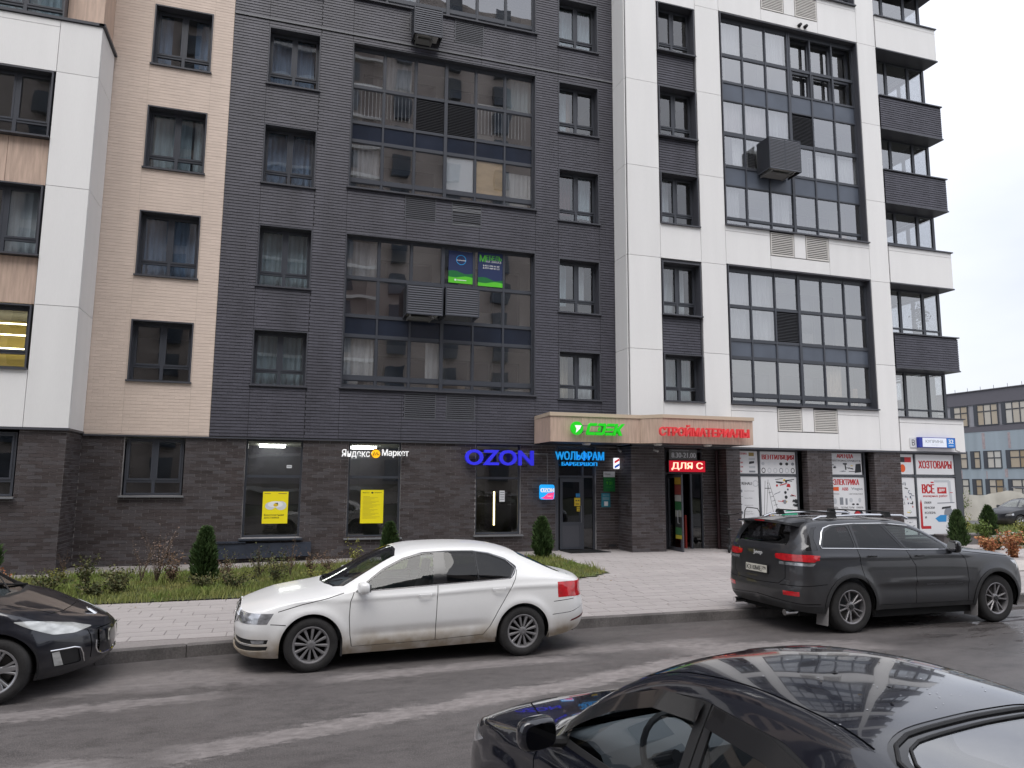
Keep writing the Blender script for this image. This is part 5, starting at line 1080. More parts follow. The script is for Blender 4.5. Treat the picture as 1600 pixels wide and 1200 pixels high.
# ------------------------------------------------------------------ lawns
M_turf = mat('lawn_soil', (.07, .085, .03), .95, var=.4, vscale=2)
def grass_mat():
    m = mat('grass_blades', (.12, .185, .036), .7, var=.3, vscale=1.7, col2=(.25, .23, .085), tone=.3, tonecol=None, spec=.3); return m
M_grass = grass_mat()
def lawn(name, inside, x0, x1, y0, y1, n, h0, h1, base):
    sb = MB(); st = .25; xi = np.arange(x0, x1, st); yi = np.arange(y0, y1, st)
    for x in xi:
        for y in yi:
            if inside(x+st/2, y+st/2): z = base; sb.poly([(x, y, z(x, y)), (x+st, y, z(x+st, y)), (x+st, y+st, z(x+st, y+st)), (x, y+st, z(x, y+st))])
    sb.build('lawn_ground', M_turf, kind='structure')
    X = RNG.uniform(x0, x1, n*2); Y = RNG.uniform(y0, y1, n*2); k = [i for i in range(2*n) if inside(X[i], Y[i])][:n]; X, Y = X[k], Y[k]; m = len(X)
    patch = np.clip(.5+.5*np.sin(X*2.1+1.3*np.sin(Y*1.9))*np.cos(Y*2.7+X*.7)+RNG.normal(0, .25, m), .12, 1.3); hs = RNG.uniform(h0, h1, m)*(.45+.75*patch)*(1+.8*np.clip(np.sin(X*1.7+1)*np.sin(Y*2.3)+RNG.normal(0, .3, m), 0, 1)); w = RNG.uniform(.005, .011, m); an = RNG.uniform(0, 6.28, m); ln = RNG.uniform(.1, .6, m)*hs; la = RNG.uniform(0, 6.28, m)
    Z = np.array([base(x, y) for x, y in zip(X, Y)])-.01
    v = np.zeros((m, 4, 3)); dx, dy = np.cos(an)*w, np.sin(an)*w
    v[:, 0] = np.stack([X-dx, Y-dy, Z], 1); v[:, 1] = np.stack([X+dx, Y+dy, Z], 1)
    v[:, 2] = np.stack([X+dx*.7+np.cos(la)*ln*.4, Y+dy*.7+np.sin(la)*ln*.4, Z+hs*.6], 1); v[:, 3] = np.stack([X+np.cos(la)*ln, Y+np.sin(la)*ln, Z+hs], 1)
    me = bpy.data.meshes.new(name); F = [f for i in range(m) for f in ((4*i, 4*i+1, 4*i+2), (4*i, 4*i+2, 4*i+3))]; me.from_pydata(v.reshape(-1, 3).tolist(), [], F); me.materials.append(M_grass)
    a = me.attributes.new('tone', 'FLOAT', 'FACE'); a.data.foreach_set('value', np.repeat(RNG.random(m), 2)); o = bpy.data.objects.new(name, me); C.objects.link(o); tag(o, kind='stuff'); return o
lawn('grass', lambda x, y: in_lawn(x, y), -8, 7.3, -6.6, -.9, 46000, .05, .12, lambda x, y: gz(x, y)+.02)
def path_r(x): return -5.55
lawn('grass', lambda x, y: x > 22.95-.3*(y < -2) and y > -5.1 and not (x > 22 and 3.0 < y < 3.9), 17.5, 38, -5.1, 9, 26000, .06, .16, lambda x, y: .12)
b = MB(); b.poly([(15, -6.9, .175), (40, -6.9, .175), (40, -5.15, .175), (15, -5.15, .175)]); b.build('light_path', mat('pale_path', (.42, .39, .37), .9, var=.1), kind='structure')
b = MB(); b.poly([(22.8, 3.0, .135), (50, 3.0, .135), (50, 3.9, .135), (22.8, 3.9, .135)]); b.build('garden_path', mat('pale_path', (.42, .39, .37), .9, var=.1), kind='structure')
b = MB(); b.poly([(22.7, 9, .1), (60, 9, .1), (60, 50, .1), (22.7, 50, .1)]); b.build('parking_ground', mat('far_asphalt', (.10, .10, .10), .9, var=.2), kind='structure')
# ------------------------------------------------------------------ plants
def thuja_mat(): return mat('thuja_leaves', (.038, .075, .024), .75, var=.35, vscale=7, col2=(.065, .105, .034), tone=.35, spec=.3)
M_thuja = thuja_mat(); M_bark = mat('brown_bark', (.09, .065, .045), .9, var=.3, vscale=8)
def thuja_mesh(h, r, seed, n=3800):
    rg = np.random.default_rng(seed); t = rg.random(n)**.85; ph = rg.random(n)*6.283
    prof = np.clip(np.sin(np.pi*np.clip(t*.86+.14, 0, 1))**.55, .05, 1)*(1-.35*t)
    rr = r*prof*(.66+.44*rg.random(n))*(1+.14*np.sin(3*ph+5*t+seed*2)+.13*np.sin(5*ph+11*t+seed)+.08*np.sin(9*ph-17*t)+.10*np.sin(13*t+seed))
    c = np.stack([rr*np.cos(ph), rr*np.sin(ph), .05+t*h*.95], 1)
    out = np.stack([np.cos(ph), np.sin(ph), np.full(n, 1.6)], 1)+rg.normal(0, .35, (n, 3)); out /= np.linalg.norm(out, axis=1)[:, None]
    side = np.cross(out, rg.normal(0, 1, (n, 3))); side /= np.linalg.norm(side, axis=1)[:, None]
    L_, w = rg.uniform(.045, .13, n)[:, None], rg.uniform(.012, .026, n)[:, None]
    v = np.stack([c-side*w, c+side*w, c+out*L_+side*w*.4, c+out*L_-side*w*.4], 1).reshape(-1, 3)
    me = bpy.data.meshes.new('crown'); me.from_pydata(v.tolist(), [], [(4*i, 4*i+1, 4*i+2, 4*i+3) for i in range(n)]); me.materials.append(M_thuja)
    a = me.attributes.new('tone', 'FLOAT', 'FACE'); a.data.foreach_set('value', rg.random(n)); return me
def thuja(x, y, h, r, seed, label, n=3800, z=None):
    z = gz(x, y) if z is None else z
    e = empty('thuja_shrub', (x, y, z), label=label, cat='shrub', group='clipped evergreen thujas'); link('crown', thuja_mesh(h, r, seed, n), e)
    b = MB(); b.tube([(0, 0, -.02), (.01, 0, h*.35), (0, 0, h*.8)], [.03, .022, .01], 7); b.build('trunk', M_bark, e, org=(0, 0, 0)); 
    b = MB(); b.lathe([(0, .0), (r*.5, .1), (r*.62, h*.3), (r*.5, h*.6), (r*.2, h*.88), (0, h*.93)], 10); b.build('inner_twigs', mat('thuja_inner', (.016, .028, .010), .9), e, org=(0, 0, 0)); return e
thuja(-1.38, -3.5, 1.06, .235, 1, 'tall thuja column on the lawn in front of the beige wall')
thuja(-5.62, -2.9, 1.22, .33, 2, 'thuja cut off by the left edge of the photo')
thuja(2.72, -1.7, .98, .19, 3, 'narrow thuja behind the roof of the white sedan')
thuja(6.75, -1.75, 1.03, .25, 4, 'thuja at the right end of the lawn beside the entrance')
thuja(20.9, -1.95, 1.15, .26, 5, 'thuja before the hardware shop window, behind the black off-road car', 2500)
thuja(26.4, 1.5, 1.15, .30, 6, 'dark slim thuja beyond the building corner', 2000)
thuja(26.5, -.45, 1.15, .42, 7, 'broad thuja at the right edge of the photo', 2000)
LEAF = {}
def leaf_plant(name, x, y, h, spread, nst, nleaf, leafmat, stemmat, label, seed, lw=.02, ll=.05, z=None, lowleaf=.2, cat='shrub', group=None, curve=.3):
    rg = np.random.default_rng(seed); e = empty(name, (x, y, gz(x, y) if z is None else z), label=label, cat=cat, group=group); st = MB(); V = []; n = 0; tips = []
    for s in range(nst):
        a = rg.uniform(0, 6.283); sp = spread*rg.uniform(.2, 1); hh = h*rg.uniform(.55, 1); pts = []
        for k in range(5): t = k/4; pts.append(np.array([math.cos(a)*sp*(t**1.4)+rg.normal(0, .012), math.sin(a)*sp*(t**1.4)+rg.normal(0, .012), hh*t*(1-.1*curve*t)]))
        st.tube([tuple(p) for p in pts], [.007, .006, .005, .0035, .002], 4)
        for q in range(nleaf//nst):
            t = rg.uniform(lowleaf, 1)*4; i = min(3, int(t)); p = pts[i]+(pts[i+1]-pts[i])*(t-i)+rg.normal(0, spread*.10, 3)*np.array([1, 1, .6])
            d = rg.normal(0, 1, 3); d[2] *= .6; d /= np.linalg.norm(d); w = np.cross(d, rg.normal(0, 1, 3)); w /= np.linalg.norm(w); L_ = ll*rg.uniform(.6, 1.3); ww = lw*rg.uniform(.7, 1.2)
            V += [p, p+d*L_*.5+w*ww, p+d*L_, p+d*L_*.5-w*ww]; n += 1
    st.build('stem', stemmat, e, org=(0, 0, 0))
    me = bpy.data.meshes.new('foliage'); me.from_pydata([tuple(v) for v in V], [], [(4*i, 4*i+1, 4*i+2, 4*i+3) for i in range(n)]); me.materials.append(leafmat)
    at = me.attributes.new('tone', 'FLOAT', 'FACE'); at.data.foreach_set('value', rg.random(n)); link('foliage', me, e); return e
M_weed = mat('dull_weed_leaf', (.06, .085, .03), .8, tone=.4, tonecol=(.10, .09, .035)); M_dry = mat('dry_brown_weed', (.17, .12, .07), .9, tone=.35, tonecol=(.12, .07, .05)); M_pink = mat('withered_blossom', (.28, .22, .19), .9, tone=.3, tonecol=(.16, .1, .07))
M_yel = mat('yellow_green_leaf', (.22, .22, .05), .8, tone=.3); M_org = mat('orange_autumn_leaf', (.42, .13, .06), .8, tone=.35, tonecol=(.35, .2, .09)); M_brgreen = mat('bright_shrub_leaf', (.11, .16, .035), .8, tone=.35)
M_stem = mat('brown_stem', (.10, .07, .05), .9)
weeds = [(-2.25, -3.7, 1.25, .42, 16, 420, M_pink, 'tall withered pinkish weed against the brick wall', .012, .028), (-1.95, -3.9, .85, .35, 14, 420, M_dry, 'low brown tangle at the foot of the withered weed', .016, .05), (-3.35, -4.6, .75, .22, 10, 420, M_weed, 'dark dock plant standing near the front edge of the lawn', .02, .05),
         (-3.95, -4.7, .42, .45, 14, 520, M_weed, 'low sprawling dark weed clump behind the bonnet of the black hatchback', .022, .05), (-2.7, -4.9, .5, .5, 18, 600, M_weed, 'wide low weed clump at the lawn edge', .022, .05), (.05, -4.4, .65, .35, 12, 420, M_weed, 'green weed clump left of the bonnet of the white sedan', .02, .05),
         (-.3, -3.4, .75, .5, 14, 300, M_weed, 'thin leafy weed right of the tall thuja', .016, .04), (.75, -3.9, .62, .22, 12, 260, M_dry, 'brown dead weed behind the windscreen of the white sedan', .014, .05), (1.75, -3.2, .85, .25, 9, 240, M_yel, 'yellowing spindly weed behind the white sedan', .016, .045),
         (-1.3, -4.5, .3, .4, 14, 420, M_weed, 'flat weed patch around the thuja column', .02, .05), (-.75, -4.9, .35, .45, 14, 420, M_weed, 'low creeping weeds beside the footpath', .02, .05), (-5.0, -3.6, .45, .3, 12, 420, M_org, 'small orange plant at the left edge of the photo', .02, .05),
         (1.2, -2.6, .5, .5, 14, 300, M_dry, 'dry stalks near the metal apron', .012, .04), (-4.5, -1.2, .6, .2, 6, 30, M_dry, 'two bare pinkish stalks before the corner of the brick wall', .01, .03)]
weeds += [(-2.6, -3.2, 1.05, .3, 9, 160, M_pink, 'thin withered stalks left of the tall withered weed', .010, .026), (-1.0, -2.8, .8, .3, 8, 150, M_weed, 'sparse leafy stalks behind the tall thuja', .014, .04), (.35, -3.2, .95, .3, 9, 170, M_dry, 'tall sparse dry stalks below the first tall shop window', .010, .035), (-.9, -4.3, .55, .3, 12, 260, M_dry, 'low dry brown weed right of the tall thuja', .012, .045), (-3.0, -5.3, .3, .35, 12, 380, M_weed, 'flat green weed spilling over the footpath edge', .022, .055), (.9, -4.8, .34, .4, 14, 360, M_yel, 'yellow-green low weed before the bonnet of the white sedan', .016, .05), (-4.2, -3.0, .35, .3, 10, 260, M_yel, 'small yellowing weed near the corner of the brick wall', .014, .045)]
for i, (x, y, h, sp, ns, nl, m_, lb, lw, ll) in enumerate(weeds): leaf_plant('weed', x, y, h, sp, ns, nl, m_, M_stem, lb, 50+i, lw, ll, cat='weed', group='weeds on the lawn')
for i, (x, y, h, sp, m_, lb) in enumerate([(20.9, -3.0, .5, .35, M_org, 'orange-red bush right of the shop corner'), (19.95, -4.5, .85, .45, M_org, 'larger orange-red bush near the footpath on the right'), (22.9, -1.2, 1.0, .3, M_brgreen, 'upright green shrub at the building corner'), (24.5, 1.2, 1.1, .6, M_yel, 'yellow-green bush beyond the building corner'),
                                           (27.5, .8, .8, .6, M_yel, 'yellow-green bush between the two dark thujas'), (24.2, -1.6, .6, .6, M_brgreen, 'low green bush under the slim thuja'), (30, 6, 1.9, .8, M_brgreen, 'tall pale green thicket before the white tarpaulin'), (21.6, -2.6, .55, .5, M_weed, 'small green bush by the orange bushes')]):
    leaf_plant('garden_shrub', x, y, h, sp, 26, 1100, m_, M_stem, lb, 90+i, .03, .07, z=.12, lowleaf=.1, group='shrubs beyond the building corner')
# fallen leaves and grit on the lawn, the path and along the kerb
def litter(name, n, x0, x1, y0, y1, size, m_, zf, seed):
    rg = np.random.default_rng(seed); V = []; F = []
    for i in range(n):
        x, y = rg.uniform(x0, x1), rg.uniform(y0, y1); a = rg.uniform(0, 6.28); L_ = rg.uniform(.4, 1.)*size; w_ = L_*rg.uniform(.3, .6); z = zf(x, y); dx, dy = math.cos(a), math.sin(a); t = rg.uniform(0, .4)*L_
        V += [(x-dx*L_, y-dy*L_, z), (x-dy*w_, y+dx*w_, z+t), (x+dx*L_, y+dy*L_, z+t*.5), (x+dy*w_, y-dx*w_, z)]; F.append((4*i, 4*i+1, 4*i+2, 4*i+3))
    b = MB(); b.mesh(V, F); b.t = list(rg.random(n)); o = b.build(name, m_, kind='stuff'); return o
M_leafl = mat('fallen_leaf', (.22, .14, .05), .8, tone=.4, tonecol=(.12, .07, .03)); M_grit = mat('road_grit', (.20, .185, .18), .9, tone=.5)
litter('fallen_leaves', 420, -6, 7, -6.4, -1.2, .035, M_leafl, lambda x, y: gz(x, y)+.06, 3)
litter('fallen_leaves', 150, -4, 20, -9.4, -.9, .028, M_leafl, lambda x, y: gz(x, y)+.004, 4)
litter('kerb_grit', 900, -4, 14, -10.15, -9.75, .012, M_grit, lambda x, y: .004, 5)
litter('road_grit', 500, -4, 10, -15.5, -10, .009, M_grit, lambda x, y: .004, 6)
# ------------------------------------------------------------------ small street things
b = MB(); b.hexa([(8.0, -.72, .197), (9.25, -.72, .197), (9.05, .02, .203), (7.95, .02, .203), (8.0, -.72, .215), (9.25, -.72, .215), (9.05, .02, .221), (7.95, .02, .221)])
for i in range(6): b.box(8.05, 9.0, -.68+i*.11, -.64+i*.11, .215, .224)
tag(b.build('door_mat', M_black), 'black rubber mat before the glazed entrance door', 'mat')
M_scoot = mat('scooter_black', (.03, .03, .032), .4)
e = empty('electric_scooter', (12.85, -1.25, gz(12.9, -1.2)), .95, 'black electric scooter with a seat parked at the brick wall', 'scooter')
z0 = 0
b = MB(); b.tube([(-.45, 0, .12), (-.3, 0, .16), (.3, 0, .16), (.42, 0, .22)], .035, 8); b.box(-.3, .3, -.08, .08, .15, .18); b.build('deck', M_scoot, e, org=(0, 0, 0))
b = MB(); b.tube([(.5, 0, .14), (.42, 0, .4), (.32, 0, 1.05)], .022, 8); b.build('steering_column', M_black, e, org=(0, 0, 0))
b = MB(); b.tube([(.28, -.3, 1.1), (.32, -.08, 1.06), (.32, .08, 1.06), (.28, .3, 1.1)], .014, 8); b.build('handlebar', M_black, e, org=(0, 0, 0))
b = MB(); b.tube([(-.15, 0, .18), (-.18, 0, .62)], .02, 8); b.build('seat_post', M_black, e, org=(0, 0, 0))
b = MB(); b.lathe([(0, .0), (.08, .0), (.11, .03), (.08, .07), (0, .075)], 14, 0, 'z', (-.18, 0, .62)); b.build('seat', M_black, e, org=(0, 0, 0))
for x in (-.5, .52):
    w = empty('wheel', (x, 0, .12), parent=e); b = MB(); b.lathe([(.07, -.03), (.1, -.035), (.12, 0), (.1, .035), (.07, .03), (.07, -.03)], 22, 0, 'y'); b.build('tyre', M_black, w, org=(0, 0, 0)); b = MB(); b.lathe([(0, -.02), (.07, -.025), (.07, .025), (0, .02)], 14, 0, 'y'); b.build('rim', M_trimlight, w, org=(0, 0, 0))
e = empty('hand_truck', (13.6, -1.35, gz(13.6, -1.3)), -.1, 'black tubular hand trolley beside the shop window', 'hand truck')
b = MB(); b.tube([(-.28, 0, .25), (-.28, -.02, .9), (-.26, -.04, 1.2), (-.2, -.05, 1.3), (.15, -.05, 1.26), (.25, -.04, 1.1), (.28, -.02, .8), (.28, 0, .25)], .014, 8); b.tube([(-.28, -.02, .92), (.28, -.02, .88)], .012, 6); b.tube([(-.09, 0, .3), (-.09, -.02, .92)], .011, 6); b.tube([(.1, 0, .3), (.1, -.02, .9)], .011, 6); b.tube([(-.28, 0, .3), (.28, 0, .3)], .012, 6); b.build('tubular_frame', M_black, e, org=(0, 0, 0))
b = MB(); b.box(-.3, .3, -.55, .0, .2, .235); b.build('platform', mat('grey_plywood', (.22, .21, .2), .8), e, org=(0, 0, 0))
for x in (-.25, .25):
    for y in (-.48, -.05): b = MB(); b.lathe([(0, -.02), (.09, -.025), (.1, 0), (.09, .025), (0, .02)], 18, 0, 'x', (x, y, .1)); b.build('wheel', M_black, e, org=(0, 0, 0))
b = MB(); b.tube([(.2, -.1, .5), (.2, -.14, .5), (.26, -.14, .66), (.14, -.14, .66)], .01, 5); 
tag(printed('wall_vent', 9.48, 9.8, .27, .38, .02, [('r', 'dark', .1, .9, .2, .8)], base=M_brick, th=.02), 'small brick-framed air vent low on the wall beside the pier', 'vent')
# ------------------------------------------------------------------ the blue-grey building beyond
FX = 65.; far_b = empty('office_building', (FX, 30, 0), label='distant three-storey building with pale blue walls and a grey upper floor', cat='building')
M_fblue = mat('pale_blue_facade', (.33, .385, .43), .7, var=.10, vscale=.6, vstretch=(1, 2, .1)); M_fgrey = mat('grey_facade', (.13, .125, .145), .7); M_fmid = mat('light_grey_pier', (.33, .33, .36), .7); M_fwin = glass_mat('far_window_glass', (.75, .72, .62), .6, 1.35)
M_warm = mat('warm_window_blind', (.52, .40, .26), .8, tone=.35, tonecol=(.42, .42, .40)); M_stripe = mat('rust_pink_stripe', (.38, .32, .33), .8, var=.2)
b = MB(); b.box(FX, FX+15, 10, 70, 0, 7.2); b.build('wall', M_fblue, far_b)
b = MB(); b.box(FX-.02, FX+15, 10, 70, 7.2, 7.75, 0); b.box(FX-.02, FX+15, 10, 70, 9.9, 11.2, 0); b.build('cornice', M_fgrey, far_b)
b = MB(); b.box(FX+.08, FX+15, 10, 70, 7.75, 9.9, 0); b.build('wall', M_fmid, far_b)
b = MB(); b.box(FX-.12, FX, 10, 70, 11.2, 11.28); 
for i in range(40): b.box(FX-.08, FX-.05, 12+i*1.4, 12.03+i*1.4, 11.28, 11.6)
b.build('roof_edge', M_fgrey, far_b)
def farwin(y0, y1, z0, z1, n=2, cross=True):
    w = empty('window', (0, (y0+y1)/2-30, z0), parent=far_b); X = FX-.005
    b = MB(); f = .09; b.box(X-.05, X+.0, y0, y0+f, z0, z1); b.box(X-.05, X, y1-f, y1, z0, z1); b.box(X-.05, X, y0+f, y1-f, z0, z0+f); b.box(X-.05, X, y0+f, y1-f, z1-f, z1)
    for i in range(1, n): y = y0+(y1-y0)*i/n; b.box(X-.048, X, y-.05, y+.05, z0+f, z1-f)
    if cross: 
        for i in range(n): b.box(X-.045, X, y0+(y1-y0)*i/n+f, y0+(y1-y0)*(i+1)/n-f, z1-.75, z1-.65)
    b.box(X-.06, X, y1-.02, y1+.35, z0, z1)
    b.build('window_frame', M_frame, w)
    for i in range(n): b = MB(); a, c = y0+(y1-y0)*i/n+.05, y0+(y1-y0)*(i+1)/n-.05; b.box(X-.02, X-.01, a, c, z0+f, z1-f); b.build('pane', M_warm, w)
for y0, y1, n in ((34.6, 36.2, 2), (31.4, 33.6, 3), (28.5, 30.7, 3), (25.2, 27.5, 3), (37.2, 39, 2)): farwin(y0, y1, 7.78, 9.85, n)
for y0, y1, n in ((35.0, 35.8, 1), (33.6, 34.3, 1), (31.4, 32.9, 2), (28.6, 30.6, 2), (26.0, 27.6, 2), (37, 38, 1)):
    for z0, z1 in ((3.65, 5.35), (1.05, 2.65)): farwin(y0, y1, z0, z1, n)
for y, z0, z1, w in ((33.0, 5.5, 7.1, .3), (35.3, 5.6, 7.1, .2), (30.4, 5.5, 7.0, .25), (28.3, 5.5, 7.1, .2), (33.0, .4, 3.4, .12), (35.7, .4, 3.5, .15), (30.9, 2.8, 3.6, .3)): b = MB(); b.box(FX-.008, FX-.002, y, y+w, z0, z1); b.build('rusty_stain', M_stripe, far_b)
# white tarpaulin fence, slatted shelter, hedge behind
e = empty('tarpaulin_fence', (40, 13, 0), label='sagging off-white tarpaulin hung between posts in front of the blue building', cat='fence')
M_tarp = mat('off_white_tarp', (.50, .48, .43), .9, var=.15, vscale=.8, bump=.5, bscale=3)
V = []; F = []; nx, nz = 40, 6
for i in range(nx+1):
    for j in range(nz+1):
        t = i/nx; u = j/nz; x = 36.8+t*11; y = 12.6+.15*math.sin(t*26)+.05*math.sin(t*61+u*3); top = 1.75-.3*math.sin((t*2.6 % 1)*math.pi); V.append((x, y-t*1.2, .1+u*top))
for i in range(nx):
    for j in range(nz): F.append((i*(nz+1)+j, (i+1)*(nz+1)+j, (i+1)*(nz+1)+j+1, i*(nz+1)+j+1))
b = MB(); b.mesh(V, F, 0, 0, True); b.build('tarpaulin', M_tarp, e)
for t in (.0, .385, .77, 1): b = MB(); b.box(36.8+11*t-.06, 36.8+11*t+.06, 12.75-t*1.2, 12.87-t*1.2, 0, 2.0); b.build('post', M_slab, e)
e = empty('slatted_shelter', (37, 8.5, 0), label='small dark slatted shelter with a wavy roof above the far parked car', cat='shelter')
M_dk = mat('dark_shelter_metal', (.02, .02, .022), .5); b = MB()
V = []; F = []
for i in range(41): V += [(38.8+i*.12, 8.6, 1.95+.05*math.sin(i*1.6)), (38.8+i*.12, 10.2, 2.0+.05*math.sin(i*1.6))]
for i in range(40): F.append((2*i, 2*i+2, 2*i+3, 2*i+1))
b.mesh(V, F); b.build('wavy_roof', M_dk, e)
for i in range(7): b = MB(); b.box(39.4, 43.5, 8.9, 8.94, .5+i*.2, .62+i*.2); b.build('slat', M_dk if i != 4 else M_fmid, e)
for x in (39.3, 43.4): b = MB(); b.box(x, x+.1, 8.85, 8.95, 0, 1.95); b.build('post', M_dk, e)
# trees and buildings mirrored in the panes: the other side of the street
op = empty('opposite_building', (-2, -50, 0), label='tall beige and dark apartment block across the street', cat='apartment building')
M_ob = mat('opposite_beige', (.50, .44, .41), .8, var=.12, vscale=.2); M_od = mat('opposite_brown', (.27, .23, .215), .8, var=.2, vscale=.3); M_ow = mat('opposite_window', (.07, .09, .12), .2, var=.5, vscale=.4)
b = MB(); b.box(-42, -6, -60, -46, 0, 54, 0); b.box(-6, 7, -60, -45.5, 0, 54, 1); b.box(7, 26, -60, -46, 0, 50, 0); b.build('wall', [M_ob, M_od], op)
b = MB()
for i in range(13):
    for k in range(17): x = -40+i*5.0+(i > 7)*4; b.box(x, x+1.6, -46, -45.45, 2+k*2.9, 3.9+k*2.9); 
b.build('window', M_ow, op)
b = MB()
for i in range(6):
    for k in range(17): x = -6+i*2.2; b.box(x+.8, x+3, -45.6, -45.2, 1.2+k*2.9, 1.5+k*2.9)
b.build('balcony_band', M_white, op)
lo = empty('low_building', (44, -64, 0), label='low grey building far down the opposite side of the street', cat='building'); b = MB(); b.box(28, 62, -75, -64, 0, 9); b.build('wall', M_fgrey, lo); b = MB()
for i in range(10):
    for k in range(3): b.box(30+i*3.1, 31.8+i*3.1, -64, -63.95, 1.2+k*2.9, 2.9+k*2.9)
b.build('window', M_ow, lo)
# ================================================================== VEHICLES
def pchip(xk, yk, x):
    xk, yk, x = np.asarray(xk, float), np.asarray(yk, float), np.asarray(x, float); h = np.diff(xk); d = np.diff(yk)/h; m = np.zeros(len(xk))
    for i in range(1, len(xk)-1):
        if d[i-1]*d[i] > 0: w1, w2 = 2*h[i]+h[i-1], h[i]+2*h[i-1]; m[i] = (w1+w2)/(w1/d[i-1]+w2/d[i])
    m[0], m[-1] = d[0], d[-1]; x = np.clip(x, xk[0], xk[-1]); i = np.clip(np.searchsorted(xk, x)-1, 0, len(h)-1); t = (x-xk[i])/h[i]
    return yk[i]*(2*t**3-3*t**2+1)+h[i]*m[i]*(t**3-2*t**2+t)+yk[i+1]*(-2*t**3+3*t**2)+h[i]*m[i+1]*(t**3-t**2)
def prof(pts, x, sm=.05):
    xs = np.linspace(-.5, 6, 1301); y = pchip([p[0] for p in pts], [p[1] for p in pts], xs)
    if sm: k = np.exp(-.5*(np.arange(-60, 61)*.005/sm)**2); k /= k.sum(); y = np.convolve(np.pad(y, 60, mode='edge'), k, mode='valid')
    return np.interp(x, xs, y)
def inpoly(px, py, poly):
    c = np.zeros(len(px), bool); n = len(poly); j = n-1
    for i in range(n):
        xi, yi, xj, yj = *poly[i], *poly[j]
        if yi != yj: c ^= ((yi > py) != (yj > py)) & (px < (xj-xi)*(py-yi)/(yj-yi)+xi)
        j = i
    return c
class Car:
    """A car body as one smooth parametric skin (stations along the car, rows up the half section), cut along panel outlines."""
    def __init__(s, sp):
        s.sp = sp; L, xf, xr, W0 = sp['L'], sp['xf'], sp['xr'], sp['W0']; s.L = L; s.W0 = W0
        th = np.linspace(0, math.pi/2, 50); s.x = np.concatenate([xf*(1-np.cos(th))[:-1], np.arange(xf, L-xr, .018), (L-xr)+xr*np.sin(th)]); x = s.x
        nf, nr = sp.get('nf', 2.6), sp.get('nr', 3.0); s.wf = np.ones_like(x)
        a = x < xf; s.wf[a] = (1-((xf-x[a])/xf)**nf)**(1/nf); b = x > L-xr; s.wf[b] = np.clip(1-((x[b]-(L-xr))/xr)**nr, 0, 1)**(1/nr)
        W = prof(sp['W'], x); s.a = np.concatenate([[0], np.cumsum(np.hypot(np.diff(x), np.diff(s.wf*W0)))]); s.v = np.linspace(0, 1, 141); s.smin = int(np.argmax(s.wf > sp.get('wmin', .6))); s.smax = len(x)-1-int(np.argmax(s.wf[::-1] > .55))
        zb, zs, ze, zt, ye = (prof(sp[k], x) for k in ('zb', 'zs', 'ze', 'zt', 'ye')); zm = prof(sp['zm'], x); ze = np.maximum(ze, zs+.012); zt = np.maximum(zt, ze+.004)
        tk = sp.get('tuck', .07); bl = sp.get('belly', .015)
        rows = [(W-tk, zb), (W-.012-bl, zb+(zm-zb)*.28), (W, zm), (W-.012, zm+(zs-zm)*.6), (W-.045, zs), (W-.045+(ye-W+.045)*.30, zs+(ze-zs)*.36), (W-.045+(ye-W+.045)*.68, zs+(ze-zs)*.74), (ye, ze), (ye*.86, ze+(zt-ze)*.38), (ye*.5, ze+(zt-ze)*.84), (ye*0, zt)]
        vk = [0, .08, .26, .43, .5, .59, .68, .76, .82, .9, 1.]
        n, m = len(x), len(s.v); Y = np.zeros((n, m)); Z = np.zeros((n, m))
        for i in range(n):
            Y[i] = pchip(vk, [r[0][i] for r in rows], s.v); Z[i] = pchip(vk, [r[1][i] for r in rows], s.v)
        # round the centre line and every row softly
        k = np.exp(-.5*(np.arange(-6, 7)/2.6)**2); k /= k.sum()
        for A_, sym in ((Y, -1), (Z, 1)):
            e = np.concatenate([2*A_[:, :1]-A_[:, 6:0:-1], A_, sym*A_[:, -2:-8:-1]], 1); 
            for i in range(n): A_[i] = np.convolve(e[i], k, mode='valid')
        X = np.repeat(x[:, None], m, 1)
        for (xc, zc, R, amp, wd) in sp.get('flare', []):
            r = np.hypot(X-xc, Z-zc); Y += amp*np.exp(-.5*((r-R)/wd)**2)*(s.v[None, :] < .52)*(np.clip((.5-s.v[None, :])/.1, 0, 1))
        for (z0, x0, x1, amp, wd, slope) in sp.get('crease', []):
            zc = z0+slope*(X-x0); Y += amp*np.exp(-.5*((Z-zc)/wd)**2)*np.clip((X-x0)/.3, 0, 1)*np.clip((x1-X)/.3, 0, 1)*(s.v[None, :] < .56)
        Y = Y*s.wf[:, None]; Y[:, -1] = 0
        # nose and tail profiles
        fn = np.interp(Z, [p[0] for p in sp['nose']], [p[1] for p in sp['nose']]); X = X+fn*(np.clip(1-X/sp.get('nosedepth', xf*1.0), 0, 1))**1.0
        ft = np.interp(Z, [p[0] for p in sp['tail']], [p[1] for p in sp['tail']]); X = X-ft*(np.clip(1-(L-X)/sp.get('taildepth', xr*1.2), 0, 1))
        s.P = np.stack([X, Y, Z], 2); du = np.gradient(s.P, axis=0); dv = np.gradient(s.P, axis=1); N = np.cross(du, dv); ln = np.linalg.norm(N, axis=2); 
        N /= np.maximum(ln, 1e-9)[:, :, None]
        if np.mean(N[n//2, :40, 1]) < 0: N = -N
        for i in (0, 1): N[i] = N[2]
        for i in (-1, -2): N[i] = N[-3]
        N[:, -1, 1] = 0; s.N = N/np.maximum(np.linalg.norm(N, axis=2), 1e-9)[:, :, None]; s.zgrid = Z; s.ygrid = Y
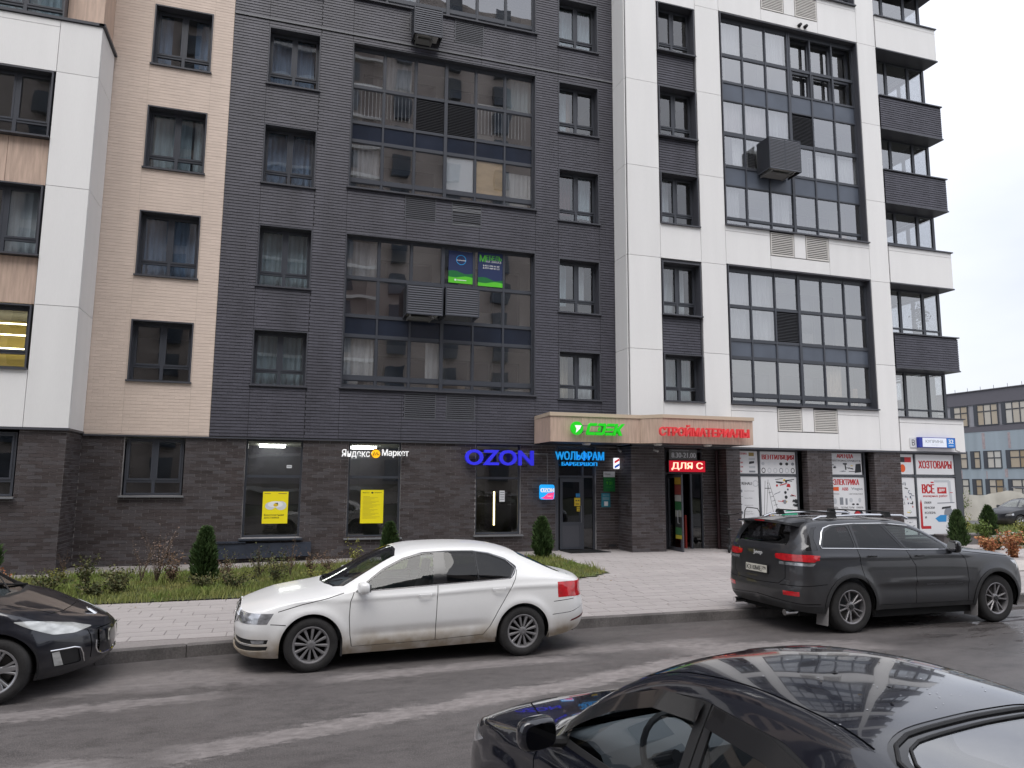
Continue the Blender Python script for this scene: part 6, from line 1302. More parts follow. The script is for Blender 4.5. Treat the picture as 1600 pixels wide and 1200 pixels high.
    def bil(s, G, si, vi):
        i = np.clip(si.astype(int), 0, G.shape[0]-2); j = np.clip(vi.astype(int), 0, G.shape[1]-2); fu, fv = (si-i)[:, None], (vi-j)[:, None]
        return G[i, j]*(1-fu)*(1-fv)+G[i+1, j]*fu*(1-fv)+G[i, j+1]*(1-fu)*fv+G[i+1, j+1]*fu*fv
    def uv(s, view, pts):
        """view coordinates -> (arc, v)"""
        out = []; n = len(s.x); mid = n//2
        for p, q in pts:
            if view == 'side': si = float(np.clip(np.interp(p, s.x, np.arange(n)), s.smin, s.smax))
            elif view == 'top': si = np.interp(p, s.x, np.arange(n))
            elif view == 'front': si = np.interp(abs(p)/s.W0, s.wf[:50], np.arange(50))
            else: si = n-50+np.interp(-abs(p)/s.W0, -s.wf[-50:], np.arange(50))
            i = min(int(si), n-2); f = si-i
            if view == 'top': col = s.ygrid[i]*(1-f)+s.ygrid[i+1]*f; k0 = 74; c = np.minimum.accumulate(col[k0:]); v = np.interp(-max(q, 0), -c, s.v[k0:])
            else: col = s.zgrid[i]*(1-f)+s.zgrid[i+1]*f; v = np.interp(q, np.maximum.accumulate(col), s.v)
            out.append((float(np.interp(si, np.arange(n), s.a)), float(v)))
        return out
    def P_at(s, a, v):
        si = np.interp(a, s.a, np.arange(len(s.a))); vi = np.asarray(v)*140; P = s.bil(s.P, si, vi); N = s.bil(s.N, si, vi); N /= np.maximum(np.linalg.norm(N, axis=1), 1e-9)[:, None]; return P, N
    def point(s, view, p, q, off=0.):
        (a, v), = s.uv(view, [(p, q)]); P, N = s.P_at(np.array([a]), np.array([v])); return P[0]+N[0]*off, N[0]
def dens(poly, step=.04, closed=True):
    out = []; n = len(poly)
    for i in range(n if closed else n-1):
        a, b = poly[i], poly[(i+1) % n]; k = max(1, int(math.dist(a, b)/step)); out += [(a[0]+(b[0]-a[0])*j/k, a[1]+(b[1]-a[1])*j/k) for j in range(k)]
    if not closed: out.append(poly[-1])
    return out
def rounded(poly, r=.04, n=4):
    """round the corners of a polygon with quadratic arcs"""
    out = []; N = len(poly)
    for i in range(N):
        p, a, b = Vector(poly[i]), Vector(poly[i-1]), Vector(poly[(i+1) % N]); da, db = (a-p), (b-p); ra, rb = min(r, da.length*.45), min(r, db.length*.45)
        s_, e_ = p+da.normalized()*ra, p+db.normalized()*rb
        for k in range(n+1): t = k/n; q = s_*(1-t)**2+p*2*t*(1-t)+e_*t*t; out.append((q.x, q.y))
    return out
VS = 1.7
def cut_car(car, regions, seams, root, mats, seam_w=.0095):
    """regions: (part name, view, polygon, material, offset, kw); earlier regions win. The rest of the skin is the body."""
    polys = []
    for r in regions: polys.append((r, car.uv(r[1], dens(r[2]))))
    sp = []
    for view, line in seams:
        L_ = dens(line, .05, False); l, rr = [], []
        for i, p in enumerate(L_):
            a, b = L_[max(i-1, 0)], L_[min(i+1, len(L_)-1)]; d = Vector((b[0]-a[0], b[1]-a[1])).normalized()*seam_w/2; l.append((p[0]-d.y, p[1]+d.x)); rr.append((p[0]+d.y, p[1]-d.x))
        sp.append(((('seam', view, None, mats['seam'], -.008, {})), car.uv(view, l+rr[::-1])))
    allp = [q for q in polys if q[0][5].get('top')]+sp+[q for q in polys if not q[0][5].get('top')]
    V = []; E = []
    amax = car.a[-1]; na, nv = int(amax/.05), 44; na_ = np.unique(np.concatenate([np.interp(np.linspace(0, 14, 12), [0, 14], [0, car.a[49]]), np.linspace(car.a[49], car.a[-50], int((car.a[-50]-car.a[49])/.055)), np.linspace(car.a[-50], amax, 12)]))
    gv = np.linspace(0, 1, nv); 
    idx = {}
    def add(a, v):
        V.append((a, v*VS)); return len(V)-1
    g = [[add(a, v) for v in gv] for a in na_]
    bnd = [g[i][0] for i in range(len(na_))]+[g[-1][j] for j in range(nv)][1:]+[g[i][-1] for i in range(len(na_)-1, -1, -1)][1:]+[g[0][j] for j in range(nv-1, -1, -1)][1:-1]
    E += [(bnd[i], bnd[(i+1) % len(bnd)]) for i in range(len(bnd))]
    for r, P in allp:
        ids = [add(a, v) for a, v in P]; E += [(ids[i], ids[(i+1) % len(ids)]) for i in range(len(ids))]
    res = delaunay_2d_cdt([Vector(v) for v in V], E, [], 1, 1e-5)
    vv = np.array([tuple(v) for v in res[0]]); ff = np.array([tuple(f) for f in res[2]]); A_, Vv = vv[:, 0], np.clip(vv[:, 1]/VS, 0, 1)
    cen = vv[ff].mean(1); owner = np.full(len(ff), -1)
    for k in range(len(allp)-1, -1, -1):
        pl = [(a, v*VS) for a, v in allp[k][1]]; owner[inpoly(cen[:, 0], cen[:, 1], pl)] = k
    P, N = car.P_at(A_, Vv)
    made = {}
    def build(name, tri, mtl, off, kw, parent):
        sides = ((1,), (-1,)) if kw.get('pair') else ((1, -1),)
        for sd in sides:
            MV = []; MF = []; MN = []; 
            for s_ in sd:
                used = np.unique(tri); mp = {u: i for i, u in enumerate(used)}; b0 = len(MV); sg = np.array([1, s_, 1])
                Q = (P[used]+N[used]*off)*sg; NN = N[used]*sg; MV += Q.tolist(); MN += NN.tolist()
                T = [[mp[u]+b0 for u in t] for t in tri]
                # orientation
                t0 = np.array(MV)[np.array(T)]; fn = np.cross(t0[:, 1]-t0[:, 0], t0[:, 2]-t0[:, 0]); mn = np.array(MN)[np.array(T)].mean(1); fl = (fn*mn).sum(1) < 0
                T = [t[::-1] if f else t for t, f in zip(T, fl)]; MF += [tuple(t) for t in T]
                dep = kw.get('rim', .022)
                if dep:
                    cnt = {}
                    for t in tri:
                        for i in range(3): e = (t[i], t[(i+1) % 3]); k_ = (min(e), max(e)); cnt[k_] = cnt.get(k_, 0)+1
                    for (u, w), c in cnt.items():
                        if c == 1 and not (Vv[u] > .9995 and Vv[w] > .9995):
                            b1 = len(MV); pu, pw = P[u]+N[u]*off, P[w]+N[w]*off; qu, qw = pu-N[u]*dep, pw-N[w]*dep; nn = np.cross(pw-pu, N[u]); nn = nn/(np.linalg.norm(nn)+1e-12)
                            for q in (pu, pw, qw, qu): MV.append((q*sg).tolist()); MN.append((nn*sg).tolist())
                            MF.append((b1, b1+1, b1+2, b1+3))
            me = bpy.data.meshes.new(name); me.from_pydata(MV, [], MF); me.materials.append(mtl); me.polygons.foreach_set('use_smooth', [True]*len(MF)); me.update()
            try: me.normals_split_custom_set_from_vertices(MN)
            except Exception: pass
            o = bpy.data.objects.new(name, me); C.objects.link(o); o.parent = parent; made.setdefault(name, []).append(o)
            if kw.get('label'): o['label'] = kw['label']
    seam_tris = []
    for k, (r, _) in enumerate(allp):
        tri = ff[owner == k]
        if len(tri) == 0 or r[0] == 'void': continue
        if r[0] == 'seam': seam_tris.append(tri); continue
        build(r[0], tri, r[3], r[4], r[5], root)
    if seam_tris: build('panel_gap', np.concatenate(seam_tris), mats['seam'], -.009, dict(rim=0), root)
    build('body', ff[owner == -1], mats['paint'], 0, {}, root)
    return made
def arch(xc, zc, R, n=26, low=.0, k=1.0): return [(xc+R*math.cos(math.pi*i/n-0)*1.0, zc+R*k*math.sin(math.pi*i/n)) for i in range(n+1)]+[(xc-R, low), (xc+R, low)]
def ringstrip(xc, zc, R0, R1, low): 
    n = 26; o = [(xc+R1*math.cos(math.pi*i/n), zc+R1*math.sin(math.pi*i/n)) for i in range(n+1)]; return [(xc+R1, low)]+o+[(xc-R1, low)]
M_tyre = mat('tyre_rubber', (.022, .021, .021), .85, var=.35, vscale=6, bump=.2, fine=.2)
M_alu = mat('silver_alloy', (.42, .42, .43), .32, metal=.85, var=.08); M_hubgrey = mat('grey_hubcap', (.20, .195, .20), .42, metal=.3, var=.15); M_dkalu = mat('dark_alloy', (.24, .23, .235), .35, metal=.6)
M_chrome = mat('chrome', (.72, .72, .73), .12, metal=1.); M_disc = mat('brake_disc', (.10, .095, .09), .5, metal=.6); M_blk = mat('black_plastic', (.018, .018, .019), .55); M_gloss = mat('gloss_black_trim', (.008, .008, .009), .12, coat=.5)
M_seam = mat('panel_gap_shadow', (.006, .006, .006), .9); M_int = mat('dark_interior', (.085, .095, .105), .8); M_seat = mat('grey_seat_cloth', (.045, .045, .05), .9, var=.2); M_red = mat('red_tail_lens', (.50, .012, .018), .12, coat=.8, var=.25, vscale=14, spec=.6)
M_lens = mat('clear_headlight', (.42, .43, .45), .10, metal=.6, coat=1., var=.5, vscale=9, vstretch=(1, 1, 2.5)); M_amber = mat('smoky_lens', (.10, .10, .11), .08, metal=.5, coat=1.)
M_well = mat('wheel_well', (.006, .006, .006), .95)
def wheel_mesh_parts(R, w, rr, style, m_rim):
    """returns meshes built once: tyre, rim, spokes, hub"""
    out = {}
    b = MB(); h = w/2; b.lathe([(rr-.006, -h*.80), (rr+.008, -h*.93), (rr+(R-rr)*.45, -h*1.0), (R-.035, -h*.97), (R-.012, -h*.86), (R, -h*.62), (R, h*.62), (R-.012, h*.86), (R-.035, h*.97), (rr+(R-rr)*.45, h), (rr+.008, h*.93), (rr-.006, h*.8)], 48, 0, 'y')
    for gx in (-.45, -.15, .15, .45): b.lathe([(R-.001, gx*h-.004), (R+.0015, gx*h-.004), (R+.0015, gx*h+.004), (R-.001, gx*h+.004)], 48, 0, 'y')
    out['tyre'] = b.data('tyre', M_tyre)
    b = MB(); b.lathe([(rr+.006, -h*.9), (rr-.004, -h*.93), (rr-.018, -h*.86), (rr-.03, -h*.5), (rr-.04, h*.3), (rr-.04, h*.8), (rr, h*.85)], 48, 0, 'y'); out['rim'] = b.data('rim', m_rim)
    b = MB(); b.lathe([(.0, h*.1), (rr*.72, h*.1), (rr*.72, h*.2), (0, h*.2)], 30, 0, 'y'); out['brake_disc'] = b.data('brake_disc', M_disc)
    y0 = -h*.80; b = MB()
    def spoke(a, w0, w1, r0, r1, tilt=0., ydep=.02, th=.022):
        ca, sa = math.cos(a), math.sin(a); T = lambda r, t, y: (r*ca-t*sa, y, r*sa+t*ca); o = tilt
        b.hexa([T(r0, -w0, y0+ydep), T(r0, w0, y0+ydep), T(r0, w0, y0+ydep+th*1.6), T(r0, -w0, y0+ydep+th*1.6), T(r1, -w1+o, y0+.004), T(r1, w1+o, y0+.004), T(r1, w1+o, y0+.004+th*1.6), T(r1, -w1+o, y0+.004+th*1.6)])
        b.hexa([T(r0, -w0*.55, y0+ydep-.008), T(r0, w0*.55, y0+ydep-.008), T(r0, w0, y0+ydep), T(r0, -w0, y0+ydep), T(r1, -w1*.55+o, y0-.004), T(r1, w1*.55+o, y0-.004), T(r1, w1+o, y0+.004), T(r1, -w1+o, y0+.004)])
    if style == 'cap12':
        for i in range(12): spoke(2*math.pi*i/12, .009, .02, rr*.22, rr*.93, 0, .006)
        b.lathe([(rr*.90, y0+.004), (rr*.92, y0-.004), (rr*.985, y0-.002), (rr, y0+.01)], 48, 0, 'y'); b.lathe([(0, y0-.006), (rr*.2, y0-.006), (rr*.26, y0+.004), (rr*.27, y0+.03)], 28, 0, 'y')
    elif style == 'split5':
        for i in range(5):
            for t in (-1, 1): spoke(2*math.pi*i/5+.3+t*.17, .013, .012, rr*.25, rr*.97, t*.012, .018)
        b.lathe([(0, y0+.006), (rr*.22, y0+.008), (rr*.3, y0+.02), (rr*.3, y0+.05)], 28, 0, 'y')
    else:
        for i in range(5): spoke(2*math.pi*i/5+.5, .035, .022, rr*.2, rr*.97, 0, .016); 
        for i in range(5): spoke(2*math.pi*i/5+.5+.16, .01, .016, rr*.3, rr*.97, .03, .016); spoke(2*math.pi*i/5+.5-.16, .01, .016, rr*.3, rr*.97, -.03, .016)
        b.lathe([(0, y0+.0), (rr*.22, y0+.004), (rr*.3, y0+.02), (rr*.3, y0+.05)], 28, 0, 'y')
    out['spokes'] = b.data('spokes', m_rim)
    b = MB(); b.lathe([(0, y0-.009), (rr*.14, y0-.009), (rr*.16, y0-.003), (rr*.16, y0+.01)], 24, 0, 'y'); out['hub_cap'] = b.data('hub_cap', M_hubgrey if style == 'cap12' else M_blk)
    b = MB(); b.lathe([(0, y0+.05), (rr*.9, y0+.05)], 24, 0, 'y'); out['backing'] = b.data('wheel_backing', M_well) if style == 'cap12' else None
    return out
def wheels(root, wx, track, R, w, rr, style, m_rim, rot=(0.1, .7), steer=0.):
    parts = wheel_mesh_parts(R, w, rr, style, m_rim)
    for i, x in enumerate(wx):
        for sd in (-1, 1):
            e = empty('wheel', (x, sd*(track/2), R), parent=root); e.rotation_euler = (0, rot[i], (0 if sd < 0 else math.pi)+(steer if i == 0 else 0))
            for k, me in parts.items():
                if me: link(me.name.split('.')[0] if False else k.replace('backing', 'wheel_backing'), me, e)
def car_common(root, car, wx, zw, Ra, W0, ztop_floor=.30, int_x=(1.2, 4.0), seats=(2.05, 2.95), dash=1.45, belt=.85, seat_h=1.12, roof=1.3, ws=.6, wheel=True, far_wheel_side=-1):
    for x in wx:
        n = 20; y0, y1 = W0-.34, W0-.03
        for sd in (-1, 1):
            b = MB(); V = []; F = []; b0 = 0
            for i in range(n+1):
                a = math.pi*i/n*1.16-.08*math.pi; V += [(x+(Ra+.012)*math.cos(a), sd*y0, zw+(Ra+.012)*math.sin(a)), (x+(Ra+.012)*math.cos(a), sd*y1, zw+(Ra+.012)*math.sin(a))]
            for i in range(n): F.append((b0+2*i, b0+2*i+1, b0+2*i+3, b0+2*i+2))
            F.append(tuple(b0+2*i for i in range(n+1)))
            b.mesh(V, F); b.build('wheel_well', M_well, root, org=(0, 0, 0))
    b = MB(); L = car.L
    b.box(.4, wx[0]-Ra-.02, -.5, .5, .22, .5); b.box(wx[0]+Ra+.02, wx[1]-Ra-.02, -W0+.12, W0-.12, .19, .32); b.box(wx[1]+Ra+.02, L-.25, -.68, .68, .24, .5); b.box(wx[0]-Ra, wx[1]+Ra, -W0+.36, W0-.36, .2, .45)
    b.build('underbody', M_well, root, org=(0, 0, 0))
    e = empty('interior', parent=root)
    b = MB(); b.box(int_x[0], int_x[1], -W0+.13, W0-.13, .32, .34); b.box(int_x[1]-.02, int_x[1], -.65, .65, .34, belt); b.box(int_x[0], int_x[0]+.02, -.68, .68, .34, belt-.02)
    for sd in (-1, 1): b.box(int_x[0], int_x[1], sd*(W0-.14)-.02, sd*(W0-.14)+.02, .34, belt-.03)
    b.build('cabin_tub', M_int, e, org=(0, 0, 0))
    b = MB(); V = []; F = []; pr = [(int_x[0]+.0, belt-.01), (dash-.12, belt+.02), (dash, belt+.0), (dash+.06, belt-.07), (dash+.02, belt-.35)]; n = 12
    for i in range(n+1):
        y = -.68+1.36*i/n; c = .08*(y/.68)**2
        for (x, z) in pr: V.append((x+c, y, z))
    for i in range(n):
        for j in range(4): F.append((i*5+j, (i+1)*5+j, (i+1)*5+j+1, i*5+j+1))
    b.mesh(V, F, 0, 0, True); b.build('dashboard', M_int, e, org=(0, 0, 0))
    def cushion(mb, x0, x1, y0, y1, z0, z1, lean=0., r=.05):
        for a in range(1): pass
        P8 = []
        for (z, k, l) in ((z0, 1, 0), (z0+(z1-z0)*.5, 1, .5), (z0+(z1-z0)*.9, .92, .9), (z1, .75, 1)):
            cx, cy = (x0+x1)/2+lean*l, (y0+y1)/2; hx, hy = (x1-x0)/2*k, (y1-y0)/2*k; ring = []
            for q in range(12): an = 2*math.pi*q/12; c_, s_ = math.cos(an), math.sin(an); m_ = max(abs(c_), abs(s_))**.7; ring.append((cx+hx*c_/m_, cy+hy*s_/m_, z))
            P8.append(ring)
        V = [p for r_ in P8 for p in r_]; F = [(i*12+j, i*12+(j+1) % 12, (i+1)*12+(j+1) % 12, (i+1)*12+j) for i in range(3) for j in range(12)]+[tuple(range(36, 48)), tuple(range(12))[::-1]]; mb.mesh(V, F, 0, 0, True)
    for x, ys in ((seats[0], (-.36, .36)), (seats[1], (-.38, 0, .38))):
        for y in ys:
            b = MB(); cushion(b, x-.25, x+.25, y-.24, y+.24, .34, .52); cushion(b, x+.18, x+.33, y-.23, y+.23, .5, seat_h-.14, .16); cushion(b, x+.34, x+.44, y-.13, y+.13, seat_h-.13, seat_h+.03, .03); b.build('seat', M_seat, e, org=(0, 0, 0))
    b = MB(); yw = -.36; c = Vector((dash+.24, yw, belt-.0)); ax = Vector((1, 0, .45)).normalized(); u = Vector((0, 1, 0)); v_ = ax.cross(u); b.tube([tuple(c+u*.185*math.cos(t*math.pi/12)+v_*.185*math.sin(t*math.pi/12)) for t in range(24)], .016, 8, closed=True)
    for t in (0, math.pi, 1.5*math.pi): b.tube([tuple(c-ax*.02), tuple(c+u*.18*math.cos(t)+v_*.18*math.sin(t))], .015, 6)
    b.tube([tuple(c), tuple(c-ax*.22)], .03, 8); b.lathe([(0, 0)]*2, 3) if 0 else None; b.build('steering_wheel', M_blk, e, org=(0, 0, 0))
def superell(mb, c, r, e1=.6, nu=16, nv=10, m=0, shear=(0, 0)):
    V = []; F = []; sg = lambda w, k: math.copysign(abs(w)**k, w)
    for i in range(nv+1):
        ph = -math.pi/2+math.pi*i/nv
        for j in range(nu):
            t = 2*math.pi*j/nu; x, y, z = r[0]*sg(math.cos(ph), e1)*sg(math.cos(t), e1), r[1]*sg(math.cos(ph), e1)*sg(math.sin(t), e1), r[2]*sg(math.sin(ph), e1); V.append((c[0]+x+shear[0]*y, c[1]+y, c[2]+z+shear[1]*y))
    for i in range(nv):
        for j in range(nu): F.append((i*nu+j, i*nu+(j+1) % nu, (i+1)*nu+(j+1) % nu, (i+1)*nu+j))
    mb.mesh(V, F, m, 0, True)
def mirrors(root, car, x, z, y, size, m_shell, stalk=.07, glass_tilt=0., m_glass=None):
    for sd in (-1, 1):
        e = empty('side_mirror', parent=root); b = MB(); superell(b, (x, sd*(y+size[1]/2), z), (size[0]/2, size[1]/2, size[2]/2), .62, shear=(sd*.12, 0)); b.build('mirror_shell', m_shell, e, org=(0, 0, 0))
        b = MB(); V = [(x+size[0]*.5+.004+sd*.12*(q[0]), sd*(y+size[1]/2)+q[0], z+q[1]) for q in [(size[1]*.40*math.copysign(abs(math.cos(t*math.pi/12))**.6, math.cos(t*math.pi/12)), size[2]*.38*math.copysign(abs(math.sin(t*math.pi/12))**.6, math.sin(t*math.pi/12))) for t in range(24)]]; b.poly(V); b.build('mirror_glass', m_glass or M_mirglass, e, org=(0, 0, 0))
        b = MB(); b.tube([(x, sd*(y-.06), z-size[2]*.42), (x, sd*(y+.03), z-size[2]*.34)], [.03, .024], 8); b.build('mirror_stalk', M_blk, e, org=(0, 0, 0))
M_mirglass = mat('mirror_glass', (.35, .36, .38), .04, metal=1.)
def handle(root, car, xs, mtl):
    for (x, z) in xs:
        for sd in (-1, 1):
            p, n = car.point('side', x, z, .0); b = MB(); L_ = .085; pts = [(x-L_, sd*(p[1]+.0), z-.001), (x-L_*.8, sd*(p[1]+.028), z), (x, sd*(p[1]+.034), z+.002), (x+L_*.8, sd*(p[1]+.028), z+.002), (x+L_, sd*(p[1]+.0), z+.002)]
            V = []; F = []
            for q in pts: V += [(q[0], q[1]+sd*.0, q[2]-.014), (q[0], q[1]+sd*.008, q[2]-.011), (q[0], q[1]+sd*.008, q[2]+.011), (q[0], q[1], q[2]+.014)]
            for i in range(4):
                for j in range(4): F.append((i*4+j, i*4+(j+1) % 4, (i+1)*4+(j+1) % 4, (i+1)*4+j))
            b.mesh(V, F, 0, 0, True); b.build('door_handle', mtl, root, org=(0, 0, 0))
def strip_on(car, root, name, mtl, view, line, w, off=.004, pair=True, th=.006, n=6):
    """a thin moulding laid along a line on the skin"""
    L_ = dens(line, .05, False); uv = car.uv(view, L_); P, N = car.P_at(np.array([u[0] for u in uv]), np.array([u[1] for u in uv]))
    for sd in ((1, -1) if pair else (1,)):
        b = MB(); pts = [((p+nn*off)*np.array([1, sd, 1])) for p, nn in zip(P, N)]; b.tube([tuple(p) for p in pts], w/2, n); b.build(name, mtl, root, org=(0, 0, 0))
def decal(car, root, name, mtl, view, items, side=1, off=.004, base=None):
    """flat text or shapes pressed onto the skin: items (text, p0, p1, z0, z1)"""
    b = MB()
    for (txt, p0, p1, z0, z1) in items:
        V, F = text_mesh(txt, 1, 0, .0, 0); a = np.array(V); mn, mx = a.min(0), a.max(0); pp = p0+(a[:, 0]-mn[0])/(mx[0]-mn[0])*(p1-p0); zz = z0+(a[:, 2]-mn[2])/(mx[2]-mn[2])*(z1-z0); Q = []
        for p, z in zip(pp, zz):
            q, n = car.point(view, p, z, off); q = q.copy()
            if view in ('front', 'rear') and p*side < 0: q[1] = -abs(q[1])*1
            elif view in ('front', 'rear'): q[1] = abs(q[1])
            else: q[1] = q[1]*side
            Q.append(tuple(q))
        b.mesh(Q, F)
    return b.build(name, mtl, root, org=(0, 0, 0))
M_plate = mat('plate_white', (.62, .60, .52), .5); M_plateframe = M_blk
def plate(root, x, y0, z0, w, h, text, face=1, lean=0.):
    """number plate standing across the car at x; face=+1 looks backwards (+x)"""
    e = empty('number_plate', (x, y0, z0), parent=root); b = MB(); b.box(-.008, .008, -w/2-.012, w/2+.012, -.012, h+.012); b.build('plate_frame', M_plateframe, e, org=(0, 0, 0))
    b = MB(); b.box(-.0105, .0105, -w/2, w/2, 0, h); b.build('plate_face', M_plate, e, org=(0, 0, 0))
    b = MB(); c = MB(); fit_text(c, text, -w/2+.02, w/2-.13, .018, h-.02, 0, 0, 0, .01); c2 = [(v[1]+face*.0125, v[0]*face, v[2]) for v in c.v]; b.mesh(c2, c.f)
    c = MB(); fit_text(c, '799' if face > 0 else '77', w/2-.11, w/2-.02, .04, h-.02, 0, 0, 0, .01); b.mesh([(v[1]+face*.0125, v[0]*face, v[2]) for v in c.v], c.f)
    b.mesh([(face*.0122, face*(w/2-.124), .008), (face*.0122, face*(w/2-.12), .008), (face*.0122, face*(w/2-.12), h-.008), (face*.0122, face*(w/2-.124), h-.008)], [(0, 1, 2, 3)])
    b.build('plate_text', M_blk, e, org=(0, 0, 0)); e.rotation_euler = (0, lean, 0); return e
def paint(name, col, rough=.32, coat=1., metal=0., dust=0., dustz=.45, dustcol=(.30, .26, .21), spots=0.):
    m = mat(name, col, rough, metal=metal, coat=coat, fine=.02); nt = m.node_tree; n = nt.nodes; L = nt.links.new; b = n['Principled BSDF']
    tc = n.new('ShaderNodeTexCoord'); sx = n.new('ShaderNodeSeparateXYZ'); L(tc.outputs['Object'], sx.inputs[0]); no = n.new('ShaderNodeTexNoise'); no.inputs['Scale'].default_value = 5; no.inputs['Detail'].default_value = 6; L(tc.outputs['Object'], no.inputs['Vector'])
    mr = n.new('ShaderNodeMapRange'); mr.interpolation_type = 'SMOOTHSTEP'; mr.inputs[1].default_value = dustz+.12; mr.inputs[2].default_value = dustz-.2; L(sx.outputs[2], mr.inputs[0])
    mu = n.new('ShaderNodeMath'); mu.operation = 'MULTIPLY'; L(mr.outputs[0], mu.inputs[0]); L(no.outputs[0], mu.inputs[1]); m2 = n.new('ShaderNodeMath'); m2.operation = 'MULTIPLY_ADD'; L(mu.outputs[0], m2.inputs[0]); m2.inputs[1].default_value = 1.6*dust; 
    m3 = n.new('ShaderNodeMath'); m3.operation = 'MULTIPLY'; L(no.outputs[0], m3.inputs[0]); m3.inputs[1].default_value = spots; L(m3.outputs[0], m2.inputs[2]); m2.use_clamp = True
    mx = n.new('ShaderNodeMix'); mx.data_type = 'RGBA'; L(m2.outputs[0], mx.inputs[0]); src = b.inputs['Base Color'].links[0].from_socket; L(src, mx.inputs[6]); mx.inputs[7].default_value = dustcol+(1,); L(mx.outputs[2], b.inputs['Base Color'])
    cw = n.new('ShaderNodeMath'); cw.operation = 'SUBTRACT'; cw.inputs[0].default_value = coat; L(m2.outputs[0], cw.inputs[1]); cw.use_clamp = True; L(cw.outputs[0], b.inputs['Coat Weight']); r = n.new('ShaderNodeMath'); r.operation = 'MULTIPLY_ADD'; L(m2.outputs[0], r.inputs[0]); r.inputs[1].default_value = .5; r.inputs[2].default_value = rough; L(r.outputs[0], b.inputs['Roughness'])
    return m
G_clear = glass_mat('car_glass_clear', (.36, .45, .42), .95, 1.5); G_tint = glass_mat('car_glass_tinted', (.03, .03, .033), .95, 1.5); G_ws = glass_mat('windscreen_glass', (.45, .5, .5), .95, 1.6)
def K(v): return [(0, v), (6, v)]
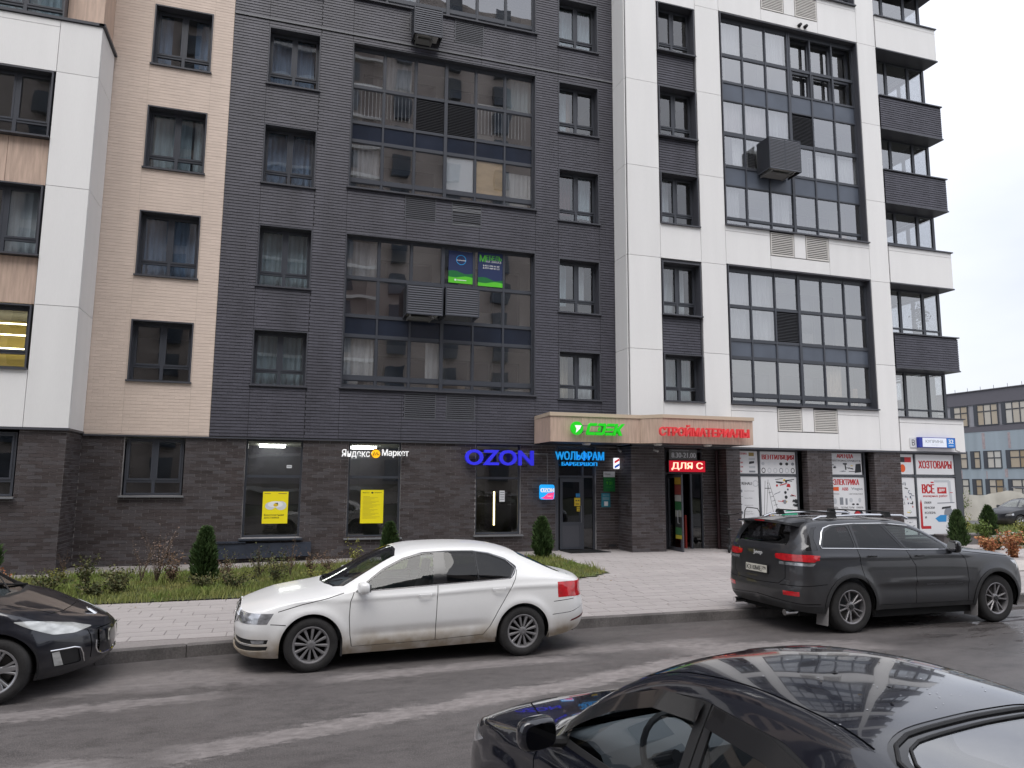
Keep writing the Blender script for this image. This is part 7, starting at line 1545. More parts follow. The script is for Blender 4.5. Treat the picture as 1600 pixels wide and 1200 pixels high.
# ------------------------------------------------------------------ white sedan
def white_sedan():
    ang = .0339; root = empty('parked_car', (-.4873, -10.2467, 0), ang, 'white four-door sedan parked along the kerb with dust on its sills', 'car', 'cars parked along the kerb')
    wx = (.914, 3.568); zc = .305; Ra = .362
    sp = dict(L=4.62, W0=.90, xf=.52, xr=.55, nf=2.9, nr=2.9, W=K(.90), zb=[(0, .20), (.5, .175), (1.4, .17), (3.1, .19), (3.9, .20), (4.55, .30)], zm=[(0, .46), (.8, .56), (2, .58), (3.6, .62), (4.55, .60)],
              zs=[(0, .665), (.12, .685), (.3, .72), (.6, .78), (1.0, .845), (1.4, .892), (2.4, .93), (3.3, .965), (3.9, .965), (4.35, .925), (4.62, .87)],
              ze=[(0, .69), (.12, .71), (.3, .75), (.6, .81), (1.0, .87), (1.22, .905), (1.36, .97), (1.6, 1.105), (1.95, 1.272), (2.3, 1.340), (2.7, 1.357), (3.1, 1.343), (3.45, 1.265), (3.8, 1.13), (4.15, 1.005), (4.4, .958), (4.62, .90)],
              zt=[(0, .715), (.1, .75), (.25, .79), (.4, .825), (.6, .86), (.86, .90), (1.08, .935), (1.2, .985), (1.5, 1.14), (1.8, 1.285), (2.0, 1.36), (2.25, 1.402), (2.7, 1.415), (3.2, 1.395), (3.5, 1.34), (3.75, 1.25), (4.1, 1.09), (4.3, 1.005), (4.45, .985), (4.56, .965), (4.62, .93)],
              ye=[(0, .70), (.4, .74), (1.0, .76), (1.3, .745), (1.6, .67), (1.95, .605), (2.4, .585), (3.0, .585), (3.5, .60), (3.9, .65), (4.25, .71), (4.55, .72)],
              nose=[(.17, .11), (.24, .045), (.34, .06), (.50, .045), (.62, .06), (.70, .085), (.78, .16), (.9, .23)], tail=[(.2, .10), (.33, .03), (.48, .0), (.62, .015), (.78, .06), (.95, .04)],
              flare=[(wx[0], zc, .385, .018, .045), (wx[1], zc, .385, .018, .045)], crease=[(.80, .5, 4.3, .012, .018, .022), (.40, 1.3, 3.2, -.012, .03, .02)], tuck=.09)
    car = Car(sp); P_ = paint('white_car_paint', (.78, .78, .775), .3, .55, 0, dust=1.1, dustz=.43, dustcol=(.36, .30, .225), spots=.05)
    mats = dict(paint=P_, seam=M_seam); R_ = []
    A_ = lambda *a, **k: R_.append((a[0], a[1], a[2], a[3], a[4] if len(a) > 4 else 0., k))
    A_('void', 'side', arch(wx[0], zc, Ra), None); A_('void', 'side', arch(wx[1], zc, Ra), None)
    W1 = [(1.455, .905), (1.60, 1.01), (1.78, 1.125), (2.02, 1.235), (2.27, 1.296), (2.42, 1.308), (2.375, .945), (1.95, .925)]
    W2 = [(2.555, 1.312), (2.8, 1.315), (2.96, 1.305), (2.965, .975), (2.56, .952)]; W3 = [(2.985, 1.30), (3.14, 1.275), (3.36, 1.20), (3.475, 1.12), (3.43, 1.03), (3.385, .992), (2.99, .977)]
    for nm, w, g in (('window', W1, G_clear), ('window', W2, G_tint), ('window', W3, G_tint)): A_(nm, 'side', rounded(w, .03), g, -.006, pair=True, rim=.01)
    A_('window_trim', 'side', rounded([(1.40, .885), (1.57, 1.012), (1.77, 1.145), (2.02, 1.258), (2.27, 1.318), (2.6, 1.332), (2.96, 1.325), (3.16, 1.296), (3.39, 1.218), (3.53, 1.115), (3.47, 1.02), (3.41, .972), (2.9, .952), (2.0, .912)], .03), M_gloss, -.002, pair=True)
    A_('windscreen', 'top', [(1.09, -.02), (1.12, .3), (1.2, .58), (1.30, .68), (1.9, .545), (1.96, .3), (1.975, -.02)], G_ws, -.005, rim=.012)
    A_('windscreen_seal', 'top', [(1.06, -.02), (1.09, .3), (1.17, .6), (1.29, .71), (1.93, .565), (1.985, .3), (2.0, -.02)], M_gloss, -.003)
    A_('rear_window', 'top', rounded([(3.60, -.3), (3.60, .3), (3.64, .50), (4.20, .63), (4.27, .5), (4.30, -.3)], .04), G_tint, -.005, rim=.012)
    A_('headlight', 'side', [(.10, .572), (.40, .575), (.475, .69), (.10, .69)], M_lens, .002, pair=True); A_('headlight', 'front', [(.47, .572), (.80, .572), (.80, .69), (.53, .69)], M_lens, .002, pair=True)
    A_('grille', 'front', [(-.05, .545), (.36, .52), (.40, .56), (.44, .70), (.30, .725), (-.05, .735)], M_blk, -.012)
    A_('fog_light', 'side', [(.22, .352), (.36, .357), (.375, .392), (.20, .392)], M_lens, -.004, pair=True); A_('lower_grille', 'side', [(.0, .345), (.40, .348), (.42, .40), (.0, .405)], M_blk, -.012, pair=True); A_('bumper_slot', 'side', [(.0, .265), (.40, .275), (.42, .325), (.0, .328)], M_blk, -.012, pair=True)
    A_('lower_grille', 'front', [(-.05, .345), (.62, .345), (.62, .405), (-.05, .405)], M_blk, -.015)
    A_('bumper_slot', 'front', [(-.05, .265), (.62, .265), (.62, .328), (-.05, .328)], M_blk, -.015)
    A_('taillight', 'side', [(4.335, .875), (4.46, .905), (4.56, .91), (4.56, .86), (4.53, .84), (4.50, .82), (4.52, .79), (4.56, .77), (4.56, .715), (4.40, .715)], M_red, .003, pair=True); A_('taillight', 'rear', [(.62, .715), (.9, .715), (.9, .91), (.62, .91)], M_red, .003, pair=True)
    A_('rear_reflector', 'side', [(4.25, .395), (4.52, .445), (4.52, .475), (4.27, .42)], mat('dull_red_reflector', (.12, .02, .02), .2), .002, pair=True)
    seams = [('side', [(1.40, .89), (1.355, .78), (1.345, .6), (1.36, .4), (1.385, .26)]), ('side', [(1.385, .258), (2.41, .272), (3.03, .30)]), ('side', [(2.44, .95), (2.425, .8), (2.41, .5), (2.41, .272)]), ('side', [(3.52, 1.08), (3.47, .96), (3.36, .79), (3.22, .58), (3.12, .40), (3.03, .295)]),
             ('side', [(.53, .705), (.8, .775), (1.1, .835), (1.28, .885)]), ('side', [(.44, .57), (.62, .555)]), ('side', [(4.32, .69), (4.0, .665)]), ('side', [(3.98, .50), (4.25, .52), (4.5, .585)]), ('side', [(3.9, .21), (3.93, .3)]), ('top', [(4.36, 0), (4.36, .5), (4.30, .68), (4.38, .72)])]
    cut_car(car, R_, seams, root, mats); 
    for (z0, z1) in ((.55, .70),):
        for y in np.arange(.03, .38, .045):
            for sd in (-1, 1): p, n = car.point('front', y, z0+.01, -.008); q, n2 = car.point('front', y+.012, z1, -.008); b = MB(); b.tube([(p[0], p[1]*sd, p[2]), (q[0], q[1]*sd, q[2])], .006, 5); b.build('grille_bar', M_blk, root, org=(0, 0, 0))
    strip_on(car, root, 'chrome_trim', M_chrome, 'front', [(.36, .53), (.40, .57), (.44, .70), (.3, .727)], .02, .002)
    strip_on(car, root, 'chrome_trim', M_chrome, 'front', [(.50, .565), (.555, .70)], .022, .003)
    strip_on(car, root, 'chrome_trim', M_chrome, 'side', [(1.42, .893), (2.0, .918), (2.9, .957), (3.41, .98)], .009, .002)
    strip_on(car, root, 'window_divider', M_gloss, 'side', [(2.975, .975), (2.975, 1.31)], .016, .0); strip_on(car, root, 'chrome_trim', M_chrome, 'side', [(3.42, .99), (3.5, 1.09), (3.39, 1.20), (3.16, 1.285), (2.96, 1.317)], .008, .002)
    strip_on(car, root, 'bumper_chrome', M_chrome, 'front', [(0, .335), (.6, .336), (.82, .345)], .009, .004)
    p1, _ = car.point('side', 1.75, .955); b = MB(); b.tube([(1.78, -.82, .93), (1.86, -.765, 1.05), (1.95, -.70, 1.19)], .012, 5); 
    handle(root, car, [(2.27, .822), (3.24, .855)], P_); mirrors(root, car, 1.50, .945, .84, (.13, .20, .135), P_)
    wheels(root, wx, 1.60, .312, .205, .208, 'cap12', M_hubgrey, (.1, .3)); car_common(root, car, wx, zc, Ra, .9, int_x=(1.2, 3.9), seats=(2.15, 3.05), dash=1.5, belt=.86, seat_h=1.10)
    b = MB(); b.box(wx[0]+Ra-.02, wx[0]+Ra+.0, -.88, -.72, .16, .36); b.box(wx[0]+Ra-.02, wx[0]+Ra, .72, .88, .16, .36); b.build('mud_flap', M_blk, root, org=(0, 0, 0))
    plate(root, .06, 0, .42, .52, .11, 'А482КР', -1)
    b = MB(); b.tube([(1.12, .35, .955), (1.35, .1, 1.03), (1.5, -.25, 1.12)], .008, 5); b.tube([(1.12, -.3, .955), (1.3, -.5, 1.0)], .008, 5); b.build('wiper', M_blk, root, org=(0, 0, 0))
    return root
_w = white_sedan(); MATS['white_car_paint'].node_tree.nodes['Principled BSDF'].inputs['Coat Roughness'].default_value = .12
# ------------------------------------------------------------------ dark off-road car
def offroader():
    root = empty('parked_car', (12.1756, -10.0144, 0), 3.15866, 'dark grey off-road car with roof bars parked before the hardware shop windows', 'car', 'cars parked along the kerb')
    wx = (.872, 3.843); zc = .365; Ra = .455
    sp = dict(L=4.84, W0=.965, xf=.55, xr=.42, nf=3.0, nr=3.4, W=K(.965), zb=[(0, .30), (.4, .27), (1.3, .30), (3.3, .31), (4.4, .30), (4.84, .34)], zm=[(0, .62), (.8, .80), (2, .80), (3.8, .84), (4.84, .8)],
              zs=[(0, .88), (.12, .93), (.3, 1.0), (.8, 1.075), (1.4, 1.125), (1.9, 1.16), (2.6, 1.185), (3.6, 1.21), (4.4, 1.235), (4.84, 1.22)],
              ze=[(0, .93), (.12, .98), (.3, 1.04), (.8, 1.12), (1.35, 1.165), (1.6, 1.215), (1.9, 1.36), (2.2, 1.50), (2.5, 1.60), (2.9, 1.645), (3.6, 1.658), (4.1, 1.648), (4.45, 1.62), (4.62, 1.50), (4.76, 1.33), (4.84, 1.25)],
              zt=[(0, .95), (.12, 1.01), (.3, 1.07), (.8, 1.15), (1.3, 1.195), (1.45, 1.245), (1.8, 1.43), (2.1, 1.575), (2.3, 1.64), (2.7, 1.69), (3.4, 1.70), (4.1, 1.69), (4.48, 1.66), (4.60, 1.56), (4.72, 1.40), (4.81, 1.28), (4.84, 1.26)],
              ye=[(0, .80), (.5, .82), (1.3, .83), (1.6, .80), (2.0, .73), (2.5, .70), (3.4, .70), (4.2, .70), (4.5, .71), (4.84, .78)],
              nose=[(.3, .10), (.45, .0), (.6, .0), (.8, .03), (1.0, .12), (1.2, .3)], tail=[(.30, .12), (.42, .02), (.62, .0), (.78, .03), (1.2, .06), (1.3, .10)],
              flare=[(wx[0], zc, .47, .03, .06), (wx[1], zc, .47, .03, .06)], crease=[(1.095, 1.2, 4.6, .016, .022, .012), (.705, 1.35, 3.4, .022, .02, .01), (.60, 1.35, 3.4, -.015, .05, .01)], tuck=.07)
    car = Car(sp); P_ = paint('dark_grey_metallic_paint', (.030, .031, .036), .36, .75, .35, dust=.26, dustz=.95, dustcol=(.085, .08, .075), spots=.05)
    M_clad = mat('grey_plastic_cladding', (.030, .030, .031), .62, var=.2)
    mats = dict(paint=P_, seam=M_seam); R_ = []
    A_ = lambda *a, **k: R_.append((a[0], a[1], a[2], a[3], a[4] if len(a) > 4 else 0., k))
    A_('void', 'side', arch(wx[0], zc, Ra), None); A_('void', 'side', arch(wx[1], zc, Ra), None)
    Wf = [(2.46, 1.53), (2.2, 1.455), (2.0, 1.36), (1.84, 1.245), (1.84, 1.195), (2.66, 1.215), (2.94, 1.575), (2.7, 1.57)]
    Wm = [(3.02, 1.58), (3.60, 1.578), (3.615, 1.245), (2.76, 1.222)]; Wr = [(3.70, 1.576), (4.02, 1.555), (4.18, 1.48), (4.31, 1.265), (3.69, 1.248)]
    A_('window', 'side', rounded(Wf, .03), G_clear, -.006, pair=True, rim=.01); A_('window', 'side', rounded(Wm, .03), G_tint, -.006, pair=True, rim=.01); A_('window', 'side', rounded(Wr, .06), G_tint, -.006, pair=True, rim=.01)
    A_('window_trim', 'side', rounded([(1.80, 1.18), (1.80, 1.25), (1.98, 1.375), (2.19, 1.475), (2.46, 1.552), (2.95, 1.597), (3.65, 1.595), (4.05, 1.575), (4.22, 1.49), (4.36, 1.25), (3.6, 1.228), (2.6, 1.195)], .03), M_gloss, -.002, pair=True)
    A_('quarter_window', 'side', rounded([(4.42, 1.22), (4.44, 1.40), (4.33, 1.53), (4.27, 1.56), (4.40, 1.55), (4.55, 1.42), (4.66, 1.22)], .03), M_gloss, -.003, pair=True)
    A_('windscreen', 'top', [(1.36, -.02), (1.42, .4), (1.55, .72), (1.62, .76), (2.22, .62), (2.30, .3), (2.32, -.02)], G_ws, -.005, rim=.012); A_('windscreen_seal', 'top', [(1.32, -.02), (1.38, .4), (1.52, .76), (1.62, .80), (2.26, .645), (2.335, .3), (2.36, -.02)], M_gloss, -.003)
    # tailgate glass: an arched pane
    ZG = [(-.6, 1.235), (.42, 1.235), (.47, 1.30), (.46, 1.40), (.38, 1.47), (.15, 1.50), (-.6, 1.505)]
    A_('rear_window', 'top', [(4.50, -.05), (4.50, .30), (4.53, .42), (4.62, .52), (4.74, .60), (4.795, .58), (4.81, .3), (4.81, -.05)], G_tint, -.004, rim=.012)
    A_('taillight', 'side', rounded([(4.42, 1.115), (4.40, 1.15), (4.86, 1.165), (4.86, 1.07), (4.52, 1.055)], .02), M_red, .006, pair=True); A_('taillight', 'rear', rounded([(.42, 1.085), (.42, 1.155), (.97, 1.165), (.97, 1.065), (.58, 1.06)], .03), M_red, .006, pair=True)
    A_('reversing_light', 'rear', [(.50, .998), (.9, 1.0), (.9, 1.042), (.50, 1.042)], M_lens, .002, pair=True); A_('reversing_light', 'side', [(4.55, 1.0), (4.86, 1.0), (4.86, 1.042), (4.50, 1.042)], M_lens, .002, pair=True)
    A_('rear_reflector', 'rear', [(.60, .555), (.86, .555), (.86, .62), (.60, .62)], M_red, .002, pair=True)
    A_('rear_bumper_cladding', 'rear', [(-.05, .2), (.97, .2), (.97, .40), (.75, .43), (-.05, .48)], M_clad, .0); A_('rear_bumper_cladding', 'side', [(4.2, .2), (4.9, .2), (4.9, .42), (4.2, .40)], M_clad, .0, pair=True)
    A_('headlight', 'side', [(.10, .86), (.42, .93), (.50, .99), (.2, .965)], M_lens, .003, pair=True); A_('headlight', 'front', [(.5, .82), (.95, .85), (.95, .96), (.5, .93)], M_lens, .003, pair=True)
    A_('grille', 'front', [(-.05, .80), (.47, .80), (.47, .93), (-.05, .95)], M_blk, -.01); A_('lower_grille', 'front', [(-.05, .42), (.7, .42), (.7, .6), (-.05, .6)], M_blk, -.01)
    for xx in wx: A_('arch_cladding', 'side', ringstrip(xx, zc, Ra, Ra+.055, .0), M_clad, .010, pair=True, rim=.03)
    A_('sill_cladding', 'side', [(1.3, .0), (3.4, .0), (3.4, .385), (1.3, .365)], M_clad, .006, pair=True)
    seams = [('side', [(1.66, 1.17), (1.60, 1.12), (1.50, 1.03), (1.475, .7), (1.48, .37)]), ('side', [(2.70, 1.2), (2.66, 1.1), (2.56, .96), (2.57, .6), (2.56, .37)]), ('side', [(3.66, 1.235), (3.64, 1.0), (3.60, .80), (3.52, .68)]), ('side', [(3.66, 1.24), (3.66, 1.6)]), ('side', [(2.72, 1.215), (2.98, 1.59)]),
             ('side', [(4.30, .73), (4.84, .70)]), ('rear', [(.62, 1.05), (.62, .80), (.5, .71), (.0, .69)]), ('rear', [(.0, .50), (.7, .46), (.97, .44)]), ('side', [(.5, 1.05), (1.0, 1.10), (1.5, 1.15)])]
    cut_car(car, R_, seams, root, mats)
    strip_on(car, root, 'chrome_trim', M_chrome, 'side', [(1.82, 1.186), (2.65, 1.203), (3.6, 1.236), (4.33, 1.256), (4.345, 1.30), (4.22, 1.49), (4.16, 1.545), (4.02, 1.583), (3.6, 1.603), (2.95, 1.603), (2.46, 1.56)], .018, .003)
    b = MB(); V = []; F = []; n = 20     # roof spoiler
    for i in range(n+1):
        y = -.66+1.32*i/n; e_ = (abs(y)/.66)**3; V += [(4.34+.02*e_, y, 1.692-.05*(y/.66)**2), (4.72-.06*e_, y, 1.655-.035*(y/.66)**2), (4.73-.06*e_, y, 1.62-.03*(y/.66)**2), (4.46, y, 1.59-.04*(y/.66)**2)]
    for i in range(n):
        for j in range(4): F.append((i*4+j, (i+1)*4+j, (i+1)*4+(j+1) % 4, i*4+(j+1) % 4))
    F += [(0, 1, 2, 3), (n*4+3, n*4+2, n*4+1, n*4)]; b.mesh(V, F, 0, 0, False); b.build('roof_spoiler', P_, root, org=(0, 0, 0))
    b = MB(); b.box(4.732, 4.738, -.12, .12, 1.628, 1.642); b.build('brake_light', M_red, root, org=(0, 0, 0))
    for sd in (-1, 1):
        b = MB(); b.tube([(2.3, sd*.60, 1.665), (2.42, sd*.605, 1.715), (3.2, sd*.605, 1.735), (4.05, sd*.59, 1.71), (4.2, sd*.585, 1.665)], .018, 8); b.build('roof_rail', M_chrome, root, org=(0, 0, 0))
    for x in (2.75, 3.85):
        e = empty('roof_bar', (0, 0, 0), parent=root); b = MB(); b.hexa([(x-.035, -.66, 1.765), (x+.035, -.66, 1.765), (x+.035, .66, 1.765), (x-.035, .66, 1.765), (x-.03, -.66, 1.785), (x+.03, -.66, 1.785), (x+.03, .66, 1.785), (x-.03, .66, 1.785)]); b.build('bar', M_blk, e, org=(0, 0, 0))
        for sd in (-1, 1): b = MB(); b.prism([(x-.075, sd*.56, 1.69), (x+.075, sd*.56, 1.69), (x+.045, sd*.56, 1.77), (x-.045, sd*.56, 1.77)], (0, sd*.09, 0)); b.build('bar_foot', M_blk, e, org=(0, 0, 0))
    handle(root, car, [(2.47, 1.105), (3.42, 1.12)], M_gloss); mirrors(root, car, 1.78, 1.235, .90, (.14, .21, .19), M_gloss)
    wheels(root, wx, 1.66, .38, .255, .248, 'split5', M_dkalu, (.2, .9)); car_common(root, car, wx, zc, Ra, .965, int_x=(1.55, 4.55), seats=(2.55, 3.45), dash=1.95, belt=1.12, seat_h=1.38)
    for x, f in ((wx[0]+Ra+.02, 1), (wx[1]+Ra+.03, 1)):
        for sd in (-1, 1): b = MB(); b.hexa([(x-.02, sd*.72, .12), (x-.0, sd*.72, .12), (x-.0, sd*.95, .13), (x-.02, sd*.95, .13), (x-.05, sd*.74, .46), (x-.03, sd*.74, .46), (x-.03, sd*.955, .46), (x-.05, sd*.955, .46)]); b.build('mud_flap', mat('grey_mud_flap', (.20, .19, .185), .8), root, org=(0, 0, 0))
    plate(root, 4.825, -.0, .835, .52, .112, 'К310МЕ', 1, -.04)
    # the maker's lettering on the tailgate and the door badge
    decal(car, root, 'tailgate_lettering', M_chrome, 'rear', [('Jeep', .12, -.12, 1.095, 1.165)], 1, .006) if 0 else None
    b = MB(); c = MB(); fit_text(c, 'Jeep', -.11, .11, 1.09, 1.165, 0, 0, .008, .012); xr_ = car.point('rear', .02, 1.13)[0][0]; b.mesh([(xr_+.006-v[1], v[0], v[2]) for v in c.v], c.f); b.build('tailgate_lettering', mat('pale_lettering', (.6, .6, .6), .4), root, org=(0, 0, 0))
    b = MB(); 
    for (x0, x1, z) in ((2.35, 1.98, .655), (1.94, 1.60, .652)):
        c = MB(); fit_text(c, 'GRAND' if x0 > 2 else 'CHEROKEE', 0, x0-x1, 0, .028, 0, 0, 0, .006)
        for v in c.v: pass
        p, n = car.point('side', (x0+x1)/2, z, .006); b.mesh([(x0-v[0], p[1]+.001, z+v[2]) for v in c.v], c.f)
    b.build('door_badge', M_trimlight, root, org=(0, 0, 0))
    b = MB(); xr2 = car.point('rear', .62, .80)[0][0]; c = MB(); fit_text(c, 'LIMITED', .58, .74, .755, .775, 0, 0, 0, .004); b.mesh([(xr2+.008, v[0], v[2]) for v in c.v], c.f); b.build('tailgate_badge', M_trimlight, root, org=(0, 0, 0))
    b = MB(); b.tube([(4.60, .08, 1.265), (4.72, .25, 1.275), (4.72, .42, 1.27)], .012, 6); b.build('rear_wiper', M_blk, root, org=(0, 0, 0))
    for sd in (-1, 1): b = MB(); b.tube([(4.4, sd*.62, .30), (4.82, sd*.62, .30)], .045, 12); b.build('exhaust_tip', M_chrome, root, org=(0, 0, 0))
    return root
offroader()
# ------------------------------------------------------------------ black hatchback at the left edge
def hatchback():
    root = empty('parked_car', (-1.70, -10.62, 0), math.pi+.02, 'black hatchback cut off by the left edge, its large pale headlight facing the white sedan', 'car', 'cars parked along the kerb')
    wx = (.93, 3.54); zc = .32; Ra = .375
    sp = dict(wmin=.45, L=4.28, W0=.905, xf=.95, xr=.5, nf=2.15, nr=2.8, W=K(.905), zb=[(0, .24), (.4, .19), (1.3, .18), (4.28, .28)], zm=[(0, .42), (.7, .55), (3, .6), (4.28, .6)],
              zs=[(0, .60), (.15, .66), (.4, .75), (.8, .86), (1.25, .94), (2.4, .98), (3.6, 1.02), (4.28, 1.0)], ze=[(0, .63), (.15, .69), (.4, .79), (.8, .90), (1.15, .97), (1.4, 1.12), (1.8, 1.33), (2.1, 1.42), (2.6, 1.45), (3.4, 1.43), (3.9, 1.32), (4.2, 1.1), (4.28, 1.03)],
              zt=[(0, .66), (.1, .72), (.3, .80), (.6, .89), (.9, .965), (1.02, 1.0), (1.3, 1.18), (1.7, 1.40), (2.0, 1.49), (2.6, 1.51), (3.4, 1.49), (3.9, 1.38), (4.2, 1.14), (4.28, 1.06)], ye=[(0, .62), (.4, .68), (1.0, .74), (1.4, .69), (1.9, .60), (3, .58), (4, .62), (4.28, .7)],
              nose=[(.2, .10), (.3, .02), (.45, .0), (.58, .02), (.7, .12), (.8, .25)], tail=[(.2, .1), (.4, 0), (.7, .03), (1.1, .1)], flare=[(wx[0], zc, .40, .02, .05), (wx[1], zc, .4, .02, .05)], crease=[(.83, .7, 4.1, .012, .02, .03)], tuck=.09)
    car = Car(sp); P_ = paint('midnight_black_paint', (.006, .007, .013), .28, 1., .2, dust=.12, dustz=.45, dustcol=(.08, .075, .07), spots=.02)
    mats = dict(paint=P_, seam=M_seam); R_ = []
    A_ = lambda *a, **k: R_.append((a[0], a[1], a[2], a[3], a[4] if len(a) > 4 else 0., k))
    A_('void', 'side', arch(wx[0], zc, Ra), None); A_('void', 'side', arch(wx[1], zc, Ra), None)
    A_('window', 'side', rounded([(1.45, 1.0), (1.85, 1.27), (2.2, 1.385), (2.35, 1.39), (2.35, 1.0)], .03), G_clear, -.005, pair=True, rim=.01); A_('window', 'side', rounded([(2.45, 1.0), (2.45, 1.39), (3.1, 1.38), (3.5, 1.27), (3.4, 1.03)], .03), G_tint, -.005, pair=True, rim=.01)
    A_('windscreen', 'top', [(.98, -.02), (1.03, .4), (1.20, .68), (1.80, .56), (1.9, .3), (1.93, -.02)], G_ws, -.005, rim=.012); A_('windscreen_seal', 'top', [(.93, -.02), (.98, .4), (1.15, .71), (1.25, .73), (1.85, .59), (1.93, .3), (1.96, -.02)], M_blk, -.002)
    A_('headlight', 'side', rounded([(.10, .645), (.25, .617), (.42, .63), (.60, .71), (.75, .79), (.58, .785), (.40, .755), (.24, .71)], .02), M_hl, .004, pair=True)
    A_('grille', 'front', rounded([(-.4, .34), (.36, .33), (.46, .40), (.46, .60), (.38, .615), (-.4, .60)], .04), M_blk, -.02)
    A_('fog_recess', 'side', rounded([(.20, .31), (.42, .305), (.46, .465), (.24, .465)], .03), M_blk, -.012, pair=True)
    cut_car(car, R_, [('top', [(.30, .0), (.32, .3), (.40, .5), (.8, .66), (1.15, .72)]), ('side', [(1.42, .98), (1.33, .85), (1.34, .3), (1.38, .24), (2.4, .24), (2.41, .98)]), ('front', [(.5, .33), (.52, .62)])], root, mats)
    strip_on(car, root, 'chrome_trim', M_chrome, 'front', [(0, .335), (.33, .335), (.42, .37), (.455, .42), (.455, .5)], .022, .004)
    strip_on(car, root, 'chrome_trim', M_chrome, 'side', [(.46, .475), (.27, .478), (.225, .46), (.20, .40), (.18, .31)], .016, .003)
    for i in range(5): strip_on(car, root, 'grille_bar', M_blk, 'front', [(0, .36+.028*i), (.42, .365+.028*i)], .010, -.012)
    for sd in (-1, 1):
        p, n = car.point('side', .56, .39, .0); b = MB(); q = [car.point('side', x, z, .006)[0] for x, z in ((.345, .315), (.415, .315), (.45, .455), (.39, .46))]; b.poly([(a[0], a[1]*sd, a[2]) for a in q]); b.build('fog_light', M_hl, root, org=(0, 0, 0))
    # emblem on the nose
    b = MB(); c0, n0 = car.point('top', .12, 0, .006); b.tube([tuple(c0+Vector((dx, dy, dx*.75))) for dx, dy in ((-.04, -.05), (.04, -.05), (.055, 0), (.04, .05), (-.04, .05), (-.055, 0))], .012, 6, closed=True); b.tube([tuple(c0+Vector((-.04, 0, -.03))), tuple(c0+Vector((.04, .02, .03)))], .014, 6); b.build('nose_emblem', M_chrome, root, org=(0, 0, 0))
    handle(root, car, [(2.25, .9)], P_); mirrors(root, car, 1.5, 1.04, .86, (.13, .2, .15), P_)
    wheels(root, wx, 1.62, .322, .21, .222, 'wide5', M_alu, (.35, .2)); car_common(root, car, wx, zc, Ra, .905, int_x=(1.1, 3.9), seats=(2.05, 2.95), dash=1.5, belt=.92, seat_h=1.18)
    plate(root, .035, 0, .455, .52, .112, 'К625НО', -1, .06)
    b = MB(); b.tube([(1.0, .3, 1.02), (1.25, -.15, 1.16), (1.3, -.3, 1.19)], .008, 5); b.tube([(1.05, -.5, 1.0), (1.1, .0, 1.06), (1.2, .35, 1.13)], .012, 6); b.build('wiper', M_blk, root, org=(0, 0, 0))
M_hl = mat('pale_headlight_glass', (.50, .51, .50), .12, metal=.25, coat=1., var=.3, vscale=9, vstretch=(1, 1, 2))
hatchback()
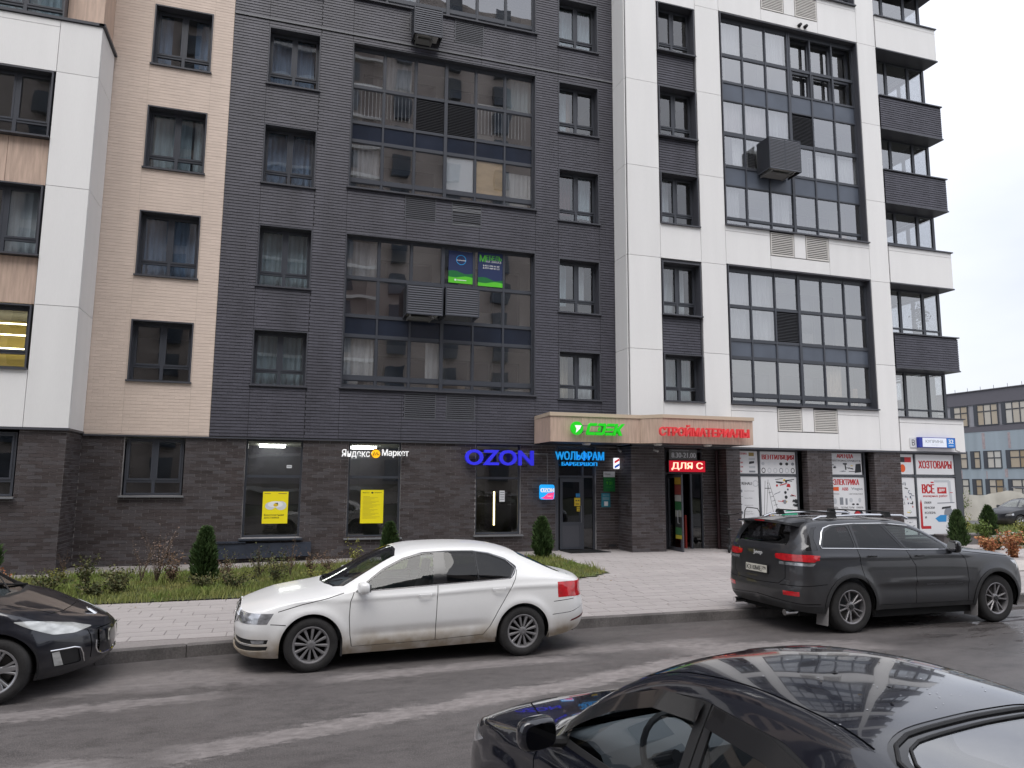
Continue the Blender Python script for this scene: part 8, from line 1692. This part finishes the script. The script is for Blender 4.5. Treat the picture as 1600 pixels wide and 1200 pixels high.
# ------------------------------------------------------------------ the near black car, seen from above beside its rear door
def near_car():
    root = empty('parked_car', (1.955, -15.13, .03), -1.4316, 'shiny black car in the foreground with the building mirrored in its wet roof', 'car')
    wx = (.80, 3.18); zc = .30; Ra = .35
    sp = dict(L=4.0, W0=.86, xf=.70, xr=.5, nf=2.3, nr=2.8, W=K(.86), zb=[(0, .22), (.4, .18), (4, .25)], zm=[(0, .45), (.7, .56), (4, .6)], zs=[(0, .64), (.15, .70), (.4, .79), (.8, .87), (1.2, .92), (2.0, .95), (3.0, .98), (4, .96)],
              ze=[(0, .67), (.15, .73), (.4, .82), (.8, .90), (1.08, .945), (1.3, 1.10), (1.6, 1.28), (1.9, 1.375), (2.3, 1.41), (2.7, 1.385), (3.1, 1.25), (3.45, 1.08), (3.7, 1.0), (4, .98)],
              zt=[(0, .69), (.12, .76), (.4, .86), (.7, .92), (.95, .96), (1.15, 1.06), (1.45, 1.27), (1.65, 1.385), (1.85, 1.44), (2.2, 1.465), (2.6, 1.445), (2.85, 1.40), (3.1, 1.30), (3.45, 1.12), (3.65, 1.03), (4, 1.0)],
              ye=[(0, .62), (.4, .68), (1.0, .72), (1.3, .67), (1.6, .60), (1.9, .56), (2.6, .55), (3.0, .56), (3.5, .64), (4, .68)], nose=[(.2, .08), (.35, .0), (.5, 0), (.66, .06), (.8, .18)], tail=[(.2, .1), (.4, 0), (.8, .03), (1.0, .06)], flare=[(wx[0], zc, .37, .015, .05), (wx[1], zc, .37, .015, .05)], crease=[(.80, .5, 3.8, .012, .02, .02)], tuck=.08)
    fx = lambda x: x*1.26 if x < .95 else x+.247
    for k_ in ('zb', 'zm', 'zs', 'ze', 'zt', 'ye'): sp[k_] = [(fx(a_), b_) for a_, b_ in sp[k_]]
    sp['L'] += .247; wx = tuple(fx(w_) for w_ in wx); sp['flare'] = [(x_, zc, .37, .015, .05) for x_ in wx]
    car = Car(sp); P_ = paint('wet_black_paint', (.007, .008, .014), .16, 1., .0, dust=.1, dustz=.4, dustcol=(.08, .075, .07), spots=.0)
    mats = dict(paint=P_, seam=M_seam); R_ = []
    A_ = lambda *a, **k: R_.append((a[0], a[1], a[2], a[3], a[4] if len(a) > 4 else 0., k))
    A_('void', 'side', arch(wx[0], zc, Ra), None); A_('void', 'side', arch(wx[1], zc, Ra), None)
    G_near = glass_mat('near_side_glass', (.62, .68, .70), 1., 1.5)
    A_('window', 'side', rounded([(1.22, .98), (1.36, 1.08), (1.55, 1.19), (1.8, 1.285), (2.0, 1.315), (2.10, 1.315), (2.12, .975)], .04), G_near, -.012, pair=True, rim=.02)
    A_('window', 'side', rounded([(2.22, .975), (2.20, 1.31), (2.55, 1.28), (2.85, 1.18), (2.98, 1.06), (2.9, .99)], .05), G_near, -.012, pair=True, rim=.02)
    A_('window_trim', 'side', rounded([(1.13, .95), (1.30, 1.075), (1.52, 1.205), (1.78, 1.305), (2.1, 1.345), (2.55, 1.315), (2.9, 1.205), (3.06, 1.06), (2.95, .96)], .04), M_blk, -.004, pair=True, rim=.012)
    A_('windscreen', 'top', [(.98, -.02), (1.02, .35), (1.12, .62), (1.20, .66), (1.58, .565), (1.66, .3), (1.68, -.02)], G_near, -.005, rim=.02); A_('windscreen_seal', 'top', [(.94, -.02), (.98, .35), (1.09, .65), (1.18, .69), (1.62, .585), (1.69, .3), (1.715, -.02)], M_blk, -.002)
    A_('rear_window', 'top', rounded([(2.86, -.4), (2.86, .36), (2.90, .47), (3.4, .53), (3.5, .45), (3.52, -.4)], .08), glass_mat('rear_glass_sky', (.3, .33, .37), 1., 3.2), -.004, rim=.015)
    A_('rear_window_seal', 'top', rounded([(2.80, -.4), (2.80, .38), (2.86, .52), (3.42, .58), (3.56, .5), (3.58, -.4)], .10), M_gloss, -.003)
    A_('headlight', 'side', rounded([(.10, .58), (.25, .58), (.55, .72), (.35, .74), (.15, .67)], .03), M_lens, .003, pair=True)
    seams = [('top', [(.30, .0), (.34, .3), (.48, .5), (.8, .64), (1.0, .70)]), ('side', [(1.10, .94), (1.08, .7), (1.1, .25)]), ('side', [(2.16, 1.34), (2.17, .96), (2.17, .25)]), ('top', [(1.66, .545), (1.9, .515), (2.3, .505), (2.7, .505), (2.83, .515)]), ('side', [(3.06, 1.03), (3.0, .9), (2.8, .6), (2.75, .3)])]
    R_ = [(r[0], r[1], [((fx(p[0]) if r[1] in ('side', 'top') and r[0] != 'void' else p[0]), p[1]) for p in r[2]], r[3], r[4], r[5]) for r in R_]; seams = [(v_, [(fx(p[0]), p[1]) for p in l_]) for v_, l_ in seams]
    cut_car(car, R_, seams, root, mats)
    for ins in (0, 1): strip_on(car, root, 'window_gasket', M_blk, 'top', [(fx(p[0]), p[1]) for p in ([(2.83, 0), (2.83, .36), (2.85, .44), (2.90, .495), (3.05, .515), (3.38, .555), (3.46, .53), (3.53, .45), (3.55, 0)] if ins == 0 else [(2.865, 0), (2.865, .35), (2.88, .41), (2.93, .455), (3.06, .475), (3.36, .51), (3.43, .48), (3.49, .40), (3.5, 0)])], .016 if ins == 0 else .010, .001)
    # rain deflectors over the door windows
    for sd in (-1, 1):
        for (pts) in ([(1.24, 1.015), (1.40, 1.13), (1.6, 1.235), (1.85, 1.315), (2.13, 1.335)], [(2.19, 1.333), (2.5, 1.31), (2.8, 1.23), (2.98, 1.11)]):
            L_ = dens([(fx(p[0]), p[1]) for p in pts], .04, False); V = []; F = []
            for x, z in L_:
                p, n = car.point('side', x, z, .010); q, n2 = car.point('side', x+.012, z-.075, .030); V += [(p[0], p[1]*sd, p[2]), (q[0], q[1]*sd, q[2])]
            for i in range(len(L_)-1): F.append((2*i, 2*i+1, 2*i+3, 2*i+2))
            b = MB(); b.mesh(V, F, 0, 0, True); b.build('rain_deflector', mat('smoked_acrylic', (.008, .008, .009), .18, coat=.5), root, org=(0, 0, 0))
    b = MB(); b.tube([(2.357, -.578, 1.345), (2.347, -.615, 1.31), (2.352, -.64, 1.26)], .008, 6); b.build('deflector_clip', M_chrome, root, org=(0, 0, 0))
    mirrors(root, car, 1.547, 1.02, .84, (.10, .21, .15), P_, m_glass=mat('dark_mirror_glass', (.12, .12, .13), .06, metal=1.)); handle(root, car, [(2.25, .86)], P_)
    wheels(root, wx, 1.5, .30, .19, .2, 'wide5', M_alu); car_common(root, car, wx, zc, Ra, .86, int_x=(1.27, 3.55), seats=(2.2, 3.0), dash=1.62, belt=.93, seat_h=1.12)
    # leaves and drops lying on the wet roof
    rg = np.random.default_rng(4); b = MB()
    for i in range(90):
        x, y = rg.uniform(2.0, 3.0), rg.uniform(-.52, .52); p, n = car.point('top', x, abs(y), .0015); r_ = rg.uniform(.0015, .0042); n = Vector((n[0], n[1]*(1 if y > 0 else -1), n[2])); u = n.orthogonal().normalized(); w_ = n.cross(u); c = Vector((p[0], p[1]*(1 if y > 0 else -1), p[2])); s_ = rg.uniform(.5, 1.)
        V = [c+n*r_*.45]+[c+(u*math.cos(a*math.pi/4)+w_*math.sin(a*math.pi/4)*s_)*r_ for a in range(8)]; b.mesh([tuple(v) for v in V], [(0, 1+a, 1+(a+1) % 8) for a in range(8)], 0, 0, True)
    o = b.build('water_drops', mat('water_drop', (.3, .3, .33), .03, spec=.8, coat=1.), root, org=(0, 0, 0)); o['kind'] = 'stuff'
    b = MB()
    for i in range(16):
        x, y = rg.uniform(2.05, 3.0), rg.uniform(-.3, .5); p, n = car.point('top', x, abs(y), .003); c = Vector((p[0], p[1]*(1 if y > 0 else -1), p[2])); a = rg.uniform(0, 6); L_ = rg.uniform(.006, .016); d = Vector((math.cos(a), math.sin(a), 0)); e_ = Vector((-d.y, d.x, 0)); b.mesh([tuple(c-d*L_), tuple(c+e_*L_*.4+Vector((0, 0, .003))), tuple(c+d*L_), tuple(c-e_*L_*.4)], [(0, 1, 2, 3)])
    o = b.build('leaf_litter', mat('brown_litter', (.05, .035, .02), .9), root, org=(0, 0, 0)); o['kind'] = 'stuff'
    # papers on the parcel shelf
    b = MB(); b.box(3.2, 3.5, -.45, .5, 1.02, 1.04); b.build('parcel_shelf', M_seat, root, org=(0, 0, 0))
    return root
near_car()
# ------------------------------------------------------------------ far parked car on the right
def far_car():
    root = empty('parked_car', (34.7, 8.2, .0), -.12, 'dark blue-grey car parked beyond the thujas in front of the blue building', 'car')
    wx = (.9, 3.65); zc = .33; Ra = .39
    sp = dict(L=4.7, W0=.92, xf=.7, xr=.5, W=K(.92), zb=[(0, .25), (.5, .2), (4.7, .28)], zm=[(0, .5), (4.7, .62)], zs=[(0, .68), (.4, .82), (1.2, .95), (4.7, 1.0)], ze=[(0, .71), (.4, .85), (1.15, 1.0), (1.6, 1.25), (2.1, 1.42), (3, 1.47), (3.9, 1.4), (4.5, 1.1), (4.7, 1.03)], zt=[(0, .74), (.4, .90), (1.05, 1.03), (1.6, 1.34), (2.0, 1.48), (2.8, 1.53), (3.9, 1.47), (4.5, 1.16), (4.7, 1.06)], ye=[(0, .7), (1.1, .75), (2, .62), (3.5, .6), (4.7, .7)], nose=[(.2, .08), (.4, 0), (.7, .08)], tail=[(.2, .1), (.5, 0), (1.0, .06)])
    car = Car(sp); P_ = paint('far_dark_paint', (.008, .009, .013), .45, .15, .0, dust=.2, dustz=.5); R_ = []
    A_ = lambda *a, **k: R_.append((a[0], a[1], a[2], a[3], a[4] if len(a) > 4 else 0., k))
    A_('void', 'side', arch(wx[0], zc, Ra), None); A_('void', 'side', arch(wx[1], zc, Ra), None); A_('window', 'side', [(1.4, 1.0), (1.85, 1.28), (2.3, 1.4), (2.45, 1.4), (2.45, 1.0)], G_clear, -.005, pair=True); A_('window', 'side', [(2.55, 1.0), (2.55, 1.4), (3.4, 1.38), (3.95, 1.25), (4.1, 1.05)], G_tint, -.005, pair=True)
    A_('windscreen', 'top', [(1.1, -.02), (1.2, .6), (1.3, .68), (1.9, .55), (1.95, -.02)], G_ws, -.005); A_('headlight', 'side', [(.15, .62), (.5, .66), (.5, .76), (.2, .72)], M_lens, .003, pair=True)
    cut_car(car, R_, [], root, dict(paint=P_, seam=M_seam)); handle(root, car, [(2.3, .9)], M_chrome); mirrors(root, car, 1.45, 1.05, .86, (.13, .2, .15), P_); strip_on(car, root, 'chrome_trim', M_chrome, 'side', [(1.3, .97), (4.1, 1.02)], .015, .004)
    wheels(root, wx, 1.62, .33, .21, .22, 'wide5', M_alu); car_common(root, car, wx, zc, Ra, .92, int_x=(1.2, 4.2))
far_car()
